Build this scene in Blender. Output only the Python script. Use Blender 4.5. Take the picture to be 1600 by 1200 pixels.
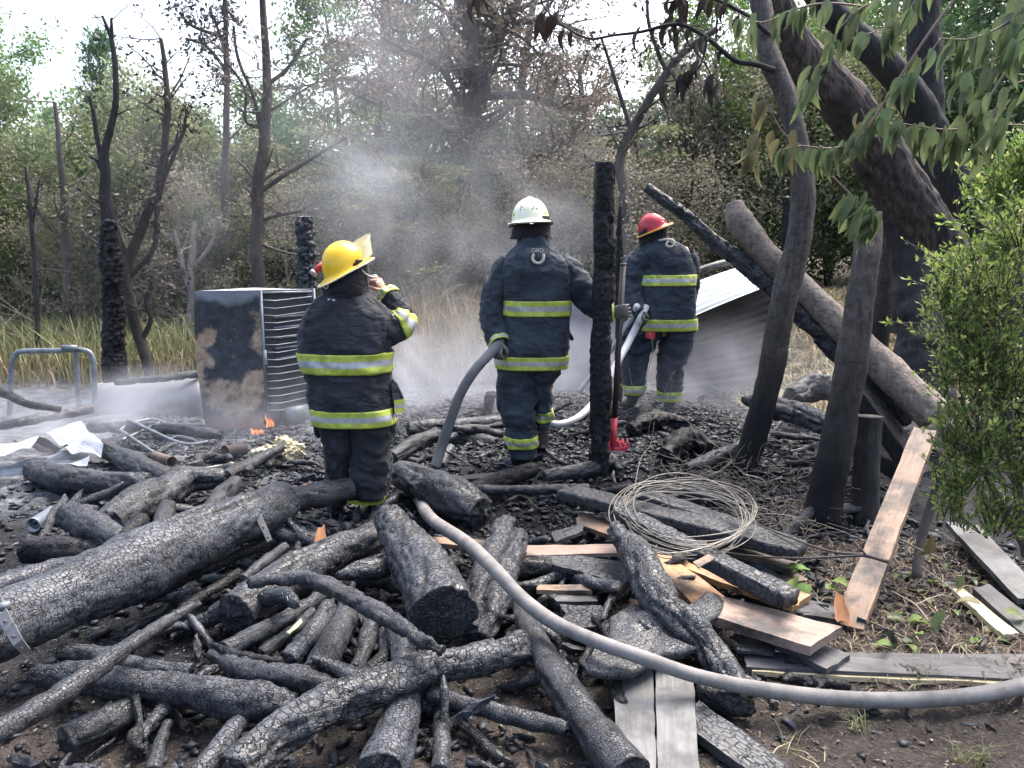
import bpy, math, random
import numpy as np
from mathutils import Vector, Matrix, Quaternion

for _o in list(bpy.data.objects):
    bpy.data.objects.remove(_o)
SC = bpy.context.scene
COL = SC.collection
R = math.radians
rnd = random.Random(11)
rng = np.random.default_rng(11)

# ------------------------------------------------------------------ camera
F = 1305.0                       # focal length in photograph pixels (1600 x 1200)
CAMH = 1.70
PITCH = math.atan2(220.0, F)
cam = bpy.data.cameras.new("camera")
cam.sensor_width = 36.0
cam.lens = 36.0 * F / 1600.0
cam.clip_start = 0.05
cam.clip_end = 1500.0
cam_ob = bpy.data.objects.new("camera", cam)
cam_ob.location = (0, 0, CAMH)
cam_ob.rotation_euler = (math.pi / 2 - PITCH, 0, 0)
COL.objects.link(cam_ob)
SC.camera = cam_ob

# ------------------------------------------------------------------ light
SUN_EL, SUN_AZ = R(60), R(38)     # azimuth clockwise from +Y: high, ahead and to the right
world = bpy.data.worlds.new("World")
SC.world = world
world.use_nodes = True
wn, wl = world.node_tree.nodes, world.node_tree.links
wn.clear()
sky = wn.new("ShaderNodeTexSky")
sky.sky_type = 'NISHITA'
sky.sun_disc = False
sky.sun_elevation = SUN_EL
sky.sun_rotation = SUN_AZ
sky.air_density = 1.0
sky.dust_density = 6.0
sky.ozone_density = 1.0
hs = wn.new("ShaderNodeHueSaturation")
hs.inputs['Saturation'].default_value = 1.0
bg = wn.new("ShaderNodeBackground")
bg.inputs['Strength'].default_value = 0.14
wo = wn.new("ShaderNodeOutputWorld")
wl.new(sky.outputs[0], hs.inputs['Color'])
wl.new(hs.outputs[0], bg.inputs['Color'])
wl.new(bg.outputs[0], wo.inputs['Surface'])

sun = bpy.data.lights.new("sun", 'SUN')
sun.energy = 1.3
sun.angle = R(32)
sun.color = (1.0, 0.985, 0.96)
sun_ob = bpy.data.objects.new("sun", sun)
_d = Vector((math.sin(SUN_AZ) * math.cos(SUN_EL), math.cos(SUN_AZ) * math.cos(SUN_EL), math.sin(SUN_EL)))
sun_ob.rotation_euler = (-_d).to_track_quat('-Z', 'Y').to_euler()
sun_ob.location = (6, 9, 16)
COL.objects.link(sun_ob)

SC.view_settings.view_transform = 'Standard'
SC.view_settings.look = 'None'
SC.view_settings.gamma = 1.0
SC.view_settings.use_curve_mapping = False
SC.view_settings.exposure = 2.0
SC.render.engine = 'CYCLES'
SC.cycles.use_denoising = True
SC.cycles.max_bounces = 6
SC.cycles.diffuse_bounces = 3
SC.cycles.glossy_bounces = 2
SC.cycles.transmission_bounces = 4
SC.cycles.transparent_max_bounces = 6
SC.cycles.volume_bounces = 1
SC.cycles.volume_max_steps = 96
SC.cycles.volume_step_rate = 1.0
SC.cycles.use_adaptive_sampling = True
SC.cycles.adaptive_threshold = 0.02

# ------------------------------------------------------------------ pixel -> world
CA, SA = math.cos(PITCH), math.sin(PITCH)
def ray(px, py):
    x = (px - 800.0) / F
    u = (600.0 - py) / F
    return np.array((x, CA + u * SA, u * CA - SA))
def WY(px, py, y):
    d = ray(px, py)
    return np.array((0, 0, CAMH)) + d * (y / d[1])
def WZ(px, py, z):
    d = ray(px, py)
    return np.array((0, 0, CAMH)) + d * ((z - CAMH) / d[2])
def SCALE(p):                     # metres per photograph pixel at a point
    return (p[1] * CA - (p[2] - CAMH) * SA) / F

# ------------------------------------------------------------------ noise
def _h(ix, iy, iz, s):
    n = (ix * 374761393 + iy * 668265263 + iz * 2147483647 + s * 1274126177) & 0xFFFFFFFF
    n = ((n ^ (n >> 13)) * 1274126177) & 0xFFFFFFFF
    n = n ^ (n >> 16)
    return (n & 0xFFFFFF) / float(0xFFFFFF)
def vnoise(p, s=0):
    p = np.asarray(p, float)
    i = np.floor(p).astype(np.int64)
    f = p - i
    f = f * f * f * (f * (f * 6 - 15) + 10)
    r = 0
    for dx in (0, 1):
        wx = f[:, 0] if dx else 1 - f[:, 0]
        for dy in (0, 1):
            wy = f[:, 1] if dy else 1 - f[:, 1]
            for dz in (0, 1):
                wz = f[:, 2] if dz else 1 - f[:, 2]
                r = r + wx * wy * wz * _h(i[:, 0] + dx, i[:, 1] + dy, i[:, 2] + dz, s)
    return r * 2 - 1
def fbm(p, s=0, o=4, g=0.5):
    p = np.asarray(p, float)
    a, r = 1.0, 0
    for k in range(o):
        r = r + a * vnoise(p * (2 ** k) + k * 17.3, s + k)
        a *= g
    return r
def worley(p, s=0):
    """F1 and F2 of jittered cells."""
    p = np.asarray(p, float)
    i = np.floor(p).astype(np.int64)
    f1 = np.full(len(p), 9.0)
    f2 = np.full(len(p), 9.0)
    for dx in (-1, 0, 1):
        for dy in (-1, 0, 1):
            for dz in (-1, 0, 1):
                c = i + np.array((dx, dy, dz))
                q = c + 0.12 + 0.76 * np.stack([_h(c[:, 0], c[:, 1], c[:, 2], s + k * 7 + 1) for k in range(3)], 1)
                d = np.sqrt(((p - q) ** 2).sum(1))
                n1 = np.minimum(f1, d)
                f2 = np.minimum(f2, np.maximum(f1, d))
                f1 = n1
    return f1, f2

# ------------------------------------------------------------------ objects
def tag(o, label=None, cat=None, group=None, kind=None):
    if label: o['label'] = label
    if cat: o['category'] = cat
    if group: o['group'] = group
    if kind: o['kind'] = kind
    return o
def link(o, parent=None):
    COL.objects.link(o)
    if parent is not None:
        o.parent = parent
    return o
def empty(name, loc, label, cat, group=None):
    o = bpy.data.objects.new(name, None)
    o.empty_display_size = 0.1
    o.location = tuple(loc)
    return tag(link(o), label, cat, group)
def mesh(name, V, faces, mat, smooth=True, attrs=None):
    """V (n,3); faces: list of index tuples, or an array (m,k)."""
    me = bpy.data.meshes.new(name)
    V = np.asarray(V, np.float32)
    if isinstance(faces, np.ndarray):
        m, k = faces.shape
        me.vertices.add(len(V)); me.vertices.foreach_set('co', V.ravel())
        me.loops.add(m * k); me.loops.foreach_set('vertex_index', faces.astype(np.int32).ravel())
        me.polygons.add(m)
        me.polygons.foreach_set('loop_start', np.arange(0, m * k, k, dtype=np.int32))
        me.polygons.foreach_set('loop_total', np.full(m, k, np.int32))
        me.update(calc_edges=True)
    else:
        me.from_pydata([tuple(map(float, v)) for v in V], [], [tuple(int(i) for i in f) for f in faces])
        me.update()
    if smooth:
        me.polygons.foreach_set('use_smooth', np.ones(len(me.polygons), bool))
    for an, av in (attrs or {}).items():
        a = me.attributes.new(an, 'FLOAT', 'POINT')
        a.data.foreach_set('value', np.asarray(av, np.float32))
    if mat is not None:
        for m_ in (mat if isinstance(mat, (list, tuple)) else [mat]):
            me.materials.append(m_)
    return me
def obj(name, me, parent=None, off=None):
    o = bpy.data.objects.new(name, me)
    link(o, parent)
    if off is not None:
        o.location = tuple(off)
    return o
def build(name, V, faces, mat, parent=None, smooth=True, attrs=None, origin=None):
    """Vertices in world space; the object's origin goes to `origin` (a child keeps its parent's base)."""
    V = np.asarray(V, float)
    base = np.zeros(3)
    if parent is not None:
        q = parent
        while q is not None:
            base = base + np.array(q.location); q = q.parent
    o0 = np.array(origin) if origin is not None else (base if parent is not None else V.mean(0))
    me = mesh(name, V - o0, faces, mat, smooth, attrs)
    return obj(name, me, parent, o0 - base)

class Geo:
    """Collects pieces for one mesh."""
    def __init__(s): s.v, s.f, s.n, s.m = [], [], 0, []
    def add(s, V, Fc, mi=0):
        V = np.asarray(V, float)
        s.v.append(V); s.f += [tuple(int(i) + s.n for i in f) for f in Fc]; s.m += [mi] * len(Fc); s.n += len(V)
        return s
    def make(s, name, mat, parent=None, smooth=True, origin=None):
        o = build(name, np.concatenate(s.v), s.f, mat, parent, smooth, None, origin)
        if any(s.m): o.data.polygons.foreach_set('material_index', s.m)
        return o

def unit(v):
    v = np.asarray(v, float)
    return v / (np.linalg.norm(v) + 1e-12)
def catmull(P, n):
    """Resample control rows P (k,d) to n rows along a Catmull-Rom curve (by chord length of the first three columns)."""
    P = np.asarray(P, float)
    if len(P) == 2:
        t = np.linspace(0, 1, n)[:, None]
        return P[0] * (1 - t) + P[1] * t
    d = np.r_[0, np.cumsum(np.linalg.norm(np.diff(P[:, :3], axis=0), axis=1) + 1e-9)]
    T = np.linspace(0, d[-1], n)
    k = np.clip(np.searchsorted(d, T, side='right') - 1, 0, len(P) - 2)
    u = ((T - d[k]) / (d[k + 1] - d[k]))[:, None]
    m = np.zeros_like(P)
    m[1:-1] = (P[2:] - P[:-2]) / (d[2:] - d[:-2])[:, None]
    m[0] = (P[1] - P[0]) / (d[1] - d[0]); m[-1] = (P[-1] - P[-2]) / (d[-1] - d[-2])
    h = (d[k + 1] - d[k])[:, None]
    u2, u3 = u * u, u * u * u
    return (2*u3-3*u2+1)*P[k] + (u3-2*u2+u)*h*m[k] + (-2*u3+3*u2)*P[k+1] + (u3-u2)*h*m[k+1]
def frames(C, up=None):
    """Tangent, normal, binormal along a polyline, rotation-minimising."""
    C = np.asarray(C, float)
    T = np.gradient(C, axis=0)
    T /= np.linalg.norm(T, axis=1)[:, None] + 1e-12
    a = np.array((0, 0, 1.0)) if up is None else np.asarray(up, float)
    if abs(T[0] @ a) > 0.95: a = np.array((0, 1.0, 0))
    N = np.zeros_like(C)
    N[0] = unit(a - T[0] * (a @ T[0]))
    for i in range(1, len(C)):
        N[i] = unit(N[i-1] - T[i] * (N[i-1] @ T[i]))
    return T, N, np.cross(T, N)
def grid_faces(n, m, closed=True):
    i = np.arange(n - 1)[:, None]
    j = np.arange(m if closed else m - 1)[None, :]
    jn = (j + 1) % m
    return np.stack([i*m + j, i*m + jn, (i+1)*m + jn, (i+1)*m + j], -1).reshape(-1, 4)
def tube(P, rad, m=8, n=None, cap=True, up=None):
    """Tube along points P (k,3) with radii; returns V, faces(list)."""
    P = np.asarray(P, float)
    rad = np.full(len(P), rad) if np.isscalar(rad) else np.asarray(rad, float)
    if n:
        Q = catmull(np.c_[P, rad], n); P, rad = Q[:, :3], np.maximum(Q[:, 3], 1e-4)
    T, N, B = frames(P, up)
    a = np.linspace(0, 2*math.pi, m, endpoint=False)
    V = P[:, None] + rad[:, None, None] * (np.cos(a)[None, :, None]*N[:, None] + np.sin(a)[None, :, None]*B[:, None])
    V = V.reshape(-1, 3)
    Fc = [tuple(q) for q in grid_faces(len(P), m)]
    if cap:
        Fc.append(tuple(range(m))[::-1]); Fc.append(tuple(range((len(P)-1)*m, len(P)*m)))
    return V, Fc
def box(c, hx, hy, hz, ax=None):
    """Box with half sizes along axes ax (3 rows)."""
    A = np.eye(3) if ax is None else np.asarray(ax, float)
    c = np.asarray(c, float)
    V = np.array([c + sx*hx*A[0] + sy*hy*A[1] + sz*hz*A[2] for sx in (-1, 1) for sy in (-1, 1) for sz in (-1, 1)])
    return V, [(0,1,3,2),(4,6,7,5),(0,4,5,1),(2,3,7,6),(0,2,6,4),(1,5,7,3)]
def torus(c, n, r1, r2, m1=20, m2=8, squash=1.0, u=None):
    n = unit(n)
    u = unit(np.cross(n, (0.3, 0.5, 0.81))) if u is None else unit(u)
    v = np.cross(n, u)
    V = []
    for i in range(m1):
        a = 2*math.pi*i/m1
        e = u*math.cos(a) + v*math.sin(a)*squash
        for j in range(m2):
            b = 2*math.pi*j/m2
            V.append(np.asarray(c) + e*r1 + (unit(e)*math.cos(b) + n*math.sin(b))*r2)
    Fc = [(i*m2+j, i*m2+(j+1) % m2, ((i+1) % m1)*m2+(j+1) % m2, ((i+1) % m1)*m2+j) for i in range(m1) for j in range(m2)]
    return V, Fc

# ------------------------------------------------------------------ the lie of the land
def smooth01(t):
    t = np.clip(t, 0, 1)
    return t*t*(3 - 2*t)
def land(x, y):
    x = np.asarray(x, float); y = np.asarray(y, float)
    h = 0.17 * smooth01((1.9 - np.abs(x - 0.75)) / 0.9) * smooth01((y - 4.9) / 0.8) * smooth01((9.6 - y) / 1.2)
    h = h + 0.06 * smooth01((1.3 - np.hypot(x + 1.0, (y - 5.1))) / 0.8)
    h = h + 0.95 * smooth01((x - 2.3) / 1.6) * smooth01((y - 8.2) / 3.0)
    h = h + 0.30 * smooth01((y - 11.5) / 10.0)
    p = np.stack([x, y, np.zeros_like(x)], -1).reshape(-1, 3)
    h = h + (0.022 * fbm(p * 1.3, 5, 3) + 0.010 * fbm(p * 6.0, 9, 3)).reshape(x.shape)
    return h
def landz(x, y):
    return float(land(np.array([x]), np.array([y]))[0])
def onland(px, py, lift=0.0):
    z = 0.0
    for _ in range(12):
        p = WZ(px, py, z + lift)
        z = 0.5 * z + 0.5 * landz(p[0], min(p[1], 60))
    return p
# ------------------------------------------------------------------ materials
class NT:
    """Small helper round a material's node tree."""
    def __init__(s, name, rough=0.6, spec=0.5):
        s.mat = bpy.data.materials.new(name); s.mat.use_nodes = True
        s.t = s.mat.node_tree; s.t.nodes.clear()
        s.out = s.n('OutputMaterial'); s.p = s.n('BsdfPrincipled')
        s.p.inputs['Roughness'].default_value = rough
        s.p.inputs['Specular IOR Level'].default_value = spec
        s.l(s.p.outputs[0], s.out.inputs['Surface'])
    def n(s, kind, **kw):
        nd = s.t.nodes.new('ShaderNode' + kind)
        for k, v in kw.items(): setattr(nd, k, v)
        return nd
    def l(s, a, b): s.t.links.new(a, b)
    def put(s, node, key, v):
        if hasattr(v, 'links') or isinstance(v, bpy.types.NodeSocket): s.l(v, node.inputs[key])
        else: node.inputs[key].default_value = v
    def coord(s, which='Object', scale=(1, 1, 1), rand=True):
        c = s.n('TexCoord').outputs[which]
        m = s.n('Mapping'); m.inputs['Scale'].default_value = scale
        s.l(c, m.inputs['Vector'])
        if not rand: return m.outputs[0]
        oi = s.n('ObjectInfo')
        a = s.n('VectorMath', operation='ADD')
        mu = s.n('Math', operation='MULTIPLY'); mu.inputs[1].default_value = 37.0
        s.l(oi.outputs['Random'], mu.inputs[0]); s.l(m.outputs[0], a.inputs[0]); s.l(mu.outputs[0], a.inputs[1])
        return a.outputs[0]
    def noise(s, v, scale=5, detail=4, rough=0.55, dist=0.0):
        nd = s.n('TexNoise'); s.l(v, nd.inputs['Vector'])
        nd.inputs['Scale'].default_value = scale; nd.inputs['Detail'].default_value = detail
        nd.inputs['Roughness'].default_value = rough; nd.inputs['Distortion'].default_value = dist
        return nd.outputs[0]
    def voro(s, v, scale=20, feature='DISTANCE_TO_EDGE'):
        nd = s.n('TexVoronoi', feature=feature); s.l(v, nd.inputs['Vector']); nd.inputs['Scale'].default_value = scale
        return nd.outputs[0]
    def ramp(s, v, a, b, to0=0.0, to1=1.0):
        nd = s.n('MapRange'); s.l(v, nd.inputs[0])
        for i, q in zip((1, 2, 3, 4), (a, b, to0, to1)): nd.inputs[i].default_value = q
        return nd.outputs[0]
    def mix(s, f, a, b, mode='MIX'):
        nd = s.n('Mix', data_type='RGBA', blend_type=mode)
        s.put(nd, 0, f)
        for k, q in ((6, a), (7, b)):
            if isinstance(q, tuple): q = tuple(q) + (1.0,) if len(q) == 3 else q
            s.put(nd, k, q)
        return nd.outputs[2]
    def math(s, op, a, b=0.0):
        nd = s.n('Math', operation=op); s.put(nd, 0, a); s.put(nd, 1, b)
        return nd.outputs[0]
    def attr(s, name): return s.n('Attribute', attribute_name=name).outputs['Fac']
    def base(s, c):
        if isinstance(c, tuple): s.p.inputs['Base Color'].default_value = tuple(c) + (1,)
        else: s.l(c, s.p.inputs['Base Color'])
    def rough(s, v): s.put(s.p, 'Roughness', v)
    def bump(s, h, strength=0.5, dist=0.01, prev=None):
        b = s.n('Bump'); b.inputs['Strength'].default_value = strength; b.inputs['Distance'].default_value = dist
        s.l(h, b.inputs['Height'])
        if prev is not None: s.l(prev, b.inputs['Normal'])
        s.l(b.outputs[0], s.p.inputs['Normal'])
        return b.outputs[0]

def m_char(name, cell=62.0, stretch=1.2, face=(0.028, 0.033, 0.042), ash=(0.105, 0.119, 0.145), ashy=0.55, ember=None, spec=0.55):
    """Charred wood: small squarish blocks split by cracks, ash-dusted in patches that also paint in sky sheen, glossy where clean."""
    t = NT(name, 0.5, spec)
    v = t.coord('Object', (1, 1, stretch))
    wn_ = t.n('TexNoise'); t.l(v, wn_.inputs['Vector']); wn_.inputs['Scale'].default_value = 16; wn_.inputs['Detail'].default_value = 3
    vv = t.n('VectorMath', operation='MULTIPLY_ADD'); t.l(wn_.outputs['Color'], vv.inputs[0])
    vv.inputs[1].default_value = (0.022,)*3; t.l(v, vv.inputs[2])
    def edge(sc):
        a = t.n('TexVoronoi', feature='F1', distance='CHEBYCHEV'); b = t.n('TexVoronoi', feature='F2', distance='CHEBYCHEV')
        for q in (a, b):
            t.l(vv.outputs[0], q.inputs['Vector']); q.inputs['Scale'].default_value = sc; q.inputs['Randomness'].default_value = 0.85
        return t.math('SUBTRACT', b.outputs[0], a.outputs[0])
    crack = t.ramp(edge(cell), 0.0, 0.13)
    crack2 = t.ramp(edge(cell*2.3), 0.0, 0.16)
    fine = t.noise(v, 140, 3, 0.7)
    big = t.noise(v, 6, 4, 0.6)
    ash_sheen = t.math('MULTIPLY', t.ramp(big, 0.42, 0.70), ashy)
    col = t.mix(ash_sheen, face, ash)  # ash patches, their silvery blue raised to paint in sky sheen too
    col = t.mix(t.ramp(fine, 0.35, 0.75), col, t.mix(0.55, col, (0.016, 0.016, 0.018)))
    where = t.noise(v, 3.1, 3, 0.6)
    c2 = t.math('MAXIMUM', crack2, t.ramp(where, 0.42, 0.58))
    c1 = t.math('MAXIMUM', crack, t.ramp(where, 0.58, 0.74, 0.0, 0.75))
    col = t.mix(t.ramp(c2, 0, 1, 0.45, 1.0), (0.011, 0.011, 0.013), col)
    col = t.mix(c1, (0.007, 0.007, 0.008), col)
    geo = t.ramp(t.attr('crack'), 0.25, 0.9)
    col = t.mix(geo, col, (0.008, 0.008, 0.009))
    if ember:
        col = t.mix(t.ramp(t.noise(v, 7, 3), 0.62, 0.66), col, ember)
    t.base(col)
    t.rough(t.ramp(big, 0.35, 0.7, 0.33, 0.62))
    b = t.bump(c1, 0.8, 0.008)
    b = t.bump(c2, 0.5, 0.003, b)
    t.bump(fine, 0.45, 0.004, b)
    return t.mat

def m_wood(name, c1, c2, wet=0.55, soot=0.0, gscale=60):
    t = NT(name, wet, 0.4)
    v = t.coord('Object', (1, 1, 0.07))
    g = t.noise(v, gscale, 4, 0.6, 0.6)
    v2 = t.coord('Object')
    col = t.mix(t.ramp(g, 0.3, 0.72), c1, c2)
    col = t.mix(t.math('MULTIPLY', t.ramp(t.noise(v2, 7, 4, 0.6), 0.45, 0.7), 0.45), col, tuple(q * 0.45 for q in c1))
    if soot:
        col = t.mix(t.math('MULTIPLY', t.ramp(t.noise(v2, 3.5, 5, 0.65), 0.52 - soot * 0.2, 0.62), 0.9), col, (0.022, 0.022, 0.024))
    col = t.mix(t.ramp(t.noise(v2, 160, 2, 0.6), 0.68, 0.74), col, (0.02, 0.02, 0.02))
    t.base(col)
    t.bump(g, 0.4, 0.004)
    return t.mat

def m_bark(name, c1, c2, soot_top=None, ringy=0.0, soot=0.55, vert=True):
    """Bark; scorched black up to a height that wanders (soot_top, in world metres)."""
    t = NT(name, 0.75, 0.3)
    v = t.coord('Object', (1, 1, 0.18 if vert else 1.0))
    g = t.noise(v, 34, 6, 0.7, 0.5)
    col = t.mix(t.ramp(g, 0.38, 0.64), c1, c2)
    v2 = t.coord('Object')
    col = t.mix(t.math('MULTIPLY', t.ramp(t.noise(v2, 4, 4), 0.5, 0.7), 0.5), col, tuple(0.5 * q for q in c2))
    if ringy:
        vr = t.coord('Object', (0.4, 0.4, 1))
        rr = t.noise(vr, 42, 3, 0.6)
        col = t.mix(t.math('MULTIPLY', t.ramp(rr, 0.52, 0.62), ringy), col, tuple(0.4 * q for q in c1))
    if soot_top is not None:
        gx = t.n('SeparateXYZ'); t.l(t.n('NewGeometry').outputs['Position'], gx.inputs[0])
        edge = t.math('ADD', gx.outputs['Z'], t.math('MULTIPLY', t.noise(v2, 2.2, 4), 1.3))
        col = t.mix(t.ramp(edge, soot_top + 0.3, soot_top + 1.3), (0.009, 0.009, 0.010), col)
    else:
        col = t.mix(t.math('MULTIPLY', t.ramp(t.noise(v2, 2.0, 5, 0.6), 0.42, 0.6), soot), col, (0.014, 0.014, 0.015))
    t.base(col)
    t.bump(g, 0.9, 0.022)
    return t.mat

def m_leaf(name, c1, c2, c3=None, trans=0.35, rough=0.55):
    """Leaves: per-leaf tint, some light let through."""
    t = NT(name, rough, 0.35)
    a = t.attr('tint')
    col = t.mix(a, c1, c2)
    if c3: col = t.mix(t.ramp(a, 0.80, 0.92), col, c3)
    oi = t.n('ObjectInfo')
    hsv = t.n('HueSaturation')
    hsv.inputs['Hue'].default_value = 0.5
    t.l(t.ramp(oi.outputs['Random'], 0, 1, 0.75, 1.25), hsv.inputs['Value'])
    t.l(t.ramp(oi.outputs['Random'], 0, 1, 0.485, 0.515), hsv.inputs['Hue'])
    t.l(col, hsv.inputs['Color'])
    t.base(hsv.outputs[0])
    tr = t.n('BsdfTranslucent'); t.l(hsv.outputs[0], tr.inputs['Color'])
    mx = t.n('MixShader'); mx.inputs[0].default_value = trans
    t.l(t.p.outputs[0], mx.inputs[1]); t.l(tr.outputs[0], mx.inputs[2]); t.l(mx.outputs[0], t.out.inputs['Surface'])
    return t.mat

def m_plain(name, c, rough=0.5, metal=0.0, spec=0.5, var=0.15, scale=8, bump=0.0, bscale=60, dirt=0.0, dirtc=(0.03, 0.03, 0.03)):
    t = NT(name, rough, spec)
    t.p.inputs['Metallic'].default_value = metal
    v = t.coord('Object')
    n1 = t.noise(v, scale, 4, 0.6)
    col = t.mix(t.ramp(n1, 0.3, 0.7), tuple(q * (1 - var) for q in c), tuple(min(1, q * (1 + var)) for q in c))
    if dirt: col = t.mix(t.math('MULTIPLY', t.ramp(t.noise(v, scale * 1.7, 5, 0.65), 0.45, 0.68), dirt), col, dirtc)
    t.base(col)
    if bump: t.bump(t.noise(v, bscale, 3, 0.6), bump, 0.004)
    return t.mat

def m_fabric(name, c, worn):
    t = NT(name, 0.8, 0.25)
    t.p.inputs['Sheen Weight'].default_value = 0.08
    t.p.inputs['Sheen Roughness'].default_value = 0.5
    v = t.coord('Object')
    n1 = t.noise(v, 5, 5, 0.65)
    n2 = t.noise(v, 22, 4, 0.6)
    col = t.mix(t.ramp(n1, 0.35, 0.7), c, worn)
    col = t.mix(t.math('MULTIPLY', t.ramp(n2, 0.55, 0.75), 0.5), col, tuple(q * 0.5 for q in c))
    t.base(col)
    wr = t.noise(t.coord('Object', (1, 1, 1.8)), 9, 3, 0.5, 0.8)
    b = t.bump(wr, 0.7, 0.03)
    t.bump(t.noise(v, 260, 2), 0.2, 0.002, b)
    return t.mat

M = {}
M['char'] = m_char('char_blocky', 40)
M['char_fine'] = m_char('char_fine', 66)
M['char_bold'] = m_char('char_bold', 30, 1.1, (0.036, 0.041, 0.049))
M['char_dark'] = m_char('char_dark', 48, 0.8, (0.018, 0.018, 0.020), (0.05, 0.052, 0.056), 0.35, spec=0.25)
M['char_grey'] = m_char('char_grey', 46, 1.25, (0.050, 0.058, 0.073), (0.125, 0.14, 0.168), 0.7)
M['char_board'] = m_char('char_board', 60, 0.4, (0.040, 0.045, 0.053), (0.12, 0.128, 0.14), 0.5)
M['wood_fresh'] = m_wood('wood_fresh', (0.20, 0.125, 0.08), (0.34, 0.235, 0.165), 0.5, 0.25)
M['wood_orange'] = m_wood('wood_orange', (0.33, 0.17, 0.07), (0.48, 0.29, 0.15), 0.5, 0.3)
M['wood_pink'] = m_wood('wood_pink', (0.20, 0.135, 0.105), (0.33, 0.245, 0.20), 0.5, 0.3)
M['wood_grey'] = m_wood('wood_grey', (0.055, 0.056, 0.060), (0.105, 0.106, 0.112), 0.4, 0.1)
M['wood_ash'] = m_wood('wood_ash', (0.085, 0.088, 0.092), (0.155, 0.154, 0.153), 0.5, 0.4)
M['wood_pale'] = m_wood('wood_pale', (0.50, 0.40, 0.22), (0.68, 0.58, 0.38), 0.55)
M['wood_red'] = m_wood('wood_red', (0.26, 0.11, 0.045), (0.42, 0.19, 0.08), 0.55)
M['bark_grey'] = m_bark('bark_grey', (0.20, 0.165, 0.135), (0.33, 0.28, 0.245), None, 0.6, 0.35)
M['bark_stem'] = m_bark('bark_stem', (0.050, 0.042, 0.037), (0.125, 0.107, 0.094), 0.75, 0.5)
M['bark_big'] = m_bark('bark_big', (0.032, 0.026, 0.023), (0.135, 0.100, 0.082), None, 0, 0.97)
M['bark_black'] = m_bark('bark_black', (0.022, 0.021, 0.021), (0.05, 0.047, 0.046), None, 0, 0.6)
M['bark_tree'] = m_bark('bark_tree', (0.055, 0.046, 0.040), (0.115, 0.098, 0.086), None, 0, 0.3)
M['bark_pale'] = m_bark('bark_pale', (0.22, 0.20, 0.175), (0.36, 0.33, 0.29), None, 0.3, 0.15)
M['twig_pale'] = m_plain('twig_pale', (0.24, 0.20, 0.165), 0.8, var=0.3)
M['twig_dark'] = m_plain('twig_dark', (0.06, 0.05, 0.045), 0.8, var=0.3)
M['leaf_green'] = m_leaf('leaf_green', (0.075, 0.15, 0.045), (0.17, 0.26, 0.085), (0.27, 0.25, 0.11), 0.5)
M['leaf_dark'] = m_leaf('leaf_dark', (0.040, 0.085, 0.040), (0.10, 0.165, 0.07), None, 0.4)
M['leaf_olive'] = m_leaf('leaf_olive', (0.11, 0.15, 0.065), (0.25, 0.27, 0.14), (0.32, 0.29, 0.18), 0.5)
M['leaf_brown'] = m_leaf('leaf_brown', (0.12, 0.090, 0.070), (0.27, 0.215, 0.165), (0.15, 0.15, 0.075), 0.35)
M['leaf_tan'] = m_leaf('leaf_tan', (0.13, 0.115, 0.085), (0.37, 0.335, 0.25), (0.13, 0.17, 0.08), 0.4)
M['leaf_bush'] = m_leaf('leaf_bush', (0.13, 0.23, 0.05), (0.33, 0.44, 0.13), (0.42, 0.42, 0.17), 0.5)
M['leaf_big'] = m_leaf('leaf_big', (0.085, 0.125, 0.055), (0.165, 0.20, 0.095), (0.22, 0.19, 0.09), 0.40, 0.38)
M['leaf_burnt'] = m_leaf('leaf_burnt', (0.03, 0.022, 0.02), (0.085, 0.06, 0.05), None, 0.1)
M['grass_green'] = m_leaf('grass_green', (0.11, 0.14, 0.055), (0.27, 0.26, 0.13), (0.42, 0.36, 0.22), 0.3)
M['grass_dry'] = m_leaf('grass_dry', (0.26, 0.20, 0.12), (0.46, 0.39, 0.26), (0.18, 0.20, 0.09), 0.3)
M['fab_black'] = m_fabric('fabric_black', (0.012, 0.0135, 0.0165), (0.036, 0.041, 0.050))
M['fab_navy'] = m_fabric('fabric_navy', (0.017, 0.023, 0.033), (0.050, 0.063, 0.080))
M['fab_hood'] = m_fabric('fabric_hood', (0.013, 0.012, 0.015), (0.022, 0.021, 0.026))
M['lime'] = m_plain('tape_lime', (0.44, 0.51, 0.07), 0.6, var=0.15, scale=14, dirt=0.6, dirtc=(0.19, 0.20, 0.06))
M['scrap'] = m_plain('scrap_green', (0.50, 0.58, 0.30), 0.5)
M['silver'] = m_plain('tape_silver', (0.42, 0.43, 0.43), 0.4, 0.2, var=0.15, scale=16, dirt=0.6, dirtc=(0.2, 0.2, 0.2))
M['yellow'] = m_plain('helmet_yellow', (0.84, 0.52, 0.015), 0.30, var=0.06, dirt=0.22, dirtc=(0.4, 0.25, 0.02))
M['cream'] = m_plain('helmet_cream', (0.84, 0.82, 0.62), 0.3, var=0.05, dirt=0.15, dirtc=(0.5, 0.48, 0.32))
M['red'] = m_plain('helmet_red', (0.42, 0.028, 0.04), 0.25, var=0.1)
M['red_paint'] = m_plain('red_paint', (0.52, 0.035, 0.06), 0.5, var=0.15, dirt=0.3)
M['black'] = m_plain('black_rubber', (0.018, 0.018, 0.019), 0.5, var=0.2)
M['skin'] = m_plain('skin', (0.50, 0.27, 0.20), 0.5, var=0.08, scale=20)
M['leather'] = m_plain('glove_leather', (0.12, 0.115, 0.10), 0.8, var=0.3, bump=0.5)
M['boot'] = m_plain('boot_rubber', (0.06, 0.056, 0.05), 0.6, var=0.3, dirt=0.5, dirtc=(0.16, 0.155, 0.14))
M['strap'] = m_plain('webbing', (0.50, 0.46, 0.37), 0.8, var=0.15)
M['hose'] = m_plain('hose_canvas', (0.20, 0.187, 0.178), 0.75, var=0.18, scale=7, bump=0.5, bscale=240, dirt=0.8, dirtc=(0.085, 0.08, 0.075))
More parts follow.
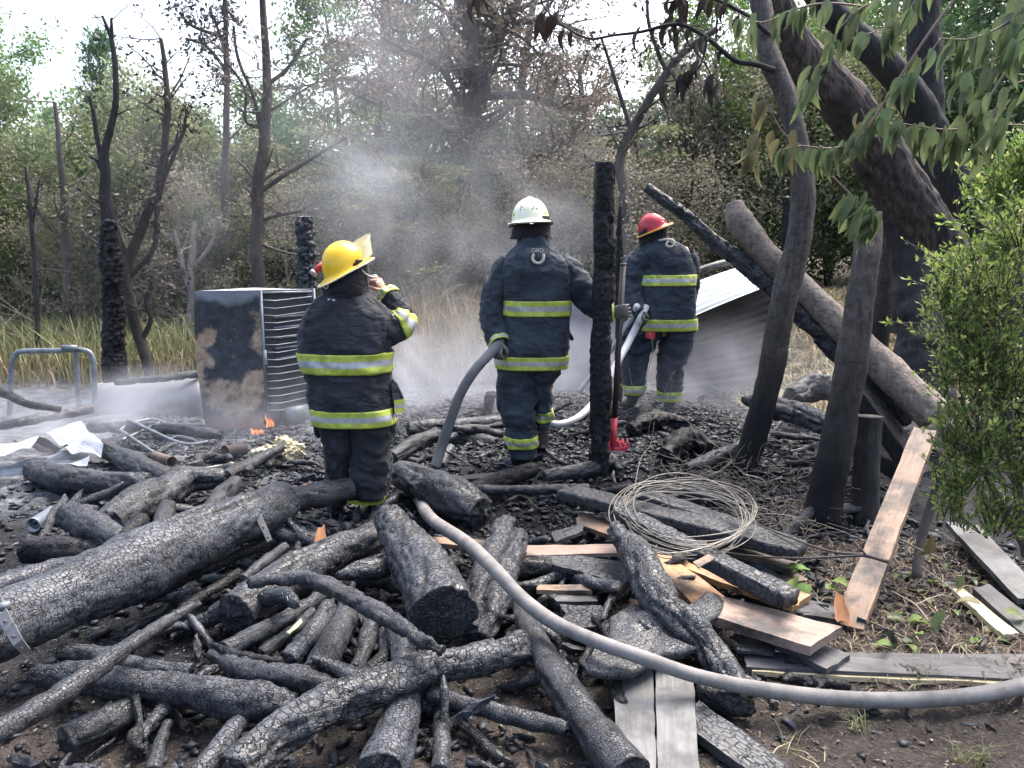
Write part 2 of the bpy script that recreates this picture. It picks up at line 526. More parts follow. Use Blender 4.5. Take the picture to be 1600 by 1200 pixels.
M['hose_white'] = m_plain('hose_white', (0.44, 0.44, 0.45), 0.6, var=0.1, dirt=0.3, dirtc=(0.3, 0.3, 0.3))
M['steel'] = m_plain('steel_tube', (0.20, 0.225, 0.245), 0.5, 0.5, var=0.25, dirt=0.5, dirtc=(0.07, 0.065, 0.06))
M['sheet'] = m_plain('sheet_metal', (0.33, 0.35, 0.37), 0.45, 0.3, var=0.2, scale=5, dirt=0.6, dirtc=(0.22, 0.22, 0.23))
M['roof'] = m_plain('roof_white', (0.72, 0.74, 0.74), 0.45, var=0.06, scale=4, dirt=0.25, dirtc=(0.3, 0.3, 0.3))
M['roof_burnt'] = m_plain('roof_burnt', (0.075, 0.062, 0.06), 0.6, 0.2, var=0.3, scale=4, dirt=0.6, dirtc=(0.05, 0.05, 0.055))
M['wire'] = m_plain('fence_wire', (0.33, 0.30, 0.25), 0.5, 0.4, var=0.25)
M['can'] = m_plain('rusty_can', (0.14, 0.105, 0.09), 0.7, 0.2, var=0.3, dirt=0.5)
M['dark_in'] = m_plain('soot', (0.012, 0.012, 0.012), 0.9)  # flat near-black: floors of open cans, and painted shade for the hole
M['straw'] = m_plain('straw_mat', (0.44, 0.38, 0.26), 0.9, var=0.3, scale=20)
M['pvc'] = m_plain('panel_pale', (0.34, 0.31, 0.33), 0.6, var=0.2, scale=3, dirt=0.5, dirtc=(0.2, 0.17, 0.18))

def m_fridge():
    t = NT('fridge_shell', 0.55, 0.4)
    v = t.coord('Object', rand=False)
    n1 = t.noise(v, 2.6, 5, 0.6)
    n2 = t.noise(v, 14, 5, 0.7)
    sep = t.n('SeparateXYZ'); t.l(v, sep.inputs[0])
    col = t.mix(t.ramp(n2, 0.35, 0.7), (0.022, 0.024, 0.029), (0.062, 0.068, 0.078))
    tan = t.mix(t.ramp(n2, 0.4, 0.65), (0.30, 0.20, 0.13), (0.46, 0.36, 0.26))
    k = t.math('ADD', n1, t.ramp(sep.outputs['Z'], 0.25, 1.0, 0.09, -0.03))
    col = t.mix(t.ramp(k, 0.515, 0.585), col, tan)
    top = t.math('ADD', sep.outputs['Z'], t.math('MULTIPLY', t.noise(v, 3, 3), 0.35))
    col = t.mix(t.ramp(top, 1.33, 1.40), col, (0.20, 0.225, 0.245))
    low = t.math('ADD', sep.outputs['Z'], t.math('MULTIPLY', t.noise(v, 6, 3), 0.2))
    col = t.mix(t.ramp(low, 0.13, 0.27), (0.20, 0.09, 0.055), col)
    t.base(col); t.bump(n2, 0.3, 0.006)
    return t.mat
M['fridge'] = m_fridge()

def m_ground():
    t = NT('ground', 0.85, 0.12)
    p = t.n('NewGeometry').outputs['Position']
    sep = t.n('SeparateXYZ'); t.l(p, sep.inputs[0])
    n1 = t.noise(p, 0.9, 5, 0.6); n2 = t.noise(p, 7, 5, 0.7); n3 = t.noise(p, 60, 4, 0.7)
    soil = t.mix(t.ramp(n2, 0.35, 0.7), (0.022, 0.018, 0.016), (0.060, 0.050, 0.044))
    soil = t.mix(t.ramp(n3, 0.5, 0.75), soil, (0.115, 0.098, 0.085))
    coal = t.mix(t.ramp(n3, 0.4, 0.75), (0.007, 0.007, 0.008), (0.040, 0.043, 0.049))
    ashc = t.mix(t.ramp(n2, 0.35, 0.65), (0.055, 0.060, 0.069), (0.175, 0.185, 0.20))
    # soil near the viewer, coal in the burnt yard, ash on the left, dry litter beyond
    wob = t.math('MULTIPLY', t.math('SUBTRACT', n1, 0.5), 3.0)
    ys = t.math('ADD', sep.outputs['Y'], wob)
    xr = t.math('MULTIPLY', t.ramp(sep.outputs['X'], 0.0, 0.8), 0.9)
    col = t.mix(t.ramp(t.math('SUBTRACT', ys, xr), 2.7, 3.3), soil, coal)
    am = t.math('MULTIPLY', t.ramp(t.math('ADD', sep.outputs['X'], wob), -1.0, -2.4), t.ramp(ys, 4.6, 5.6))
    col = t.mix(t.math('MULTIPLY', am, t.ramp(n2, 0.3, 0.55)), col, ashc)
    am2 = t.ramp(ys, 6.8, 8.5)
    col = t.mix(t.math('MULTIPLY', am2, t.ramp(n2, 0.35, 0.6, 0.0, 0.8)), col, ashc)
    lit = t.mix(t.ramp(n3, 0.35, 0.7), (0.10, 0.075, 0.05), (0.24, 0.19, 0.13))
    far = t.ramp(ys, 10.4, 11.6)
    rgt = t.math('MULTIPLY', t.ramp(t.math('ADD', sep.outputs['X'], t.math('MULTIPLY', wob, 0.5)), 2.6, 3.3), t.ramp(ys, 7.5, 9.0))
    col = t.mix(t.math('MAXIMUM', far, rgt), col, lit)
    t.base(col)
    t.rough(t.ramp(n2, 0.3, 0.7, 0.45, 0.9))
    b = t.bump(n2, 0.7, 0.05)
    t.bump(n3, 0.8, 0.018, b)
    return t.mat
M['ground'] = m_ground()
def m_coal():
    t = NT('charcoal_bits', 0.5, 0.32)
    t.base(t.mix(t.attr('tint'), (0.010, 0.010, 0.012), (0.060, 0.066, 0.077)))
    t.bump(t.noise(t.coord('Object'), 90, 3), 0.5, 0.004)
    return t.mat
M['coal'] = m_coal()
def m_flame():
    t = NT('flame', 0.5)
    e = t.n('Emission'); e.inputs['Strength'].default_value = 0.5
    t.l(t.mix(t.ramp(t.noise(t.coord('Object'), 14, 2), 0.35, 0.65), (1.0, 0.22, 0.05), (1.0, 0.50, 0.20)), e.inputs['Color'])
    tr = t.n('BsdfTransparent'); mx = t.n('MixShader'); mx.inputs[0].default_value = 0.35
    t.l(tr.outputs[0], mx.inputs[1]); t.l(e.outputs[0], mx.inputs[2]); t.l(mx.outputs[0], t.out.inputs['Surface'])
    return t.mat
M['flame'] = m_flame()
def m_clear():
    t = NT('visor', 0.08, 0.5)
    t.p.inputs['Base Color'].default_value = (0.9, 0.9, 0.72, 1)
    tr = t.n('BsdfTransparent'); tr.inputs['Color'].default_value = (0.95, 0.95, 0.86, 1)
    mx = t.n('MixShader'); mx.inputs[0].default_value = 0.45
    t.l(tr.outputs[0], mx.inputs[1]); t.l(t.p.outputs[0], mx.inputs[2]); t.l(mx.outputs[0], t.out.inputs['Surface'])
    return t.mat
M['visor'] = m_clear()
def m_smoke(name, dens, scale, col=(0.82, 0.85, 0.92)):
    mat = bpy.data.materials.new(name); mat.use_nodes = True
    t = mat.node_tree; t.nodes.clear()
    N = lambda k: t.nodes.new('ShaderNode' + k)
    out, pv, tc = N('OutputMaterial'), N('VolumePrincipled'), N('TexCoord')
    ln = N('VectorMath'); ln.operation = 'LENGTH'
    t.links.new(tc.outputs['Object'], ln.inputs[0])
    fall = N('MapRange'); fall.interpolation_type = 'SMOOTHSTEP'
    for i, q in zip((1, 2, 3, 4), (1.0, 0.15, 0.0, 1.0)): fall.inputs[i].default_value = q
    t.links.new(ln.outputs['Value'], fall.inputs[0])
    geo = N('NewGeometry'); no = N('TexNoise')
    no.inputs['Scale'].default_value = scale; no.inputs['Detail'].default_value = 3.0; no.inputs['Distortion'].default_value = 1.0
    t.links.new(geo.outputs['Position'], no.inputs['Vector'])
    rp = N('MapRange')
    for i, q in zip((1, 2, 3, 4), (0.42, 0.66, 0.05, 1.0)): rp.inputs[i].default_value = q
    t.links.new(no.outputs[0], rp.inputs[0])
    m1 = N('Math'); m1.operation = 'MULTIPLY'; t.links.new(fall.outputs[0], m1.inputs[0]); t.links.new(rp.outputs[0], m1.inputs[1])
    m2 = N('Math'); m2.operation = 'MULTIPLY'; t.links.new(m1.outputs[0], m2.inputs[0]); m2.inputs[1].default_value = dens
    pv.inputs['Color'].default_value = tuple(col) + (1,)
    pv.inputs['Anisotropy'].default_value = 0.1
    t.links.new(m2.outputs[0], pv.inputs['Density'])
    t.links.new(pv.outputs[0], out.inputs['Volume'])
    return mat
# ------------------------------------------------------------------ ground: one sheet to the horizon
def axis(a, b, fine, lo, hi):
    mid = np.arange(a, b, fine)
    left = a - np.cumsum(fine * 1.16 ** np.arange(1, 200)); left = left[left > lo][::-1]
    right = b + np.cumsum(fine * 1.16 ** np.arange(1, 200)); right = right[right < hi]
    return np.r_[lo, left, mid, right, hi]
gx = axis(-3.4, 4.2, 0.032, -300, 300)
gy = axis(1.6, 9.6, 0.032, -60, 500)
GX, GY = np.meshgrid(gx, gy)
GZ = land(GX, GY)
near = smooth01((11.0 - GY) / 2.0) * smooth01((6 - np.abs(GX)) / 2.0)
_p = np.stack([GX, GY, np.zeros_like(GX)], -1).reshape(-1, 3)
_f1, _f2 = worley(_p * 16, 3)
GZ = GZ + near * (0.018 * (0.5 - _f1) + 0.012 * vnoise(_p * 28, 4)).reshape(GX.shape)
gV = np.stack([GX, GY, GZ], -1).reshape(-1, 3)
tag(build('ground', gV, grid_faces(len(gy), len(gx), False), M['ground'], origin=(0, 0, 0)), kind='structure')

# ------------------------------------------------------------------ loose bits (nobody could count them)
def chunks(P, S, seed, flat=0.6):
    """Irregular little lumps: a squashed, jittered octahedron each."""
    r = np.random.default_rng(seed)
    n = len(P)
    base = np.array([(1,0,0),(-1,0,0),(0,1,0),(0,-1,0),(0,0,1),(0,0,-1)], float)
    V = base[None] * (0.55 + 0.75 * r.random((n, 6, 1))) + 0.25 * r.standard_normal((n, 6, 3))
    V = V * np.stack([1.2 + 0.6 * r.random(n), 0.7 + 0.3 * r.random(n), flat * (0.6 + 0.5 * r.random(n))], -1)[:, None]
    a = r.random(n) * 6.283
    c, s = np.cos(a)[:, None], np.sin(a)[:, None]
    V = np.stack([V[..., 0]*c - V[..., 1]*s, V[..., 0]*s + V[..., 1]*c, V[..., 2]], -1)
    V = V * S[:, None, None] + P[:, None]
    fc = np.array([(0,2,4),(2,1,4),(1,3,4),(3,0,4),(2,0,5),(1,2,5),(3,1,5),(0,3,5)])
    Fc = (fc[None] + (np.arange(n) * 6)[:, None, None]).reshape(-1, 3)
    return V.reshape(-1, 3), Fc, np.repeat(r.random(n) ** 2.2, 6)
def scatter(n, region, seed, smin, smax, name, mat, lift=0.3, dens=None):
    r = np.random.default_rng(seed)
    x = region[0] + (region[1] - region[0]) * r.random(n); y = region[2] + (region[3] - region[2]) * r.random(n)
    if dens is not None:
        k = r.random(n) < dens(x, y); x, y = x[k], y[k]
    s = smin + (smax - smin) * r.random(len(x)) ** 3
    P = np.stack([x, y, land(x, y) + s * lift], -1)
    V, Fc, t = chunks(P, s, seed + 1)
    return tag(build(name, V, Fc, mat, smooth=False, attrs={'tint': t}, origin=(0, 0, 0)), kind='stuff')
def d_coal(x, y):
    p = np.stack([x * 0.8, y * 0.8, 0 * x], -1)
    k = 0.45 + 0.6 * vnoise(p, 21)
    k = k + 0.6 * ((np.abs(x - 0.6) < 1.9) & (y > 4.6) & (y < 9))
    return np.clip(k, np.where(x < 0.2, 0.3, 0.05), 1) * np.where((y < 3.6) & (x > 0.15), 0.30, 1.0)
scatter(62000, (-3.6, 3.6, 2.0, 9.5), 31, 0.006, 0.034, 'charcoal_debris', M['coal'], dens=d_coal)
scatter(700, (-3.4, 3.4, 3.6, 9.2), 35, 0.025, 0.055, 'charcoal_lumps', M['coal'], 0.2, dens=d_coal)
def d_soil(x, y): return np.where((x > -0.3), 0.9, 0.5)
M['grit'] = m_leaf('grit', (0.07, 0.055, 0.045), (0.20, 0.165, 0.14), (0.36, 0.30, 0.24), 0.0, 0.8)
scatter(9000, (-2.0, 2.4, 2.0, 4.0), 41, 0.003, 0.011, 'soil_crumbs', M['grit'], dens=d_soil)

# ------------------------------------------------------------------ blades and straw
def blades(P, H, W, seed, lean=0.5, name='grass', mat=None, aim=None):
    """One bent blade (two quads) per row of P."""
    r = np.random.default_rng(seed)
    n = len(P)
    a = r.random(n) * 6.283
    d = np.stack([np.cos(a), np.sin(a), 0*a], -1)
    if aim is not None: d = d * 0.6 + np.asarray(aim)
    w = np.stack([-d[:, 1], d[:, 0], 0*a], -1) * W[:, None] * 0.5
    L = lean * (0.3 + 1.0 * r.random(n))[:, None] * H[:, None]
    up = np.array((0, 0, 1.0))
    b, m, t = P, P + up * H[:, None] * 0.6 + d * L * 0.35, P + up * H[:, None] * (1 - 0.25 * lean) + d * L
    V = np.stack([b - w, b + w, m + w * 0.8, m - w * 0.8, t + w * 0.15, t - w * 0.15], 1).reshape(-1, 3)
    k = (np.arange(n) * 6)[:, None, None]
    Fc = (np.array([(0, 1, 2, 3), (3, 2, 4, 5)])[None] + k).reshape(-1, 4)
    return tag(build(name, V, Fc, mat, smooth=False, attrs={'tint': np.repeat(r.random(n), 6)}, origin=(0, 0, 0)), kind='stuff')
M['litter'] = m_leaf('litter', (0.075, 0.055, 0.040), (0.24, 0.185, 0.125), (0.36, 0.31, 0.20), 0.15, 0.8)
def strew(n, x0, x1, y0, y1, seed, dens=None):
    r = np.random.default_rng(seed)
    x = x0 + (x1 - x0) * r.random(n); y = y0 + (y1 - y0) * r.random(n)
    if dens is not None:
        k = r.random(n) < dens(x, y); x, y = x[k], y[k]
    return np.stack([x, y, land(x, y) - 0.01], -1), r
P, r_ = strew(12000, -9.0, -1.7, 10.2, 14.5, 51)
blades(P, 0.25 + 0.65 * r_.random(len(P)), 0.010 + 0.014 * r_.random(len(P)), 52, 0.5, 'tall_grass', M['grass_green'])
P, r_ = strew(5000, -9.0, -1.5, 9.7, 13.5, 53)
blades(P, 0.15 + 0.45 * r_.random(len(P)), 0.010 + 0.012 * r_.random(len(P)), 54, 0.9, 'dry_grass', M['grass_dry'])
P, r_ = strew(6000, -1.7, 1.3, 10.0, 14.0, 55)
blades(P, 0.3 + 1.1 * r_.random(len(P)) ** 1.5, 0.008 + 0.010 * r_.random(len(P)), 56, 0.5, 'dry_stalks', M['grass_dry'])
P, r_ = strew(7000, 2.3, 5.8, 8.0, 12.0, 57)
blades(P, 0.06 + 0.22 * r_.random(len(P)), 0.010 + 0.012 * r_.random(len(P)), 58, 1.8, 'straw_litter', M['grass_dry'])
P, r_ = strew(900, 0.3, 2.4, 2.3, 3.9, 59, lambda x, y: np.clip(0.2 + vnoise(np.stack([x*2, y*2, 0*x], -1), 6), 0, 1))
blades(P, 0.02 + 0.05 * r_.random(len(P)), 0.003 + 0.003 * r_.random(len(P)), 60, 2.2, 'ground_litter', M['grass_dry'])
P, r_ = strew(2600, 1.35, 2.6, 2.9, 4.6, 63)
blades(P, 0.02 + 0.06 * r_.random(len(P)), 0.003 + 0.004 * r_.random(len(P)), 64, 2.4, 'leaf_litter', M['litter'])
for k, (px, py, n) in enumerate([(1430, 965 + 100, 40), (1340, 1140, 24), (1530, 1190, 40), (1230, 1175, 14), (1500, 1190, 30), (1450, 1060, 26)]):
    c = onland(px, py)
    r_ = np.random.default_rng(600 + k)
    P = np.stack([c[0] + 0.02 * r_.standard_normal(n), c[1] + 0.02 * r_.standard_normal(n), np.full(n, c[2] - 0.01)], -1)
    blades(P, 0.03 + 0.07 * r_.random(n), np.full(n, 0.004), 70 + k, 0.9, 'grass_tuft', M['grass_green'])

# ------------------------------------------------------------------ trees
def leaf_quads(P, D, L, W, r, flat=0.4):
    """A folded diamond of two triangles per leaf; P base, D direction."""
    n = len(P)
    D = D / (np.linalg.norm(D, axis=1)[:, None] + 1e-9)
    q = r.standard_normal((n, 3)); q[:, 2] = q[:, 2] * flat
    S = np.cross(D, np.cross(q, D) if False else np.array((0, 0, 1.0)) + 0.9 * q)
    S /= np.linalg.norm(S, axis=1)[:, None] + 1e-9
    l = L[:, None]; w = W[:, None]
    V = np.stack([P, P + D*l*0.5 + S*w*0.5, P + D*l, P + D*l*0.5 - S*w*0.5], 1).reshape(-1, 3)
    return V, (np.arange(n)[:, None] * 4 + np.array([0, 1, 2, 3])[None])
class Tree:
    def __init__(s, seed):
        s.r = np.random.default_rng(seed); s.V, s.F, s.n = [], [], 0; s.tips = []
    def limb(s, P, r0, r1, m=5, n=None):
        n = n or max(3, len(P) * 2)
        V, Fc = tube(P, np.linspace(r0, r1, len(P)), m, n, cap=False)
        s.V.append(V); s.F.append(np.array(Fc) + s.n); s.n += len(V)
    def wander(s, p, d, L, k=5, jig=0.25, lift=0.0):
        P = [np.asarray(p, float)]; d = unit(d)
        for i in range(k):
            d = unit(d + jig * s.r.standard_normal(3) * (0.6, 0.6, 0.45) + (0, 0, lift))
            P.append(P[-1] + d * L / k)
        return np.array(P)
    def wood(s): return np.concatenate(s.V), np.concatenate(s.F)
def place_tree(t, leaves, name, label, cat, loc, rz, sc, wood_mat, leaf_mat, group=None, kindleaf='crown'):
    root = empty(name, loc, label, cat, group)
    root.rotation_euler = (0, 0, rz); root.scale = (sc,) * 3
    V, Fc = t.wood()
    o = obj('trunk', mesh('trunk', V, Fc, wood_mat), root)
    if leaves is not None:
        lv, lf, tint = leaves
        c = obj(kindleaf, mesh(kindleaf, lv, lf, leaf_mat, False, {'tint': tint}), root)
    return root
def copy_thing(root, loc, rz, sc, label, group=None):
    c = root.copy(); COL.objects.link(c)
    c.location = tuple(loc); c.rotation_euler = (0, 0, rz)
    if sc is not None: c.scale = (sc,) * 3
    c['label'] = label
    if group: c['group'] = group
    for ch in root.children:
        d = ch.copy(); COL.objects.link(d); d.parent = c
        for g in ch.children:
            e = g.copy(); COL.objects.link(e); e.parent = d
    return c
def gather(tree, tips, per, spread, L, W, droop=0.0, flat=0.5, dirw=0.6, squash=1.0, keep=None):
    """Leaves scattered round the twig tips."""
    r = tree.r
    T = np.array([t[0] for t in tips]); D = np.array([t[1] for t in tips]); Z = np.array([t[2] for t in tips])
    k = np.repeat(np.arange(len(T)), per)
    off = r.standard_normal((len(k), 3)) * spread * Z[k][:, None]; off[:, 2] *= squash
    P = T[k] + off
    dd = D[k] * dirw + r.standard_normal((len(k), 3)) * 0.6 + np.array((0, 0, -droop))
    l = L * (0.6 + 0.8 * r.random(len(k)))
    V, Fc = leaf_quads(P, dd, l, l * W, r, flat)
    cl = r.random(len(T))[k] * 0.6 + 0.4 * r.random(len(k))
    return V, Fc, np.repeat(np.clip(cl, 0, 1), 4)

def broad(seed, h=6.0, tr=0.09, nl=16, reach=1.6, start=0.25, per=110, L=0.10, W=0.5, spread=0.26, droop=0.2, squash=0.7, lift=0.1, lean=(0, 0)):
    """Bushy broadleaf: leader, limbs, twigs, leaf clouds with gaps."""
    t = Tree(seed); r = t.r
    P = t.wander((0, 0, -0.1), (lean[0], lean[1], 1), h, 7, 0.09, 0.1)
    t.limb(P, tr, tr * 0.18, 7, 18)
    Q = catmull(P, 40)
    for i in range(nl):
        f = start + (0.98 - start) * (i + r.random()) / nl
        p = Q[int(f * 39)]
        a = i * 2.4 + r.random()
        L1 = reach * (1.1 - 0.75 * f) * (0.7 + 0.6 * r.random())
        B = t.wander(p, (math.cos(a), math.sin(a), 0.35 + 0.5 * f), L1, 4, 0.3, lift)
        t.limb(B, tr * 0.35 * (1.1 - f * 0.7), tr * 0.08, 4, 7)
        BQ = catmull(B, 12)
        for j in range(5):
            q = BQ[3 + int(r.random() * 8)]
            d = unit(r.standard_normal(3) * (1, 1, 0.5) + (math.cos(a), math.sin(a), 0.3))
            C = t.wander(q, d, L1 * 0.45 * (0.6 + 0.7 * r.random()), 3, 0.35, 0.05)
            t.limb(C, tr * 0.10, tr * 0.035, 3, 4)
            for e in (C[1], C[2], C[3]):
                t.tips.append((e, d, 0.7 + 0.6 * r.random()))
        t.tips.append((B[-1], unit(B[-1] - B[-2]), 1.0))
    return t, gather(t, t.tips, max(3, per // 8), spread, L, W, droop, 0.6, 0.5, squash)
def flatspray(seed, h=9.0, tr=0.17, nl=18, reach=3.2, start=0.18, per=34, L=0.085, W=0.4):
    """Old scorched cedar-like tree: heavy trunk, spreading limbs carrying flat sprays."""
    t = Tree(seed); r = t.r
    P = t.wander((0, 0, -0.1), (0.03, 0, 1), h, 8, 0.12, 0.12)
    t.limb(P, tr, tr * 0.25, 8, 24)
    Q = catmull(P, 50)
    for i in range(nl):
        f = start + (0.98 - start) * (i + r.random()) / nl
        p = Q[int(f * 49)]; a = i * 2.4 + 0.8 * r.random()
        L1 = reach * (1.05 - 0.6 * f) * (0.65 + 0.6 * r.random())
        B = t.wander(p, (math.cos(a), math.sin(a), 0.25), L1, 6, 0.40, -0.02)
        t.limb(B, tr * 0.22 * (1.1 - f * 0.6), tr * 0.04, 5, 12)
        BQ = catmull(B, 20)
        for j in range(11):
            q = BQ[5 + int(r.random() * 14)]
            b = a + r.choice([-1, 1]) * (0.5 + 0.7 * r.random())
            d = np.array((math.cos(b), math.sin(b), -0.05 + 0.15 * r.standard_normal()))
            C = t.wander(q, d, L1 * 0.32 * (0.5 + 0.8 * r.random()), 3, 0.22, -0.02)
            t.limb(C, tr * 0.07, tr * 0.02, 3, 4)
            for e in (C[1], C[2], C[3]): t.tips.append((e, d, 0.7 + 0.6 * r.random()))
    return t, gather(t, t.tips, per // 4, 0.15, L, W, 0.05, 0.25, 1.0, 0.18)
def conifer(seed, h=8.0, tr=0.11, reach=1.5, per=60, L=0.12, W=0.22, tiers=26):
    t = Tree(seed); r = t.r
    P = t.wander((0, 0, -0.1), (0, 0, 1), h, 5, 0.03, 0.2)
    t.limb(P, tr, tr * 0.1, 6, 10)
    Q = catmull(P, 60)
    for i in range(tiers):
        f = 0.12 + 0.87 * i / tiers
        for j in range(4):
            a = i * 1.3 + j * 1.57 + 0.5 * r.random()
            L1 = reach * (1.02 - f) ** 0.8 * (0.6 + 0.6 * r.random())
            B = t.wander(Q[int(f * 59)], (math.cos(a), math.sin(a), 0.25), L1, 3, 0.18, 0.03)
            t.limb(B, tr * 0.13, tr * 0.03, 3, 4)
            for e in np.linspace(0.3, 1, 4):
                k = e * 3; i0 = min(2, int(k)); q = B[i0] + (B[i0 + 1] - B[i0]) * (k - i0)
                t.tips.append((q, unit(B[-1] - B[0] + (0, 0, 0.3)), 0.6 + 0.6 * r.random()))
    return t, gather(t, t.tips, max(3, per // 6), 0.13, L, W, -0.1, 0.5, 0.9, 0.7)
def bare(seed, h=6.0, tr=0.05, nl=12, reach=1.3, start=0.3, leafn=0, lift=0.12, lean=(0, 0), wig=0.10, L=0.05, sub=4):
    t = Tree(seed); r = t.r
    P = t.wander((0, 0, -0.1), (lean[0], lean[1], 1), h, 8, wig, 0.08)
    t.limb(P, tr, tr * 0.15, 7, 22)
    Q = catmull(P, 40)
    for i in range(nl):
        f = start + (0.98 - start) * (i + r.random()) / nl; a = i * 2.4 + r.random()
        L1 = reach * (1.15 - 0.8 * f) * (0.5 + 0.8 * r.random())
        B = t.wander(Q[int(f * 39)], (math.cos(a), math.sin(a), 0.5), L1, 5, 0.28, lift)
        t.limb(B, tr * 0.35 * (1.1 - 0.6 * f), tr * 0.06, 5, 9)
        BQ = catmull(B, 12)
        for j in range(sub):
            C = t.wander(BQ[3 + int(r.random() * 8)], r.standard_normal(3) + (0, 0, 0.4), L1 * 0.4, 3, 0.3, 0.05)
            t.limb(C, tr * 0.10, tr * 0.03, 3, 5)
            for e in C[1:]: t.tips.append((e, unit(C[-1] - C[0]), 1))
    lv = gather(t, t.tips, leafn, 0.10, L, 0.5, 0.3) if leafn else None
    return t, lv

def ground_at(px, y):
    """Point on the ground straight below a photograph column, y metres away."""
    x = (px - 800.0) / F * (y * CA + CAMH * SA)
    return (x, y, landz(x, y))

# prototypes and copies -----------------------------------------------------
SPOT = [(0, 'at the far left edge'), (80, 'behind the left leg of the tube frame'), (150, 'behind the right legs of the tube frame'), (210, 'behind the burnt forked trunk'), (290, 'behind the slender three-stemmed tree'),
        (380, 'behind the pale forked trunk'), (440, 'behind the bare leaning tree'), (520, 'behind the burnt stub post'), (600, 'behind the yellow helmet'), (690, 'between the yellow and cream helmets'), (780, 'just left of the cream helmet'),
        (880, 'behind the cream helmet'), (940, 'just right of the cream helmet'), (1000, 'behind the tallest burnt post'), (1080, 'behind the red helmet'), (1140, 'above the white roof sheet'), (1260, 'behind the top of the fallen grey trunk'),
        (1340, 'behind the curved trunk'), (1460, 'behind the straight trunk'), (1560, 'behind the huge leaning trunk'), (9999, 'behind the bush at the right edge')]
SAID = set()
def spot(lab, px):
    l = lab + ' ' + next(s for q, s in SPOT if px < q)
    while l in SAID: l = l.replace(lab, lab + ', deeper in,', 1)
    SAID.add(l); return l
def grove(proto, items):
    """proto: (builder result, name, category, wood, leaf); items: (px, y, rz, scale, label)."""
    (t, lv), name, cat, wm, lm, grp = proto
    root = None
    for (px, y, rz, sc, lab) in items:
        loc = ground_at(px, y)
        if grp: lab = spot(lab, px) if len(lab) < 46 else lab
        if root is None: root = place_tree(t, lv, name, lab, cat, loc, rz, sc, wm, lm, grp)
        else: copy_thing(root, loc, rz, sc, lab, grp)
    return root

FARG = 'green trees of the wood behind'
def far_label(kind, k): return kind
# tall green broadleaves standing at the back
grove((broad(101, 8.5, 0.13, 26, 2.3, 0.12, 230, 0.12, 0.55, 0.21, 0.2, 0.8), 'broadleaf_tree', 'tree', M['bark_tree'], M['leaf_green'], FARG), [
    (20, 17.0, 0.3, 0.70, 'tall fresh green broadleaf tree at the left edge of the wood'),
    (-90, 20.0, 1.3, 0.72, 'green broadleaf tree'),
    (240, 21.0, 2.3, 0.56, 'green broadleaf tree'),
    (340, 18.0, 4.0, 0.50, 'green broadleaf tree'),
    (560, 21.0, 5.0, 0.86, 'tall hazy green tree behind the yellow helmet, veiled by rising smoke'),
    (700, 24.0, 0.9, 1.2, 'green broadleaf tree'),
    (900, 23.0, 3.3, 0.62, 'green broadleaf tree'),
    (1110, 22.0, 2.0, 0.52, 'green broadleaf tree'),
    (1330, 19.0, 1.0, 1.0, 'green broadleaf tree'),
    (1500, 17.0, 2.6, 1.1, 'green broadleaf tree'),
    (1690, 15.0, 3.6, 1.1, 'green broadleaf tree'),
    (1420, 24.0, 4.4, 1.2, 'green broadleaf tree')])
grove((conifer(102, 8.0, 0.12, 1.7, 90, 0.16, 0.25, 30), 'cypress_tree', 'tree', M['bark_tree'], M['leaf_dark'], 'dark conifers in the wood'), [
    (180, 15.2, 0, 0.68, 'dark green conifer rising behind the forked burnt trunk'),
    (105, 22.0, 1, 0.62, 'dark far conifer'),
    (650, 19.0, 2, 1.1, 'dark far conifer'),
    (345, 24.0, 3, 0.62, 'dark far conifer'),
    (1000, 25.0, 4, 0.6, 'dark far conifer'),
    (840, 21.0, 5, 0.74, 'dark far conifer'),
    (460, 26.0, 2.5, 0.62, 'dark far conifer')])
grove((flatspray(103, 9.2, 0.24, 30, 3.4, 0.14, 44, 0.11, 0.42), 'scorched_tree', 'tree', M['bark_tree'], M['leaf_brown'], None), [
    (800, 18.5, 0.4, 0.80, 'scorched brown tree with layered sprays, straight behind the cream helmet'),
    (585, 17.0, 2.1, 0.84, 'scorched brown tree with layered sprays, left of the great forked one'),
    (930, 17.5, 3.6, 0.58, 'scorched brown tree with layered sprays, above the tall burnt post'),
    (1060, 19.0, 5.0, 0.52, 'scorched brown tree with layered sprays, behind the leaning charred pole')])
grove((flatspray(113, 4.2, 0.09, 20, 2.0, 0.12, 46, 0.085, 0.42), 'scorched_sapling', 'tree', M['bark_tree'], M['leaf_olive'], None), [
    (640, 12.6, 1.0, 0.75, 'low olive sapling with flat sprays between the yellow and cream helmets'),
    (480, 13.6, 3.0, 0.80, 'low olive sapling with flat sprays behind the burnt stub post'),
    (1010, 13.5, 4.0, 0.85, 'low olive sapling with flat sprays behind the red helmet'),
    (560, 15.0, 0.0, 1.0, 'low olive sapling with flat sprays, taller, behind the yellow helmet')])
grove((broad(104, 3.6, 0.06, 20, 1.5, 0.05, 230, 0.058, 0.6, 0.13, 0.1, 0.8), 'olive_shrub', 'shrub', M['bark_tree'], M['leaf_olive'], 'olive shrubs along the edge of the wood'), [
    (215, 13.2, 0, 1.15, 'pale olive rounded shrub right of the burnt forked trunk'),
    (60, 13.4, 1, 0.85, 'olive shrub'),
    (330, 13.8, 2, 1.0, 'olive shrub'),
    (130, 14.6, 4.4, 1.0, 'olive shrub'),
    (420, 14.2, 3.1, 0.9, 'olive shrub'),
    (-60, 13.0, 5, 0.95, 'olive shrub'),
    (1240, 13.0, 0.5, 1.0, 'olive shrub'),
    (1380, 12.5, 2.2, 1.0, 'olive shrub')])
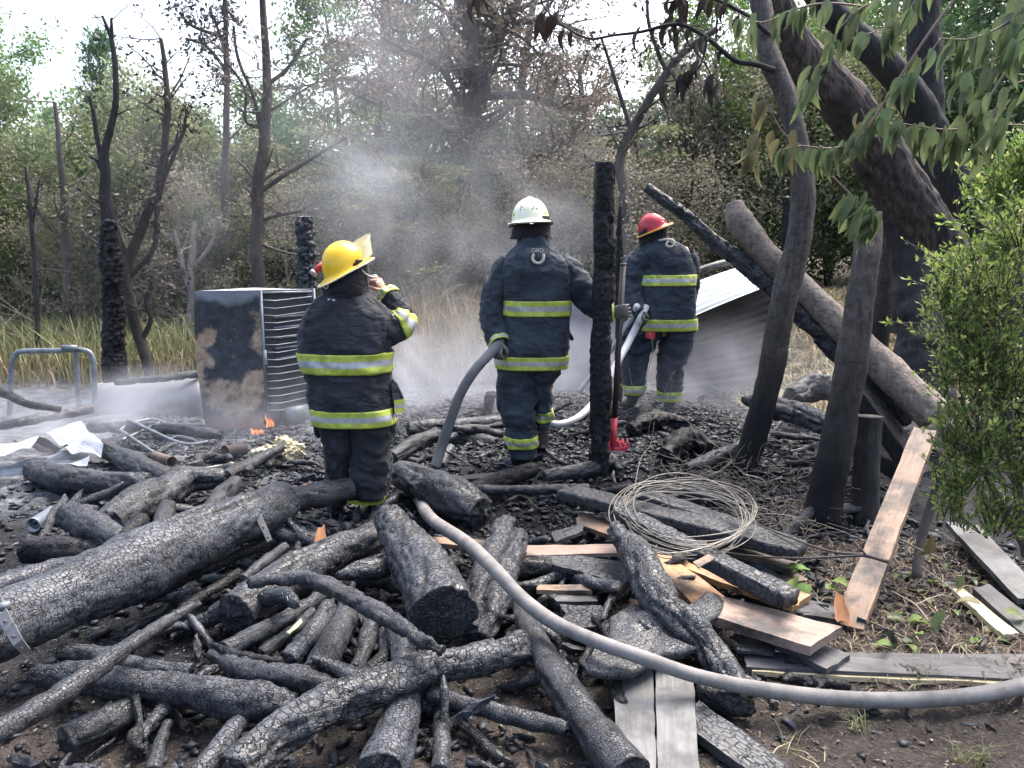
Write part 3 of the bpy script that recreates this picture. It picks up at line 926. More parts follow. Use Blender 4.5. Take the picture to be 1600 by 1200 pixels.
grove((broad(105, 3.0, 0.05, 18, 1.4, 0.05, 200, 0.052, 0.5, 0.12, 0.1, 0.8), 'scorched_shrub', 'shrub', M['twig_pale'], M['leaf_tan'], 'heat-browned shrubs at the wood edge'), [
    (300, 12.4, 0, 0.85, 'heat-browned shrub'),
    (265, 13.4, 2, 1.1, 'heat-browned shrub'),
    (460, 12.8, 1, 0.85, 'heat-browned shrub'),
    (585, 12.2, 3, 0.72, 'heat-browned shrub'),
    (110, 12.6, 4, 0.8, 'heat-browned shrub'),
    (890, 12.4, 2.7, 0.95, 'heat-browned shrub'),
    (800, 13.0, 5.2, 0.95, 'heat-browned shrub'),
    (980, 12.0, 0.7, 0.9, 'heat-browned shrub'),
    (1060, 12.6, 2.7, 0.9, 'heat-browned shrub'),
    (700, 13.0, 4.5, 0.8, 'heat-browned shrub'),
    (1175, 14.0, 4.9, 1.3, 'heat-browned shrub')])
grove((broad(106, 2.6, 0.05, 18, 1.3, 0.03, 230, 0.065, 0.6, 0.14, 0.1, 0.8), 'dark_shrub', 'shrub', M['bark_tree'], M['leaf_dark'], 'dark green undergrowth shrubs'), [
    (20, 14.8, 0, 1.2, 'dark green shrub'), (-40, 14.0, 2, 1.0, 'dark green shrub'),
    (230, 14.8, 1, 1.2, 'dark green shrub'), (370, 14.6, 3, 1.25, 'dark green shrub'),
    (455, 15.2, 4, 1.3, 'dark green shrub'), (545, 14.4, 2, 1.1, 'dark green shrub'),
    (660, 15.5, 5, 1.4, 'dark green shrub'), (760, 16.0, 0.4, 1.4, 'dark green shrub'),
    (860, 15.5, 1.4, 1.3, 'dark green shrub'), (960, 15.8, 3.4, 1.4, 'dark green shrub'),
    (1070, 15.2, 0.8, 1.35, 'dark green shrub'), (1180, 16.0, 1.9, 1.5, 'dark green shrub'),
    (1290, 15.0, 2.9, 1.5, 'dark green shrub'), (1420, 14.5, 4.1, 1.5, 'dark green shrub'),
    (1540, 13.0, 5.1, 1.5, 'dark green shrub'), (1680, 12.0, 0.2, 1.5, 'dark green shrub')])
grove((broad(108, 4.6, 0.07, 24, 1.7, 0.05, 230, 0.070, 0.6, 0.14, 0.1, 0.8), 'green_shrub', 'shrub', M['bark_tree'], M['leaf_green'], None), [
    (-20, 14.2, 0.4, 0.95, 'tall fresh green shrub at the far left edge of the clearing'),
    (150, 15.5, 1.4, 0.92, 'fresh green shrub under the dark conifer at left'),
    (290, 15.8, 3.4, 0.90, 'fresh green shrub behind the slender three-stemmed tree'),
    (430, 16.5, 5.0, 0.95, 'fresh green shrub behind the bare leaning tree'),
    (80, 13.3, 2.4, 0.55, 'low bright green shrub beside the small black sapling'),
    (350, 13.2, 4.4, 0.50, 'low bright green shrub just left of the fridge top'),
    (1120, 15.0, 2.0, 1.1, 'fresh green shrub behind the leaning charred pole'),
    (1290, 14.2, 3.0, 0.95, 'fresh green shrub behind the fallen grey trunk'),
    (720, 14.0, 1.0, 0.65, 'low green shrub behind the pale dry brush')])
# willowy tree of hanging tan leaves right of centre
grove((broad(107, 6.2, 0.09, 26, 1.5, 0.15, 170, 0.10, 0.22, 0.20, 1.6, 1.2, 0.0), 'hanging_leaf_tree', 'tree', M['bark_tree'], M['leaf_tan'], None), [
    (1040, 14.0, 0.6, 0.74, 'tree with hanging narrow tan leaves above the red helmet'),
    (1150, 15.5, 2.6, 0.62, 'tree with hanging narrow tan leaves left of the leaning burnt trunk')])
# a far mass that closes the gaps low down
def far_wood():
    r = np.random.default_rng(77)
    n = 42000
    x = -34 + 68 * r.random(n); y = 27 + 9 * r.random(n)
    top = 3.6 + 1.6 * vnoise(np.stack([x * 0.25, y * 0.05, 0*x], -1), 8) + 1.0 * vnoise(np.stack([x * 0.9, y * 0.2, 0*x], -1), 9)
    z = landz(0, 30) + top * r.random(n) ** 0.8
    P = np.stack([x, y, z], -1)
    V, Fc = leaf_quads(P, r.standard_normal((n, 3)), 0.28 + 0.25 * r.random(n), 0.2 + 0.15 * r.random(n), r)
    tag(build('far_wood', V, Fc, M['leaf_dark'], smooth=False, attrs={'tint': np.repeat(r.random(n), 4)}, origin=(0, 30, 0)), kind='stuff')
far_wood()

# slender bare and half-burnt trees standing in front of the wood ------------
def traced(name, label, cat, y, stems, mat, twigs=0, seed=1, leaf=None, leafn=0, L=0.05, dy=None, twl=0.5):
    """A tree whose stems follow the photograph: stems = list of [(px, py, r_px), ...]; first starts at the ground."""
    root_xy = WY(stems[0][0][0], stems[0][0][1], y)
    base = np.array((root_xy[0], y, landz(root_xy[0], y)))
    root = empty(name, base, label, cat)
    t = Tree(seed)
    for si, s in enumerate(stems):
        P = []
        for k, (px, py, rp) in enumerate(s):
            off = 0.0 if dy is None else dy[si] * k / max(1, len(s) - 1)
            q = WY(px, py, y + off); P.append((*q, rp * SCALE(q)))
        P = np.array(P)
        if si == 0: P[0, 2] = base[2] - 0.08
        Q = catmull(P, max(8, len(P) * 5))
        Q[:, :3] += 0.35 * Q[:, 3:4] * np.stack([vnoise(Q[:, :3] * 3.1, seed), vnoise(Q[:, :3] * 3.3, seed + 1), 0 * Q[:, 0]], -1)
        V, Fc = tube(Q[:, :3], np.maximum(Q[:, 3], 0.003), 8 if si == 0 else 6, cap=True)
        Vq = V - base
        t.V.append(Vq); t.F.append(np.array([f for f in Fc if len(f) == 4]) + t.n); t.n += len(Vq)
        for _ in range(int(twigs * len(s))):
            k = t.r.integers(len(Q) // 3, len(Q)); q = Q[k, :3] - base
            B = t.wander(q, t.r.standard_normal(3) * (1, 0.7, 0.5) + (0, 0, 0.45), twl * (0.4 + t.r.random()), 4, 0.35, 0.06)
            t.limb(B, max(0.005, Q[k, 3] * 0.35), 0.003, 4, 6)
            for e in B[1:]: t.tips.append((e, unit(B[-1] - B[0]), 1))
            for __ in range(2):
                C = t.wander(B[2 + t.r.integers(0, 2)], t.r.standard_normal(3) + (0, 0, 0.3), twl * 0.4, 3, 0.35, 0.05)
                t.limb(C, 0.005, 0.0025, 3, 4)
                for e in C[1:]: t.tips.append((e, unit(C[-1] - C[0]), 1))
    V, Fc = t.wood()
    obj('trunk', mesh('trunk', V, Fc, mat), root)
    if leafn and t.tips:
        lv, lf, tint = gather(t, t.tips, leafn, 0.06, L, 0.5, 0.4)
        obj('crown', mesh('crown', lv, lf, leaf, False, {'tint': tint}), root)
    return root
traced('burnt_tree', 'tall thin fire-blackened tree with forked top, charred base left of the fridge', 'tree', 9.6,
       [[(180, 600, 15), (178, 470, 14), (170, 345, 12), (166, 290, 9), (163, 240, 7), (172, 210, 6), (181, 150, 5), (176, 70, 4), (160, 25, 2)],
        [(166, 290, 5), (155, 230, 4), (147, 180, 3.5), (140, 150, 2)], [(176, 60, 2.5), (174, 30, 2), (176, 28, 1)],
        [(160, 270, 3.5), (150, 250, 3), (140, 245, 2)]], M['bark_black'], 0.6, 201, twl=0.25)
traced('slender_tree', 'slender brown tree with three bending stems right of the charred trunk', 'tree', 9.9,
       [[(240, 588, 8), (222, 540, 9), (206, 480, 9), (200, 410, 9), (225, 350, 8), (250, 280, 7), (258, 230, 6), (262, 140, 5), (250, 60, 3)],
        [(200, 410, 6), (180, 350, 5), (170, 320, 4)], [(218, 540, 5), (235, 500, 4), (228, 470, 4), (238, 440, 3)],
        [(205, 430, 5), (240, 385, 4), (250, 300, 4), (290, 200, 2.5)], [(255, 250, 3), (285, 210, 2.5), (292, 170, 2)]],
       M['bark_tree'], 2.2, 202, M['leaf_burnt'], 2, 0.06)
traced('bare_tree', 'tall brown leaning tree with bare fine branches behind the fridge', 'tree', 11.0,
       [[(398, 450, 11), (402, 330, 10), (412, 220, 9), (417, 120, 7), (410, 0, 5), (408, -60, 4)],
        [(412, 225, 4), (395, 150, 3), (372, 90, 2.5), (365, 40, 2)], [(406, 300, 4), (450, 270, 4), (500, 240, 3), (540, 215, 2)],
        [(415, 135, 4), (450, 105, 3), (480, 60, 2.5)], [(412, 200, 4), (385, 190, 3), (382, 140, 2), (350, 90, 2)],
        [(405, 345, 3), (440, 335, 3), (470, 330, 2)]], M['bark_tree'], 2.6, 203, M['leaf_brown'], 1, 0.06, twl=0.7)
traced('pale_tree', 'pale grey forked trunk in the undergrowth left of the fridge', 'tree', 12.2,
       [[(296, 500, 6), (298, 450, 6), (300, 400, 5), (305, 345, 4)], [(297, 455, 5), (282, 400, 4), (272, 360, 3)], [(300, 420, 3), (330, 380, 3), (345, 330, 2)]],
       M['bark_pale'], 1.5, 204, twl=0.5)
traced('thin_tree', 'thin straight brown trunk at the far left behind the tube frame', 'tree', 12.0,
       [[(105, 520, 6), (103, 400, 6), (98, 280, 5), (85, 160, 3)], [(103, 380, 3), (60, 330, 2.5), (40, 260, 2)]], M['bark_tree'], 2.4, 205, M['leaf_brown'], 1, 0.06, twl=0.7)
traced('black_sapling', 'small black burnt sapling at the far left edge', 'tree', 10.8,
       [[(50, 470, 4), (52, 370, 4), (46, 320, 3), (40, 260, 2)], [(52, 350, 2), (58, 300, 2), (62, 280, 1.5)]], M['bark_black'], 2, 206, twl=0.35)
traced('bent_tree', 'crooked brown tree with dark curled leaves at the top right of centre', 'tree', 11.5,
       [[(985, 420, 7), (975, 300, 8), (968, 250, 8), (1000, 180, 7), (1060, 90, 6), (1120, 45, 5)], [(985, 200, 4), (960, 120, 3), (940, 60, 2)],
        [(1040, 110, 4), (1015, 40, 3), (1010, -10, 2)]], M['bark_tree'], 2.5, 207, M['leaf_burnt'], 2, 0.07, twl=0.6)
traced('tall_tree', 'tall thin dark-leaved tree standing against the white sky at upper left', 'tree', 12.5,
       [[(352, 470, 6), (352, 300, 6), (354, 150, 5), (352, 0, 4), (350, -50, 3)], [(353, 110, 3), (320, 70, 2.5), (290, 60, 2)], [(352, 80, 3), (335, 30, 2)],
        [(353, 60, 3), (300, 40, 2.5), (280, 20, 2)]], M['bark_tree'], 2.6, 208, M['leaf_burnt'], 3, 0.075, twl=0.55)
# dry brush: tangles of fine pale twigs low in front of the wood
traced('scorched_tree', 'great scorched tree with dark forking trunk and layered brown sprays, left of the cream helmet', 'tree', 14.5,
       [[(742, 470, 20), (738, 360, 19), (733, 270, 18), (738, 190, 18), (750, 115, 17), (733, 50, 13), (715, -30, 10)], [(748, 120, 12), (775, 60, 11), (800, 20, 9), (815, -40, 7)],
        [(738, 275, 8), (800, 262, 6), (860, 240, 5), (905, 250, 3)], [(736, 235, 8), (680, 190, 7), (620, 175, 5), (560, 150, 3)], [(748, 150, 8), (830, 150, 6), (900, 170, 5), (960, 120, 3)],
        [(735, 330, 7), (820, 320, 6), (890, 290, 5), (950, 285, 3)], [(742, 200, 6), (690, 110, 5), (640, 80, 4), (600, 60, 3)], [(738, 300, 6), (670, 300, 5), (610, 280, 4), (560, 290, 3)], [(790, 40, 6), (850, 30, 5), (910, 50, 3)]],
       M['bark_tree'], 5.5, 209, M['leaf_brown'], 8, 0.075, twl=1.5, dy=[0, .3, -1.2, .8, 1.0, -.8, -1.0, .6, .8])
def brush(seed, px, y, w, h, n, label, mat):
    c = ground_at(px, y); root = empty('dry_brush', c, label, 'brush')
    t = Tree(seed)
    for _ in range(n):
        p = t.r.standard_normal(3) * (w, 0.3, 0); p[2] = -0.05
        B = t.wander(p, t.r.standard_normal(3) * (0.8, 0.6, 0.1) + (0, 0, 1), h * (0.35 + 0.8 * t.r.random()), 5, 0.3, 0.0)
        t.limb(B, 0.010, 0.003, 3, 8)
        for __ in range(3):
            C = t.wander(B[1 + t.r.integers(0, 4)], t.r.standard_normal(3), h * 0.28, 3, 0.3)
            t.limb(C, 0.005, 0.0025, 3, 4)
    V, Fc = t.wood(); obj('twigs', mesh('twigs', V, Fc, mat), root)
brush(301, 40, 12.0, 0.9, 1.7, 34, 'tangle of dry brown brush at the far left edge of the clearing', M['twig_pale'])
brush(302, 130, 12.3, 0.7, 1.8, 30, 'tangle of dry grey brush behind the charred trunk', M['twig_pale'])
brush(303, 255, 12.0, 0.7, 1.3, 26, 'tangle of dry brush left of the fridge', M['twig_pale'])
brush(304, 665, 10.8, 0.5, 1.3, 46, 'tall pale dry brush between the two nearer firefighters', M['straw'])
brush(305, 740, 11.5, 0.5, 1.4, 30, 'pale dry brush behind the cream-helmeted firefighter', M['straw'])
brush(306, 560, 15.0, 2.0, 4.5, 40, 'web of bare pale creeper stems high in the scorched trees', M['twig_pale'])
brush(307, 745, 14.2, 0.8, 4.8, 30, 'hanging pale creeper stems on the forked scorched trunk', M['twig_pale'])
# ------------------------------------------------------------------ charred logs
_seed = [1000]
def log(label, pts, mat='char', name='charred_log', cat='log', cell=0.034, deep=0.006, lump=0.12, res=0.011, group=None, sq=1.0, ends=(0.8, 0.7), mode='z', stretch=0.28, parent=None):
    """A log through photograph points (px, py, r_px, height of its axis above 0) - or depth when mode == 'y'."""
    _seed[0] += 13; sd = _seed[0]
    C = []
    for px, py, rp, h in pts:
        p = WZ(px, py, h) if mode == 'z' else WY(px, py, h)
        C.append((*p, rp * SCALE(p)))
    C = np.array(C)
    L = np.linalg.norm(np.diff(C[:, :3], axis=0), axis=1).sum()
    rm = C[:, 3].mean()
    n = int(np.clip(L / res, 14, 260)); m = int(np.clip(2 * math.pi * rm / res, 12, 90))
    Q = catmull(C, n); P, rad = Q[:, :3], np.maximum(Q[:, 3], 0.004)
    # wander a little: no charred log is a straight pipe
    s = np.linspace(0, L, n)
    z0 = np.zeros(n)
    P = P + (rm * 0.14) * np.stack([vnoise(np.stack([s*3.1, z0+sd*.37, z0], -1), sd), vnoise(np.stack([s*3.3, z0+sd*.11, z0+5], -1), sd+1), vnoise(np.stack([s*2.9, z0, z0+9+sd*.2], -1), sd+2)], -1)
    rad = rad*(1 + 0.08*vnoise(np.stack([s*2.3/max(rm*8, .3) + sd*.7, z0, z0], -1), sd+6) + 0.06*vnoise(np.stack([s*9 + sd*.3, z0, z0], -1), sd+7))
    T, N, B = frames(P)
    a = np.linspace(0, 2*math.pi, m, endpoint=False)
    axis_ = unit(P[-1] - P[0]); mid = P[n // 2]
    qx = unit(np.cross(axis_, (0, 0, 1) if abs(axis_[2]) < 0.9 else (0, 1, 0))); qy = np.cross(axis_, qx)
    rot = np.stack([qx, qy, axis_], 0)                    # world -> local
    ring = np.cos(a)[None, :, None]*N[:, None] + sq*np.sin(a)[None, :, None]*B[:, None]
    V = P[:, None] + rad[:, None, None]*ring
    loc = (V.reshape(-1, 3) - mid) @ rot.T
    off = sd * 0.731
    lum = fbm(loc * np.array((1, 1, 0.45)) / (rm * 1.3) + off, sd, 3)
    long_ = vnoise(loc * np.array((1, 1, 0.10)) / (rm * 0.55) + off, sd + 4)
    wob = np.stack([vnoise(loc * 14 + 3, sd + 20), vnoise(loc * 14 + 9, sd + 21), vnoise(loc * 14 + 15, sd + 22)], 1)
    f1, f2 = worley(loc * np.array((1, 1, stretch)) / (cell * 1.5) + off + 0.45 * wob, sd)
    crack = 1 - smooth01((f2 - f1) / 0.10)
    # charred flakes that have dropped away
    flake = smooth01((vnoise(loc * np.array((1, 1, 0.6)) / (rm * 1.1) + off + 40, sd + 8) - 0.28) / 0.10)
    cell_h = vnoise(np.floor(loc / cell) * 1.7 + off, sd + 3) * 0.35
    fineb = vnoise(loc * np.array((1, 1, 0.8)) / 0.022 + off, sd + 40)
    dr = 0.0022 * fineb + rad.repeat(m) * (lump * 0.55 * lum + lump * 0.35 * np.minimum(long_, 0.2)) - deep * crack * (0.35 + 0.65 * smooth01(0.5 + 1.2 * vnoise(loc / (rm * 1.5) + off + 70, sd + 30))) - deep * 1.1 * (f1 - 0.45) - deep * 1.4 * flake - deep * 0.4 * cell_h
    # long splits along the grain
    fis = np.zeros((n, m)); lr = np.random.default_rng(sd)
    for _ in range(2 + int(4*rm/.09)):
        a0 = lr.random()*6.283; c0, hl = lr.random()*L, (.12 + .35*lr.random())*L
        path = a0 + .55*vnoise(np.stack([s*4.5 + a0*9, z0, z0], -1), sd+50)
        da = np.abs((a[None, :] - path[:, None] + math.pi) % (2*math.pi) - math.pi)
        win = np.clip(1 - np.abs(s - c0)/hl, 0, 1)**.5
        fis = np.maximum(fis, np.exp(-(da/(.075 + .05*lr.random()))**2)*win[:, None])
    dr = dr - (fis*np.minimum(.22*rad, .014)[:, None]).ravel()
    crack = np.maximum(crack, fis.ravel()*1.2)
    V = V + (dr.reshape(n, m))[:, :, None] * ring
    V = V.reshape(-1, 3)
    Fc = grid_faces(n, m)
    att = crack * 1.0
    # burnt-off ends
    vs, fs, at, base = [V], [Fc], [att], len(V)
    for e, (idx, sgn) in enumerate(((0, -1), (n - 1, 1))):
        rg = V[idx*m:(idx+1)*m]; c = rg.mean(0); prev = np.arange(idx*m, (idx+1)*m)
        bite = ends[e] * rad[idx]
        nz = vnoise(np.stack([np.cos(a)*1.7 + sd, np.sin(a)*1.7, 0*a], -1), sd + 5 + e)
        for k, q in enumerate((0.94, 0.80, 0.58, 0.32, 0.12)):
            nk = vnoise(np.stack([np.cos(a)*5*q + sd, np.sin(a)*5*q, 0*a + k], -1), sd + 9 + e)
            nv = c + (rg - c)*q + sgn*T[idx]*(bite*(0.55*(1-q)*(0.6 + 0.8*nz) + 0.28*nk*(q < 0.93)))[:, None]
            vs.append(nv); nw = np.arange(base, base + m); base += m
            f = np.stack([prev, np.roll(prev, -1), np.roll(nw, -1), nw], -1)
            fs.append(f if sgn > 0 else f[:, ::-1]); prev = nw
            at.append(np.clip(0.55 + 0.8*nk, 0, 1))
        vs.append(c[None] + sgn*T[idx]*bite*0.4); at.append(np.array([0.9]))
        f = np.stack([prev, np.roll(prev, -1), np.full(m, base), np.full(m, base)], -1); base += 1
        fs.append(f if sgn > 0 else f[:, ::-1])
    V = np.concatenate(vs); A = np.concatenate(at)
    Fl = [tuple(dict.fromkeys(map(int, f))) for f in np.concatenate(fs)]
    me = mesh(name, (V - mid) @ rot.T, Fl, M[mat], True, {'crack': A})
    o = obj(name, me)
    o.matrix_world = Matrix.Translation(Vector(mid)) @ Matrix(rot.T.tolist()).to_4x4()
    return tag(o, label, cat, group)
def branch(label, pts, mat='char_fine', **k):
    k.setdefault('cell', 0.020); k.setdefault('deep', 0.003); k.setdefault('lump', 0.16)
    return log(label, pts, mat, 'charred_branch', 'branch', **k)

# -- left of the yellow-helmeted firefighter
BIG = log('biggest grey charred log slanting across the lower left, crossed by two iron hinges',
    [(-75, 1005, 60, .30), (60, 950, 57, .30), (200, 888, 53, .30), (330, 835, 45, .30), (445, 783, 30, .28)], 'char_grey', cell=0.036, deep=0.006, lump=0.06, res=0.010)
log('short dark charred log overlapping the upper end of the biggest log, beside the boot', [(378, 795, 19, .27), (455, 783, 20, .27), (545, 765, 19, .26)], 'char_fine', cell=0.022, deep=0.004, lump=0.05)
branch('long thin grey log lying along the upper edge of the biggest log', [(-30, 925, 20, .22), (80, 893, 22, .22), (150, 878, 16, .24), (235, 838, 12, .26)], 'char_grey', cell=0.03)
log('thick charred log rising to the right behind the biggest log', [(170, 822, 26, .16), (225, 785, 30, .16), (290, 752, 22, .15), (350, 748, 15, .14)], 'char', cell=0.04, deep=0.008, lump=0.12)
log('blunt charred stump log with its sawn end facing left', [(112, 805, 22, .2), (150, 825, 25, .19), (192, 848, 20, .16)], 'char', cell=0.04, lump=0.12, ends=(.2, .5))
log('black log end in the shadow at the left edge', [(42, 858, 24, .1), (100, 862, 26, .1), (170, 862, 24, .1)], 'char_dark')
log('charred log half veiled by mist in front of the pale sheet roll', [(50, 735, 17, .1), (110, 748, 20, .1), (230, 758, 17, .1)], 'char', lump=0.14)
log('charred log sloping down from the crumpled white sheet', [(162, 700, 14, .12), (215, 728, 18, .11), (275, 752, 17, .1)], 'char', lump=0.14)
branch('slim charred stick curving to the right of the thick rising log', [(365, 757, 14, .14), (340, 785, 14, .14), (313, 812, 13, .15)])
branch('cracked stub standing against the biggest log', [(262, 792, 13, .14), (250, 820, 15, .16), (240, 846, 14, .18)], 'char')
branch('short black stick wedged between stump log and biggest log', [(222, 812, 12, .26), (195, 840, 14, .25), (168, 868, 10, .25)], 'char_dark')
branch('forked thin branch crossing the ash near the rusty cans', [(352, 745, 12, .12), (400, 720, 9, .13), (440, 700, 6, .14)])
branch('thin stick pointing at the hinge on the biggest log', [(380, 905, 8, .2), (410, 880, 9, .2), (446, 853, 8, .2)], 'char_fine')
branch('thin ragged stick lying under the biggest log', [(248, 978, 7, .1), (310, 935, 9, .1), (375, 895, 9, .12)], 'char_dark')
branch('ragged black stick parallel to and below the biggest log', [(230, 935, 10, .1), (330, 885, 10, .12), (440, 838, 8, .14)], 'char_dark')

# -- foreground heap, left
branch('long straight thin pole slanting up from the lower left corner', [(-40, 1165, 17, .26), (90, 1090, 19, .26), (180, 1025, 16, .26), (260, 972, 9, .25), (310, 942, 6, .24)], 'char_fine', cell=0.03, lump=0.08)
log('knobbly wavy log lying level below the long thin pole', [(48, 1052, 17, .12), (100, 1052, 22, .12), (200, 1072, 25, .12), (290, 1076, 25, .12), (360, 1092, 31, .12), (420, 1098, 30, .11), (462, 1108, 20, .1)], 'char', cell=0.03, deep=0.006, lump=0.17)
branch('slim grey stick above the knobbly wavy log', [(95, 1018, 13, .12), (150, 1022, 15, .12), (215, 1038, 13, .12), (300, 1052, 16, .1)], 'char_grey')
log('short stubby log with a broken end at the lower left', [(102, 1155, 24, .07), (150, 1132, 24, .07), (215, 1108, 20, .06)], 'char_fine', ends=(1.2, .4))
branch('thin twig standing up from the soil at the bottom left', [(240, 1205, 14, .03), (250, 1165, 11, .04), (262, 1130, 8, .05)])
branch('stick running off the bottom edge left of the forked log', [(305, 1215, 18, .06), (350, 1160, 18, .07), (385, 1115, 14, .08)], 'char_grey')
log('big checked log curving from the bottom edge to lower centre', [(365, 1215, 38, .16), (430, 1150, 37, .18), (520, 1098, 38, .2), (600, 1070, 34, .2), (670, 1040, 29, .2), (740, 1035, 26, .18), (818, 1012, 26, .15)], 'char_bold', cell=0.040, deep=0.009, lump=0.11, res=0.009)
log('thick grey log seen end on between the boot and the hose', [(612, 808, 27, .34), (640, 850, 36, .32), (668, 905, 46, .28), (692, 962, 52, .23)], 'char', cell=0.034, deep=0.010, lump=0.09, res=0.009, ends=(.3, .25), stretch=0.2)
log('broad charred log leaning into the thick end-on log from the left', [(592, 832, 24, .22), (530, 865, 28, .21), (460, 900, 32, .2), (365, 960, 38, .17)], 'char', cell=0.034, deep=0.007, lump=0.08)
log('rough charred log under the grey hose, right of the boot', [(630, 738, 22, .22), (680, 765, 31, .22), (722, 790, 33, .2), (752, 803, 28, .18)], 'char', cell=0.04, deep=0.010, lump=0.16)
branch('sinuous thin branch draped across the parallel poles', [(388, 912, 9, .36), (470, 905, 13, .36), (540, 930, 15, .35), (600, 962, 15, .34), (650, 995, 13, .33), (690, 1018, 10, .3)], 'char_fine', cell=0.03, deep=0.006)
for px0, py0, px1, py1, r0, r1, h, lab in [
    (350, 1018, 515, 925, 16, 13, .13, 'uppermost of the parallel poles fanned below the sinuous branch'),
    (408, 1022, 490, 958, 10, 9, .12, 'thinnest of the parallel poles, beside the pale green scrap'),
    (450, 1035, 515, 950, 17, 15, .13, 'smooth parallel pole right of the thinnest one'),
    (492, 1050, 548, 945, 23, 20, .13, 'fattest of the parallel poles, with a shiny patch'),
    (556, 1050, 580, 970, 14, 13, .1, 'slim dark pole right of the fattest parallel pole'),
    (598, 1045, 600, 985, 12, 10, .08, 'ragged short pole in the dark gap left of the thick end-on log'),
    (632, 1060, 618, 975, 22, 20, .12, 'upright pole under the left side of the thick end-on log')]:
    log(lab, [(px0, py0, r0, h), ((px0+px1)/2 + 3, (py0+py1)/2, (r0+r1)/2, h + .01), (px1, py1, r1, h + .03)], 'char_grey' if 'smooth' in lab else 'char_fine', 'charred_pole', 'pole', cell=0.03, deep=0.004, lump=0.10)
log('curved thick stick crossing the feet of the parallel poles', [(335, 1022, 12, .17), (385, 1048, 18, .17), (450, 1058, 20, .17), (510, 1072, 15, .16), (535, 1080, 8, .15)], 'char_fine', cell=0.028)
branch('small pointed twig above the curved thick stick', [(333, 1008, 6, .2), (370, 1022, 9, .2), (440, 1033, 7, .19)], 'char_dark')
branch('short peg touching the big checked log from above', [(522, 1042, 9, .2), (560, 1062, 9, .2)], 'char_grey')
log('smooth grey log running off the bottom edge at centre', [(592, 1215, 40, .09), (620, 1140, 34, .1), (638, 1070, 25, .12)], 'char_grey', cell=0.05, deep=0.003, lump=0.12)
branch('upright stick right of the smooth grey bottom log', [(688, 1205, 17, .05), (690, 1150, 16, .06), (692, 1090, 12, .07)], 'char_fine')
branch('straight slim stick pointing right along the soil', [(672, 1085, 13, .11), (780, 1113, 16, .1), (886, 1138, 12, .09)], 'char_fine', cell=0.03)
log('long smooth charred pole sloping down under the hose to the bottom edge', [(812, 945, 14, .14), (832, 1000, 20, .13), (872, 1065, 26, .12), (925, 1140, 31, .1), (985, 1215, 36, .09)], 'char_fine', cell=0.05, deep=0.0025, lump=0.10)
log('left one of the two leaning logs right of the thick end-on log', [(792, 818, 18, .26), (765, 880, 22, .22), (738, 950, 23, .16), (728, 985, 20, .14)], 'char', cell=0.034, deep=0.008, lump=0.14)
log('right one of the two leaning logs, touching the hose', [(812, 838, 16, .24), (790, 900, 20, .2), (765, 965, 22, .14), (750, 1000, 18, .1)], 'char', cell=0.034, deep=0.008, lump=0.14)
log('short pointed char chunk between the broad log and the thick end-on log', [(526, 900, 8, .24), (560, 893, 17, .24), (606, 888, 20, .22)], 'char_bold', cell=0.03, ends=(1.2, .4))
log('dark stub lying under the hose behind the right leaning log', [(800, 890, 17, .12), (830, 888, 18, .12), (860, 886, 16, .12)], 'char_dark', ends=(.3, .3))
branch('black rounded stub left of the thick end-on log top', [(690, 885, 14, .14), (715, 880, 16, .14)], 'char_dark')
log('dark log lying deep below the broad charred log', [(372, 990, 18, .06), (460, 945, 20, .07), (560, 905, 18, .08)], 'char_dark')

# -- centre and right
log('knotty charred log lying under the alligator beam towards the bark slab', [(966, 828, 18, .3), (1000, 880, 25, .28), (1035, 935, 30, .24), (1072, 975, 29, .2), (1112, 1020, 26, .13), (1158, 1085, 22, .08)], 'char_bold', cell=0.034, deep=0.010, lump=0.16)
log('black lump of log beside the hose right of the bark slab', [(1095, 1080, 20, .07), (1140, 1098, 22, .06), (1175, 1108, 14, .05)], 'char_dark', ends=(.8, .8))
branch('thin charred stick in the shadow by the hose', [(925, 1005, 7, .1), (905, 1045, 6, .06), (885, 1082, 4, .04)], 'char_dark')
branch('thin charred stick leaning on the small light boards', [(985, 905, 6, .2), (955, 935, 6, .18), (940, 970, 5, .14)], 'char_fine')
branch('long flat burnt stick on the coals left of the tall post', [(700, 762, 8, .2), (790, 765, 8, .2), (920, 762, 8, .2)], 'char_fine')
log('burnt log lying on the coals in front of the cream-helmeted firefighter', [(716, 772, 12, .2), (775, 752, 13, .2), (830, 735, 12, .2)], 'char_dark')
log('burnt log behind the tall post foot', [(850, 745, 10, .2), (910, 735, 12, .2), (960, 722, 10, .2)], 'char')
log('charred log tilted up right of the yellow-helmeted firefighter', [(612, 715, 12, .20), (650, 695, 14, .24), (686, 680, 12, .28)], 'char_fine')
branch('short charred spike standing on the coals beside the dark hose', [(690, 728, 8, .18), (703, 700, 7, .24)], 'char')
log('hazy log lying in the mist behind the yellow-helmeted firefighter', [(640, 672, 13, .2), (720, 668, 14, .2), (790, 660, 12, .2)], 'char')
log('second hazy log in the mist, nearer the dark hose', [(700, 690, 12, .18), (740, 690, 13, .18), (775, 695, 11, .18)], 'char')
branch('small charred offcut in the mist right of the red-helmeted firefighter', [(1105, 605, 7, .25), (1130, 618, 7, .2)], 'char')
log('burnt log bridging from the curved trunk to the straight trunk', [(1165, 622, 10, .42), (1215, 638, 17, .42), (1270, 655, 18, .42), (1330, 678, 19, .40)], 'char_bold', cell=0.05, deep=0.012, lump=0.25)
log('charred stick propped on the foot of the curved trunk', [(1072, 735, 9, .22), (1110, 718, 11, .24), (1160, 695, 10, .27)], 'char_fine')
log('twisted black root lump behind the wire coil', [(1040, 715, 14, .24), (1075, 690, 20, .28), (1110, 700, 16, .24), (1135, 705, 9, .2)], 'char_dark', cell=0.05, deep=0.015, lump=0.45)
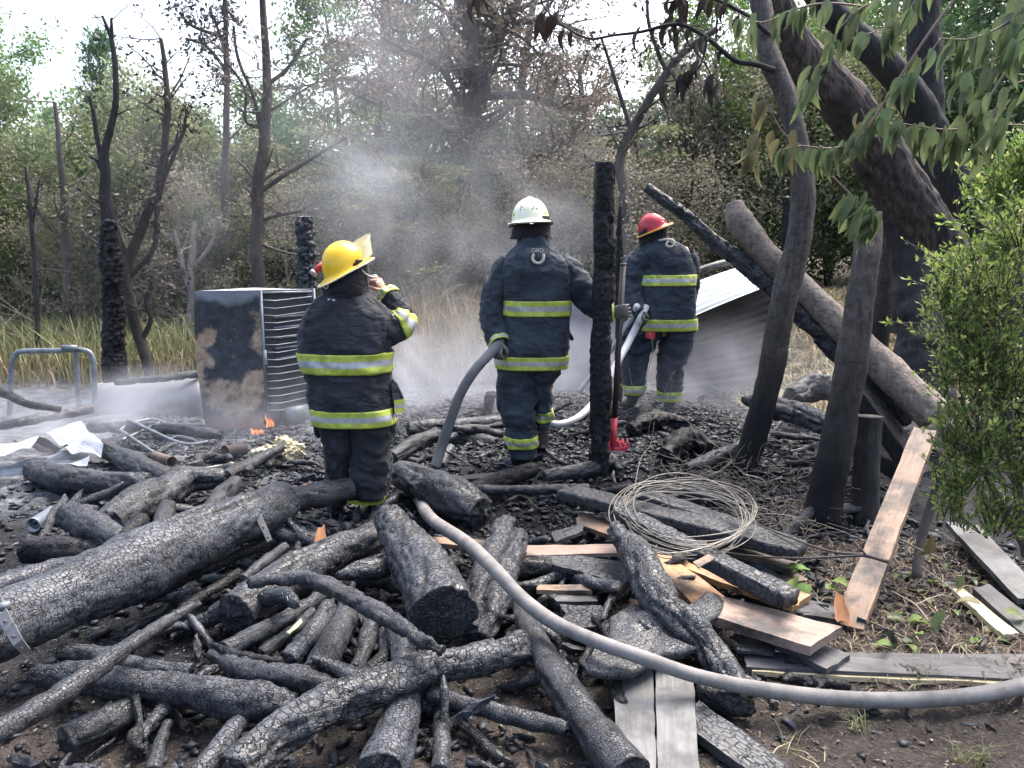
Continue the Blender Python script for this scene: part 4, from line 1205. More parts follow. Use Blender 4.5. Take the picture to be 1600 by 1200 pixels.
log('burnt heap end in the mist behind the curved trunk', [(1235, 620, 16, .3), (1280, 605, 22, .34), (1320, 612, 18, .32)], 'char', cell=0.06, deep=0.015, lump=0.35)
log('dark mound of burnt rubbish at the feet of the red-helmeted firefighter', [(985, 672, 10, .24), (1030, 655, 14, .27), (1075, 662, 8, .24)], 'char_dark', cell=0.05, deep=0.014, lump=0.4)
log('pale misty log at the left in front of the tank', [(140, 668, 9, .1), (240, 668, 9, .1), (345, 680, 9, .1)], 'char_grey')
log('burnt beam lying along the grass edge at the far left', [(-30, 672, 7, .15), (60, 655, 8, .18), (145, 638, 8, .2)], 'char')
log('curved black branch at the left edge behind the tube frame', [(-20, 605, 6, .45), (15, 618, 7, .4), (45, 632, 6, .35), (95, 640, 6, .3)], 'char_dark')
log('charred pole lying behind the tank towards the fridge', [(180, 597, 5, .35), (250, 592, 6, .38), (330, 582, 6, .4)], 'char')
log('misty log end standing up behind the dark hose', [(762, 640, 8, .12), (766, 618, 9, .35)], 'char', ends=(.2, .3))

# squared timbers --------------------------------------------------------
def beam(label, p0, p1, w, th, mat, name='beam', cat='beam', roll=0.0, n=40, cell=0.03, deep=0.005, rough=0.25, taper=(1, 1), bow=0.0, mode='z', chew=(0, 0), group=None):
    """A squared timber: p0, p1 = (px, py, height); w, th in metres; charred blocks as relief."""
    _seed[0] += 13; sd = _seed[0]
    A = WZ(*p0) if mode == 'z' else WY(*p0); Bp = WZ(*p1) if mode == 'z' else WY(*p1)
    d = unit(Bp - A); side = unit(np.cross(d, (0, 0, 1))); upv = np.cross(side, d)
    c, s_ = math.cos(roll), math.sin(roll)
    side, upv = side*c + upv*s_, upv*c - side*s_
    L = np.linalg.norm(Bp - A); mid = (A + Bp)/2
    k = max(3, int(w/0.012)); kt = max(2, int(th/0.015))
    prof = [(-1 + 2*i/k, 1) for i in range(k)] + [(1, 1 - 2*i/kt) for i in range(kt)] + [(1 - 2*i/k, -1) for i in range(k)] + [(-1, -1 + 2*i/kt) for i in range(kt)]
    prof = np.array(prof, float); m = len(prof)
    n = int(np.clip(L/0.014, 8, 150))
    s = np.linspace(-L/2, L/2, n)
    tp = np.linspace(taper[0], taper[1], n)
    X = prof[None, :, 0]*w/2*tp[:, None]; Y = np.repeat(prof[None, :, 1]*th/2, n, 0); Z = np.repeat(s[:, None], m, 1)
    Y = Y - bow*(1 - (2*Z/L)**2)
    loc = np.stack([X, Y, Z], -1).reshape(-1, 3)
    off = sd*0.53
    if deep:
        f1, f2 = worley(loc*np.array((1, 1, 0.7))/cell + off, sd); crack = 1 - smooth01((f2 - f1)/0.10)
    else: crack = np.zeros(len(loc))
    edge = (np.abs(prof[:, 0])*np.abs(prof[:, 1]) > 0.95).astype(float)
    nz = fbm(loc*np.array((9, 9, 5)) + off, sd, 3)
    sh = (deep*crack + rough*0.02*np.abs(nz) + rough*0.012*np.tile(edge, n))
    loc[:, 0] -= np.sign(loc[:, 0])*np.minimum(sh, np.abs(loc[:, 0])*0.5)*(np.abs(np.tile(prof[:, 0], n)) > 0.95)
    loc[:, 1] -= np.sign(np.tile(prof[:, 1], n))*np.minimum(sh, th*0.22)*(np.abs(np.tile(prof[:, 1], n)) > 0.95)
    for e, idx in ((0, 0), (1, n-1)):
        j = vnoise(np.stack([loc[idx*m:(idx+1)*m, 0]*40, loc[idx*m:(idx+1)*m, 1]*40, np.full(m, sd*1.0)], -1), sd+2)
        loc[idx*m:(idx+1)*m, 2] += (1 if idx == 0 else -1)*(0.004 + chew[e]*np.abs(j + 0.3))
    Fc = [tuple(f) for f in grid_faces(n, m)] + [tuple(range(m))[::-1], tuple(range((n-1)*m, n*m))]
    rot = np.stack([side, upv, d], 0)
    me = mesh(name, loc, Fc, M[mat], deep > 0, {'crack': crack})
    o = obj(name, me)
    o.matrix_world = Matrix.Translation(Vector(mid)) @ Matrix(rot.T.tolist()).to_4x4()
    return tag(o, label, cat, group)
beam('flat charred beam with long cracks lying beneath the wire coil', (880, 768, .24), (1255, 862, .20), .17, .07, 'char_board', cell=0.028, chew=(.05, .01))
beam('alligator-checked beam crossing over the light planks', (962, 800, .34), (1238, 938, .22), .115, .075, 'char_bold', cell=0.040, deep=0.007, chew=(.03, .0))
beam('dark charred beam further back inside the wire coil', (1000, 775, .2), (1245, 858, .12), .14, .08, 'char_board', chew=(.03, .03))
for args in [
    ('burnt beam stub in the dark right of the straight trunk', (1345, 690, .3), (1420, 740, .2), .2, .12, 'char_dark'),
    ('heavy burnt beam sloping under the grey fallen trunk', (1335, 600, .75), (1440, 745, .2), .18, .12, 'char_dark'),
    ('grey burnt board lying behind the straight trunk', (1270, 800, .1), (1345, 792, .1), .1, .04, 'char_board'),
    ('charred board lying flat at the foot of the curved trunk', (1190, 740, .12), (1330, 735, .12), .14, .04, 'char')]:
    beam(*args)

def plank(label, quad, th, mat, heights, name='plank', cat='plank', soot_end=None, jag=0.004, sub=14):
    """A board whose upper face has the four photograph corners quad (start-left, start-right, end-right, end-left)."""
    _seed[0] += 13; sd = _seed[0]
    q = [WZ(px, py, h) for (px, py), h in zip(quad, heights)]
    n = 16; m = 6
    top = []
    for i in range(n):
        u = i/(n-1)
        for j in range(m):
            v = j/(m-1)
            top.append((q[0]*(1-v) + q[1]*v)*(1-u) + (q[3]*(1-v) + q[2]*v)*u)
    top = np.array(top)
    nr = unit(np.cross(q[1]-q[0], q[3]-q[0])); nr = nr if nr[2] > 0 else -nr
    d = unit((q[3]+q[2]) - (q[0]+q[1])); side = unit(np.cross(nr, d)); nr = np.cross(d, side)
    jit = vnoise(top*9, sd)[:, None]
    top = top + nr*0.004*jit
    J = np.tile(np.arange(m), n); I = np.repeat(np.arange(n), m)
    e = vnoise(top*14 + 3, sd+1)
    top = top + side[None]*(jag*e*np.where(J == 0, 1, np.where(J == m-1, 1, 0)))[:, None]
    top = top + d[None]*(jag*3*vnoise(top*40, sd+2)*np.where(I == 0, 1, np.where(I == n-1, 1, 0)))[:, None]
    bot = top - nr*th
    V = np.concatenate([top, bot]); N_ = n*m
    Fc = []
    for i in range(n-1):
        for j in range(m-1):
            a = i*m+j; Fc += [(a, a+1, a+m+1, a+m), (N_+a, N_+a+m, N_+a+m+1, N_+a+1)]
        a = i*m; b = i*m+m-1
        Fc += [(a, a+m, N_+a+m, N_+a), (b, N_+b, N_+b+m, b+m)]
    for j in range(m-1):
        a = j; b = (n-1)*m+j
        Fc += [(a, N_+a, N_+a+1, a+1), (b, b+1, N_+b+1, N_+b)]
    mid = V.mean(0); rot = np.stack([side, nr, d], 0)
    me = mesh(name, (V-mid) @ rot.T, Fc, M[mat], False)
    o = obj(name, me)
    o.matrix_world = Matrix.Translation(Vector(mid)) @ Matrix(rot.T.tolist()).to_4x4()
    return tag(o, label, cat)
plank('long light brown plank leaning up against the fallen grey trunk', [(1428, 667), (1464, 672), (1348, 985), (1302, 972)], .035, 'wood_fresh', (.72, .72, .03, .03))
plank('orange-brown plank lying under the alligator beam', [(1012, 868), (1060, 868), (1268, 930), (1240, 948)], .03, 'wood_orange', (.12, .12, .10, .10))
plank('broad light plank showing bare wood left of the pinkish plank', [(1005, 862), (1040, 862), (1150, 945), (1085, 945)], .03, 'wood_orange', (.14, .14, .12, .12))
plank('reddish board lying behind the alligator beam', [(1085, 850), (1130, 838), (1262, 905), (1225, 915)], .03, 'wood_pink', (.10, .10, .06, .06))
plank('pinkish-brown plank in front of the leaning light plank', [(1122, 930), (1112, 962), (1268, 1010), (1316, 980)], .04, 'wood_pink', (.16, .16, .14, .14))
plank('small board end poking out beneath the pinkish plank', [(1195, 998), (1240, 985), (1328, 1022), (1292, 1045)], .025, 'wood_grey', (.07, .07, .06, .06))
plank('long wet grey sawn board lying on the soil at the right edge', [(1160, 1018), (1168, 1042), (1640, 1062), (1640, 1022)], .03, 'wood_grey', (.035, .035, .035, .035))
plank('dark narrow board tucked under the leaning light plank', [(1212, 930), (1235, 958), (1312, 968), (1312, 945)], .025, 'wood_grey', (.07, .07, .05, .05))
plank('left one of two ash-grey boards running off the bottom edge', [(958, 1030), (1020, 1032), (1026, 1215), (962, 1215)], .03, 'wood_ash', (.10, .10, .07, .07))
plank('right one of two ash-grey boards, split along its edge', [(1024, 1040), (1082, 1040), (1094, 1215), (1028, 1215)], .03, 'wood_ash', (.105, .105, .075, .075))
plank('blackened board cut off by the bottom edge at right', [(1088, 1092), (1082, 1140), (1200, 1225), (1262, 1215)], .035, 'char_board', (.07, .07, .05, .05))
plank('grey charred plank wedged below the pinkish strip board', [(832, 872), (862, 862), (990, 880), (970, 912)], .025, 'char_board', (.16, .16, .14, .14))
plank('pinkish strip board lying level at centre', [(822, 868), (822, 852), (972, 850), (972, 864)], .02, 'wood_pink', (.16, .16, .16, .16))
plank('weathered strip board partly hidden behind the hose bend', [(672, 838), (672, 848), (770, 856), (770, 844)], .025, 'wood_fresh', (.16, .16, .14, .14))
plank('small pale broken slat, upper of two by the hose', [(840, 914), (842, 922), (924, 924), (922, 914)], .02, 'wood_fresh', (.12, .12, .12, .12), jag=.008)
plank('small charred-edged slat, lower of two by the hose', [(866, 930), (868, 940), (934, 940), (930, 930)], .02, 'wood_ash', (.10, .10, .10, .10), jag=.008)
plank('charred block of board beside the bark slab', [(874, 945), (890, 982), (952, 978), (945, 945)], .045, 'char', (.11, .11, .11, .11), name='charred_block', cat='block', jag=.01)
plank('dark small board lying among the coals right of centre', [(860, 832), (870, 845), (912, 828), (905, 818)], .02, 'char_board', (.16, .16, .16, .16), jag=.008)
plank('grey board at the right edge slanting down under the bush', [(1478, 815), (1530, 822), (1640, 935), (1590, 935)], .03, 'wood_ash', (.12, .12, .06, .06))
plank('split yellow slat at the far right among the leaves', [(1488, 920), (1502, 918), (1590, 988), (1568, 992)], .025, 'wood_pale', (.06, .06, .04, .04), jag=.008)
plank('round-edged grey board end at the far right', [(1520, 918), (1545, 912), (1640, 985), (1610, 1000)], .03, 'wood_grey', (.05, .05, .04, .04))
plank('burnt board strip lying left of the firefighter boot in the mist', [(690, 745), (692, 752), (820, 742), (818, 735)], .02, 'char', (.2, .2, .2, .2))
plank('patch of bare wood on the alligator beam', [(1082, 878), (1092, 886), (1117, 872), (1107, 866)], .006, 'wood_fresh', (.335, .335, .33, .33), name='wood_chip', cat='chip', jag=.003)
plank('bright orange upright splinter left of the broad charred log', [(497, 822), (506, 822), (512, 855), (490, 858)], .015, 'wood_red', (.25, .25, .16, .16), name='wood_splinter', cat='splinter', jag=.01)
plank('tiny orange splinter on the upper end of the biggest log', [(474, 757), (480, 757), (478, 768), (470, 770)], .01, 'wood_red', (.33, .33, .31, .31), name='wood_splinter', cat='splinter', jag=.006)
plank('pale green scrap of plastic between the parallel poles', [(448, 988), (470, 967), (473, 972), (452, 990)], .004, 'scrap', (.17, .17, .17, .17), name='plastic_scrap', cat='scrap', jag=.002)
# the long wet board's fresh split edge is its own strip of pale wood
plank('fresh yellow split edge strip along the wet grey board', [(1168, 1046), (1170, 1050), (1640, 1072), (1640, 1066)], .02, 'wood_pale', (.02, .02, .02, .02), name='wood_strip', cat='strip', jag=.01)
# bark slab
def slab():
    pts = [(955, 962), (990, 948), (1040, 955), (1085, 942), (1118, 925), (1131, 932), (1124, 958), (1100, 975), (1098, 992), (1075, 1015), (1045, 1020), (1010, 1035), (975, 1048), (925, 1048), (914, 1036), (948, 1002)]
    P = catmull(np.array([(*WZ(px, py, .17), 0) for px, py in pts + pts[:1]]), 70)[:-1, :3]
    c = P.mean(0); rings = []
    for q in (1.0, .85, .65, .42, .2):
        rg = c + (P - c)*q
        rg[:, 2] += 0.025*fbm(rg*14, 3, 3) + 0.02*(1-q)
        rings.append(rg)
    m = len(P)
    V = np.concatenate(rings + [c[None] + (0, 0, .02)]); Fc = []
    for k in range(4):
        Fc += [(k*m+j, k*m+(j+1) % m, (k+1)*m+(j+1) % m, (k+1)*m+j) for j in range(m)]
    Fc += [(4*m+j, 4*m+(j+1) % m, 5*m) for j in range(m)]
    nb = len(V); low = V.copy(); low[:, 2] -= 0.03
    Fc += [tuple(i+nb for i in f[::-1]) for f in Fc]
    Fc += [(j, nb+j, nb+(j+1) % m, (j+1) % m) for j in range(m)]
    tag(build('bark_slab', np.concatenate([V, low]), Fc, M['char_bark']), 'fish-shaped slab of charred bark beneath the hose', 'bark')
M['wood_half'] = m_wood('wood_half', (0.17, 0.10, 0.065), (0.30, 0.19, 0.125), 0.5, 0.75)
M['char_bark'] = m_char('char_bark', 70, 0.9, (0.075, 0.08, 0.088), (0.15, 0.155, 0.165), 0.5)
slab()

# ------------------------------------------------------------------ standing burnt posts
log('tallest square burnt post standing at centre right', [(933, 768, 16, 5.55), (938, 640, 17, 5.52), (941, 500, 17, 5.5), (944, 380, 17, 5.48), (946, 252, 16, 5.45)], 'char_dark', 'burnt_post', 'post', cell=0.022, deep=0.009, lump=0.05, mode='y', ends=(.1, .06), stretch=0.9)
log('thin pointed burnt post behind the tallest post', [(966, 640, 7, 7.9), (967, 520, 7, 7.9), (968, 400, 7, 7.9), (969, 322, 3, 7.9)], 'char_dark', 'burnt_post', 'post', mode='y', ends=(.1, 1.0))
log('stub post charred in scales behind the yellow helmet', [(482, 640, 14, 8.5), (480, 520, 15, 8.5), (477, 420, 15, 8.5), (475, 338, 13, 8.5)], 'char_bold', 'burnt_post', 'post', cell=0.045, deep=0.035, lump=0.10, mode='y', ends=(.1, .2), stretch=1.2)
log('thick scaly charred trunk stub, lower part of the burnt forked tree at left', [(178, 606, 17, 9.4), (176, 480, 17, 9.4), (170, 345, 14, 9.4)], 'char_dark', 'burnt_post', 'post', cell=0.045, deep=0.03, lump=0.12, mode='y', ends=(.1, .4), stretch=1.2)
log('hazy burnt post between the curved trunk and the leaning poles', [(1228, 520, 8, 10.5), (1228, 400, 8, 10.5), (1230, 308, 7, 10.5)], 'char_dark', 'burnt_post', 'post', mode='y', ends=(.1, .5))
# leaning pole and fallen trunk
log('long charred pole leaning down to the right across the straight trunk', [(1012, 292, 8, 6.3), (1060, 328, 11, 6.25), (1110, 370, 12, 6.2), (1200, 442, 15, 6.05), (1265, 505, 17, 5.95), (1330, 565, 19, 5.85), (1420, 655, 19, 5.7)], 'char_bold', 'charred_pole', 'pole', cell=0.05, deep=0.012, lump=0.15, mode='y')
def trunk(label, pts, mat, name='tree_trunk', cat='trunk', m=18, lump=0.08, cap=True, stubs=(), seed=5, furrow=0.045):
    C = np.array([(*WY(px, py, y), rp*SCALE(WY(px, py, y))) for px, py, rp, y in pts])
    n = 150; m = max(m, 40)
    Q = catmull(C, n); P, rad = Q[:, :3], Q[:, 3]
    V, Fc = tube(P, rad, m)
    T, N, B = frames(P)
    nrm = V - P.repeat(m, 0)
    aa = np.tile(np.linspace(0, 2*math.pi, m, endpoint=False), n); ss = np.repeat(np.r_[0, np.cumsum(np.linalg.norm(np.diff(P, axis=0), axis=1))], m); rr = rad.repeat(m)
    kq = np.stack([np.cos(aa)*rr*26, np.sin(aa)*rr*26, ss*4.5 + seed], -1)
    plate = 0.5 - 1.5*np.abs(vnoise(kq + 0.5*vnoise(kq*1.7, seed+8)[:, None], seed+9)) + 0.35*vnoise(kq*np.array((2.2, 2.2, 3.5)), seed+10)
    V = V + nrm*(lump*fbm(V*4.0, seed, 3) + 0.5*lump*vnoise(V*np.array((14, 14, 4)), seed+2) + furrow*plate)[:, None]
    mid = V.mean(0)
    g = Geo().add(V, Fc)
    for px, py, rp, y, dx, dy, L in stubs:
        a = WY(px, py, y); b = WY(px+dx, py+dy, y-0.02)
        g.add(*tube(np.array([a, (a+b)/2, b]), [rp*SCALE(a)*1.4, rp*SCALE(a), rp*SCALE(a)*0.8], 8, 6))
    return tag(g.make(name, M[mat], origin=(C[0, 0], C[0, 1], 0)), label, cat)
trunk('fallen grey-barked trunk with a broken upper end, resting across the straight trunk',
      [(1148, 318, 14, 6.2), (1156, 345, 21, 6.15), (1200, 400, 20, 6.05), (1262, 458, 20, 5.95), (1330, 525, 23, 5.8), (1400, 592, 27, 5.6), (1462, 652, 28, 5.4)], 'bark_grey')
trunk('curved trunk standing scorched black at its foot, right of the wire coil',
      [(1160, 735, 20, 5.6), (1182, 670, 19, 5.6), (1205, 580, 20, 5.6), (1222, 480, 20, 5.6), (1245, 390, 19, 5.6), (1254, 310, 18, 5.6), (1248, 230, 16, 5.6), (1228, 150, 16, 5.65), (1205, 95, 17, 5.7), (1195, 40, 16, 5.8), (1180, -30, 15, 5.9)], 'bark_stem', 'standing_trunk')
trunk('straight trunk nearest the viewer, leaning slightly and sooty below',
      [(1284, 812, 28, 4.85), (1300, 730, 25, 4.85), (1322, 620, 24, 4.87), (1338, 510, 23, 4.9), (1354, 400, 20, 4.95), (1358, 360, 19, 5.0), (1361, 330, 15, 5.0)], 'bark_stem', 'standing_trunk')
trunk('second trunk standing just behind the straight trunk', [(1358, 640, 17, 7.4), (1372, 520, 17, 7.4), (1383, 420, 16, 7.4), (1390, 300, 14, 7.4), (1392, 220, 12, 7.4)], 'bark_stem', 'standing_trunk')
trunk('short dark stump post standing beneath the fallen trunk', [(1348, 835, 24, 4.95), (1352, 760, 21, 4.97), (1358, 650, 20, 5.0)], 'bark_black', 'stump', 'stump')
trunk('huge burnt tree trunk leaning to the left at the upper right', [(1690, 760, 60, 6.9), (1640, 680, 55, 6.9), (1565, 550, 49, 6.9), (1505, 455, 45, 6.85), (1460, 385, 43, 6.8), (1412, 308, 41, 6.75), (1362, 225, 38, 6.7), (1310, 150, 35, 6.6), (1258, 95, 32, 6.55), (1222, 40, 30, 6.5), (1188, -50, 29, 6.4)], 'bark_big', 'leaning_trunk', m=80, lump=0.05, furrow=0.09)
trunk('second burnt trunk behind the huge leaning one', [(1690, 650, 38, 8.0), (1640, 560, 35, 8.0), (1570, 430, 31, 8.0), (1520, 340, 28, 8.0), (1475, 250, 26, 8.0), (1425, 150, 25, 7.9), (1370, 85, 23, 7.8), (1310, 30, 21, 7.8), (1250, -40, 18, 7.7)], 'bark_black', 'leaning_trunk', m=18)
trunk('dark upright trunk behind the drooping leaves at the top right', [(1470, 560, 26, 9.2), (1455, 300, 26, 9.2), (1445, 100, 25, 9.2), (1440, -60, 24, 9.2)], 'bark_black', 'standing_trunk')
trunk('grey trunk half hidden by the drooping leaves near the right edge', [(1395, 520, 14, 8.6), (1405, 430, 14, 8.6), (1412, 330, 13, 8.6), (1414, 290, 11, 8.6)], 'bark_tree', 'standing_trunk')
trunk('black burnt mass of the leaning tree foot behind the bush', [(1450, 640, 42, 6.3), (1440, 540, 38, 6.5), (1425, 440, 30, 6.7), (1400, 340, 22, 6.8)], 'bark_black', 'burnt_stump', 'stump', lump=0.2)

def slivers():
    r = np.random.default_rng(404); gV, gF, n = [], [], 0
    zones = [(-1.7, .6, 2.3, 4.6, 260), (.2, 1.6, 2.8, 4.8, 150), (-1.6, 2.6, 4.6, 8.5, 330), (-3.0, -1.0, 4.5, 7.5, 120)]
    for x0, x1, y0, y1, k in zones:
        for _ in range(k):
            x, y = x0 + (x1-x0)*r.random(), y0 + (y1-y0)*r.random()
            L = .05 + .20*r.random()**2; w = .006 + .016*r.random()**2; a = r.random()*6.283
            d = np.array((math.cos(a), math.sin(a), .35*r.standard_normal())); d = unit(d)
            c = np.array((x, y, landz(x, y) + w*.8 + abs(d[2])*L*.4 + .02*r.random()))
            P = np.array([c - d*L/2, c + .1*w*r.standard_normal(3), c + d*L/2])
            V, Fc = tube(P, [w*(.4 + .5*r.random()), w, w*(.3 + .6*r.random())], 6, 6)
            V = V + w*.35*r.standard_normal(V.shape); gV.append(V); gF += [tuple(i+n for i in f) for f in Fc]; n += len(V)
    tag(build('char_slivers', np.concatenate(gV), gF, M['char_fine'], smooth=False, origin=(0, 0, 0)), kind='stuff')
slivers()

def loose_sticks():
    """Loose burnt sticks and billets filling the gaps of the heap: five shapes, copied."""
    r = np.random.default_rng(515); protos = []
    for k in range(5):
        L, w = .22 + .06*k, .012 + .0035*k
        n, m = 34, 14; t = np.linspace(-1, 1, n)
        P = np.stack([.10*L*vnoise(np.stack([t*1.5, 0*t, 0*t+k], -1), k), .07*L*vnoise(np.stack([t*1.7, 0*t, 0*t+k+5], -1), k+1), t*L/2], -1)
        rad = w*np.clip(1.15 - np.abs(t)**5*.8 + .22*vnoise(np.stack([t*3, 0*t, 0*t+k], -1), k+2), .25, 2)
        V, Fc = tube(P, rad, m)
        c = P.repeat(m, 0); V = c + (V - c)*(1 + .22*vnoise(V*np.array((60, 60, 22)) + k*9, k+3) + .18*vnoise(V*130 + k, k+4))[:, None]
        protos.append(mesh('charred_stick', V, Fc, M[('char_fine', 'char', 'char_dark', 'char_fine', 'char')[k]]))
    zones = [(-1.6, .25, 2.6, 4.5, 52), (.25, 1.3, 3.0, 4.6, 26), (-1.0, 2.4, 4.7, 7.0, 44), (-2.8, -1.0, 4.6, 6.6, 20)]
    where = ['in the gaps of the log heap before the yellow-helmeted firefighter', 'between the planks and boards at centre right', 'on the coals around the firefighters and the tall post', 'on the ash between the cans and the biggest log']
    for zi, (x0, x1, y0, y1, k) in enumerate(zones):
        for _ in range(k):
            x, y = x0 + (x1-x0)*r.random(), y0 + (y1-y0)*r.random()
            o = obj('charred_stick', protos[r.integers(0, 5)])
            o.rotation_euler = (math.pi/2 + .28*r.standard_normal(), 0, r.random()*6.283); s = .6 + .9*r.random()
            o.scale = (s, s, s*(.8 + .6*r.random())); o.location = (x, y, landz(x, y) + .025*s + .05*r.random())
            tag(o, 'loose charred stick lying ' + where[zi], 'stick', 'loose charred sticks ' + where[zi])
loose_sticks()

plank('thin curled flake of char lying left of the wet grey board', [(1148, 990), (1158, 1015), (1212, 1024), (1200, 1002)], .012, 'char_board', (.07, .07, .06, .06), name='char_flake', cat='flake', jag=.012)
plank('half-charred brown board lying under the foot of the wire coil', [(1110, 835), (1104, 850), (1240, 892), (1250, 876)], .025, 'wood_half', (.16, .16, .10, .10))
plank('half-charred board showing brown wood below the flat charred beam', [(905, 800), (900, 818), (985, 846), (992, 826)], .025, 'wood_half', (.15, .15, .14, .14))
plank('short scorched board end under the knotty log', [(985, 935), (978, 955), (1062, 972), (1070, 950)], .025, 'wood_half', (.10, .10, .09, .09))
plank('blackened board lying along the hose right of the boards', [(1096, 1035), (1090, 1052), (1180, 1078), (1188, 1060)], .02, 'char_board', (.05, .05, .04, .04))
plank('burnt board under the yellow-helmeted firefighter boot', [(440, 815), (445, 834), (535, 832), (532, 815)], .02, 'char', (.07, .07, .07, .07))
plank('grey burnt board lying left of the thick end-on log in the dark', [(400, 1000), (410, 1012), (500, 985), (495, 975)], .02, 'char_board', (.05, .05, .05, .05))

plank('orange scorched splinter on the foot of the leaning light plank', [(1305, 925), (1320, 938), (1332, 980), (1303, 968)], .008, 'wood_red', (.125, .12, .05, .05), name='wood_splinter', cat='splinter', jag=.012)
# ------------------------------------------------------------------ fridge
def fridge():
    y = 7.55
    bl, br = onland(322, 668), onland(418, 672)
    base = np.array((WY(368, 668, y)[0], y, landz(WY(368, 668, y)[0], y)))
    root = empty('burnt_fridge', base, 'burnt-out upright fridge showing its rusted side and open back with wire condenser', 'fridge')
    W, H = 0.60, 1.27
    # the big face towards the viewer (buckled), the condenser face to its right
    a0 = WY(322, 668, y) - base; a1 = WY(414, 668, y) - base
    d1 = unit((a1 - a0) * (1, 1, 0)); d1 = unit(d1 + (0, 0.06, 0)); d2 = unit(np.array((0.72, 0.69, 0)))
    w1 = 96 * SCALE(WY(370, 560, y)); w2 = 0.54
    p0 = a0 * (1, 1, 0)
    n, m = 22, 34
    g = Geo()
    def face(o, du, wu, name=None, buck=1.0, nrm=None):
        V = []
        for i in range(m):
            for j in range(n):
                u, v = j/(n-1), i/(m-1)
                z = v*H
                lean = -0.05*math.sin(v*2.6)*(1-u)
                b = buck*(0.022*math.sin(v*6.2+0.6)*math.sin(u*math.pi) + 0.012*float(vnoise(np.array([[u*4, v*6, 2.0]]), 9)[0])*math.sin(u*math.pi))
                V.append(o + du*(u*wu) + nrm*b + np.array((0, 0, z)) + d1*lean*(du is d1))
        return np.array(V), [tuple(f) for f in grid_faces(m, n, False)]
    nf = unit(np.cross(d1, (0, 0, 1)))
    nb = unit(np.cross(d2, (0, 0, 1)))
    g.add(*face(p0, d1, w1, buck=1.0, nrm=nf))
    # far faces and lid
    pr = p0 + d1*w1
    pb = p0 + d2*w2
    g.add(*face(pb, d1, w1, buck=.3, nrm=nf))
    g.add(*face(p0, d2, w2, buck=.3, nrm=nb))
    g.make('shell', M['fridge'], root, origin=base) if False else None
    V = np.concatenate(g.v) + base
    build('shell', V, g.f, M['fridge'], root)
    top = [p0 + (0, 0, H), pr + (0, 0, H + .005), pr + d2*w2 + (0, 0, H - .01), pb + (0, 0, H + .01)]
    tv = []
    for i in range(8):
        for j in range(8):
            u, v = j/7, i/7
            q = (top[0]*(1-u) + top[1]*u)*(1-v) + (top[3]*(1-u) + top[2]*u)*v
            q = q + np.array((0, 0, -0.05*math.sin(u*math.pi)*math.sin(v*math.pi)*(0.4 + u)))
            tv.append(q + base)
    build('top_panel', tv, [tuple(f) for f in grid_faces(8, 8, False)], M['sheet'], root)
    # back face frame: dark recess, side flanges, wires
    qa, qb = pr, pr + d2*w2
    def bar(a, b, r, name, mat, parent=root): 
        V, Fc = tube(np.array([a, (a+b)/2, b]), r, 6, 3)
        return build(name, V + base, Fc, mat, parent)
    inn = -nb*0.03 if nb[1] < 0 else nb*0.03
    outw = nb if nb[1] < 0 else -nb
    V = [qa - outw*0.04 + (0, 0, 0), qb - outw*0.04, qb - outw*0.04 + (0, 0, H*.97), qa - outw*0.04 + (0, 0, H*.97)]
    build('back_panel', np.array(V) + base, [(0, 1, 2, 3)], M['dark_in2'], root)
    bar(qa + (0, 0, 0), qa + (0, 0, H), .014, 'edge_flange', M['steel']); bar(qb, qb + (0, 0, H), .014, 'edge_flange', M['steel'])
    bar(qa + (0, 0, H - .02), qb + (0, 0, H - .03), .012, 'edge_flange', M['steel'])
    for k in range(16):
        z = H*(0.955 - k*0.0535) - 0.03
        a, b = qa + d2*0.015 + outw*0.015, qb - d2*0.03 + outw*0.015
        c = a + (b - a)*0.24
        P = np.array([a + (0, 0, z + .003), c + (0, 0, z - .008 - .004*math.sin(k)), b + (0, 0, z + .014)])
        V, Fc = tube(P, .0042, 5)
        build('condenser_wire', V + base, Fc, M['wire_bright'], root)
    for k in range(5):
        z = H*(0.80 - 0.075*k)
        a, b = qa + d2*0.12 - outw*0.015, qb - d2*0.05 - outw*0.015
        bar(a + (0, 0, z), b + (0, 0, z + .01), .012, 'coil_tube', M['steel'])
    V, Fc = box(qa + d2*w2*.55 + np.array((0, 0, .10)) - outw*.0, .12, .05, .07, [d2, outw, (0, 0, 1)])
    build('compressor', V + base, Fc, M['steel'], root)
    V, Fc = box(qa + (0, 0, H*.52) + outw*.02, .012, .012, .07)
    build('hinge_strip', V + base, Fc, M['sheet'], root)
M['wire_bright'] = m_plain('condenser_wire', (0.42, 0.44, 0.46), 0.4, 0.4, var=0.2)
M['dark_in2'] = m_plain('fridge_back', (0.035, 0.037, 0.042), 0.6, var=0.3)
fridge()
def flames():
    for k, (px, py, w, h, lab) in enumerate([(420, 668, .035, .12, 'little orange flame licking at the fridge corner'), (400, 678, .06, .05, 'low pale flame on the coals under the fridge')]):
        c = WY(px, py, 7.2); V, Fc = [], []
        for q in range(3):
            a = np.array((w*(q-1)*.55, .02*q, 0)); hh = h*(1, .8, .6)[q]
            P = np.array([c+a, c+a+(.012, 0, hh*.4), c+a+(-.008, 0, hh*.75), c+a+(.004, 0, hh)])
            v, f = tube(P, [w*.22, w*.26, w*.14, .002], 8, 9)
            Fc += [tuple(i+len(V) for i in ff) for ff in f]; V += list(v)
        tag(build('flame', np.array(V), Fc, M['flame']), lab, 'flame')
flames()

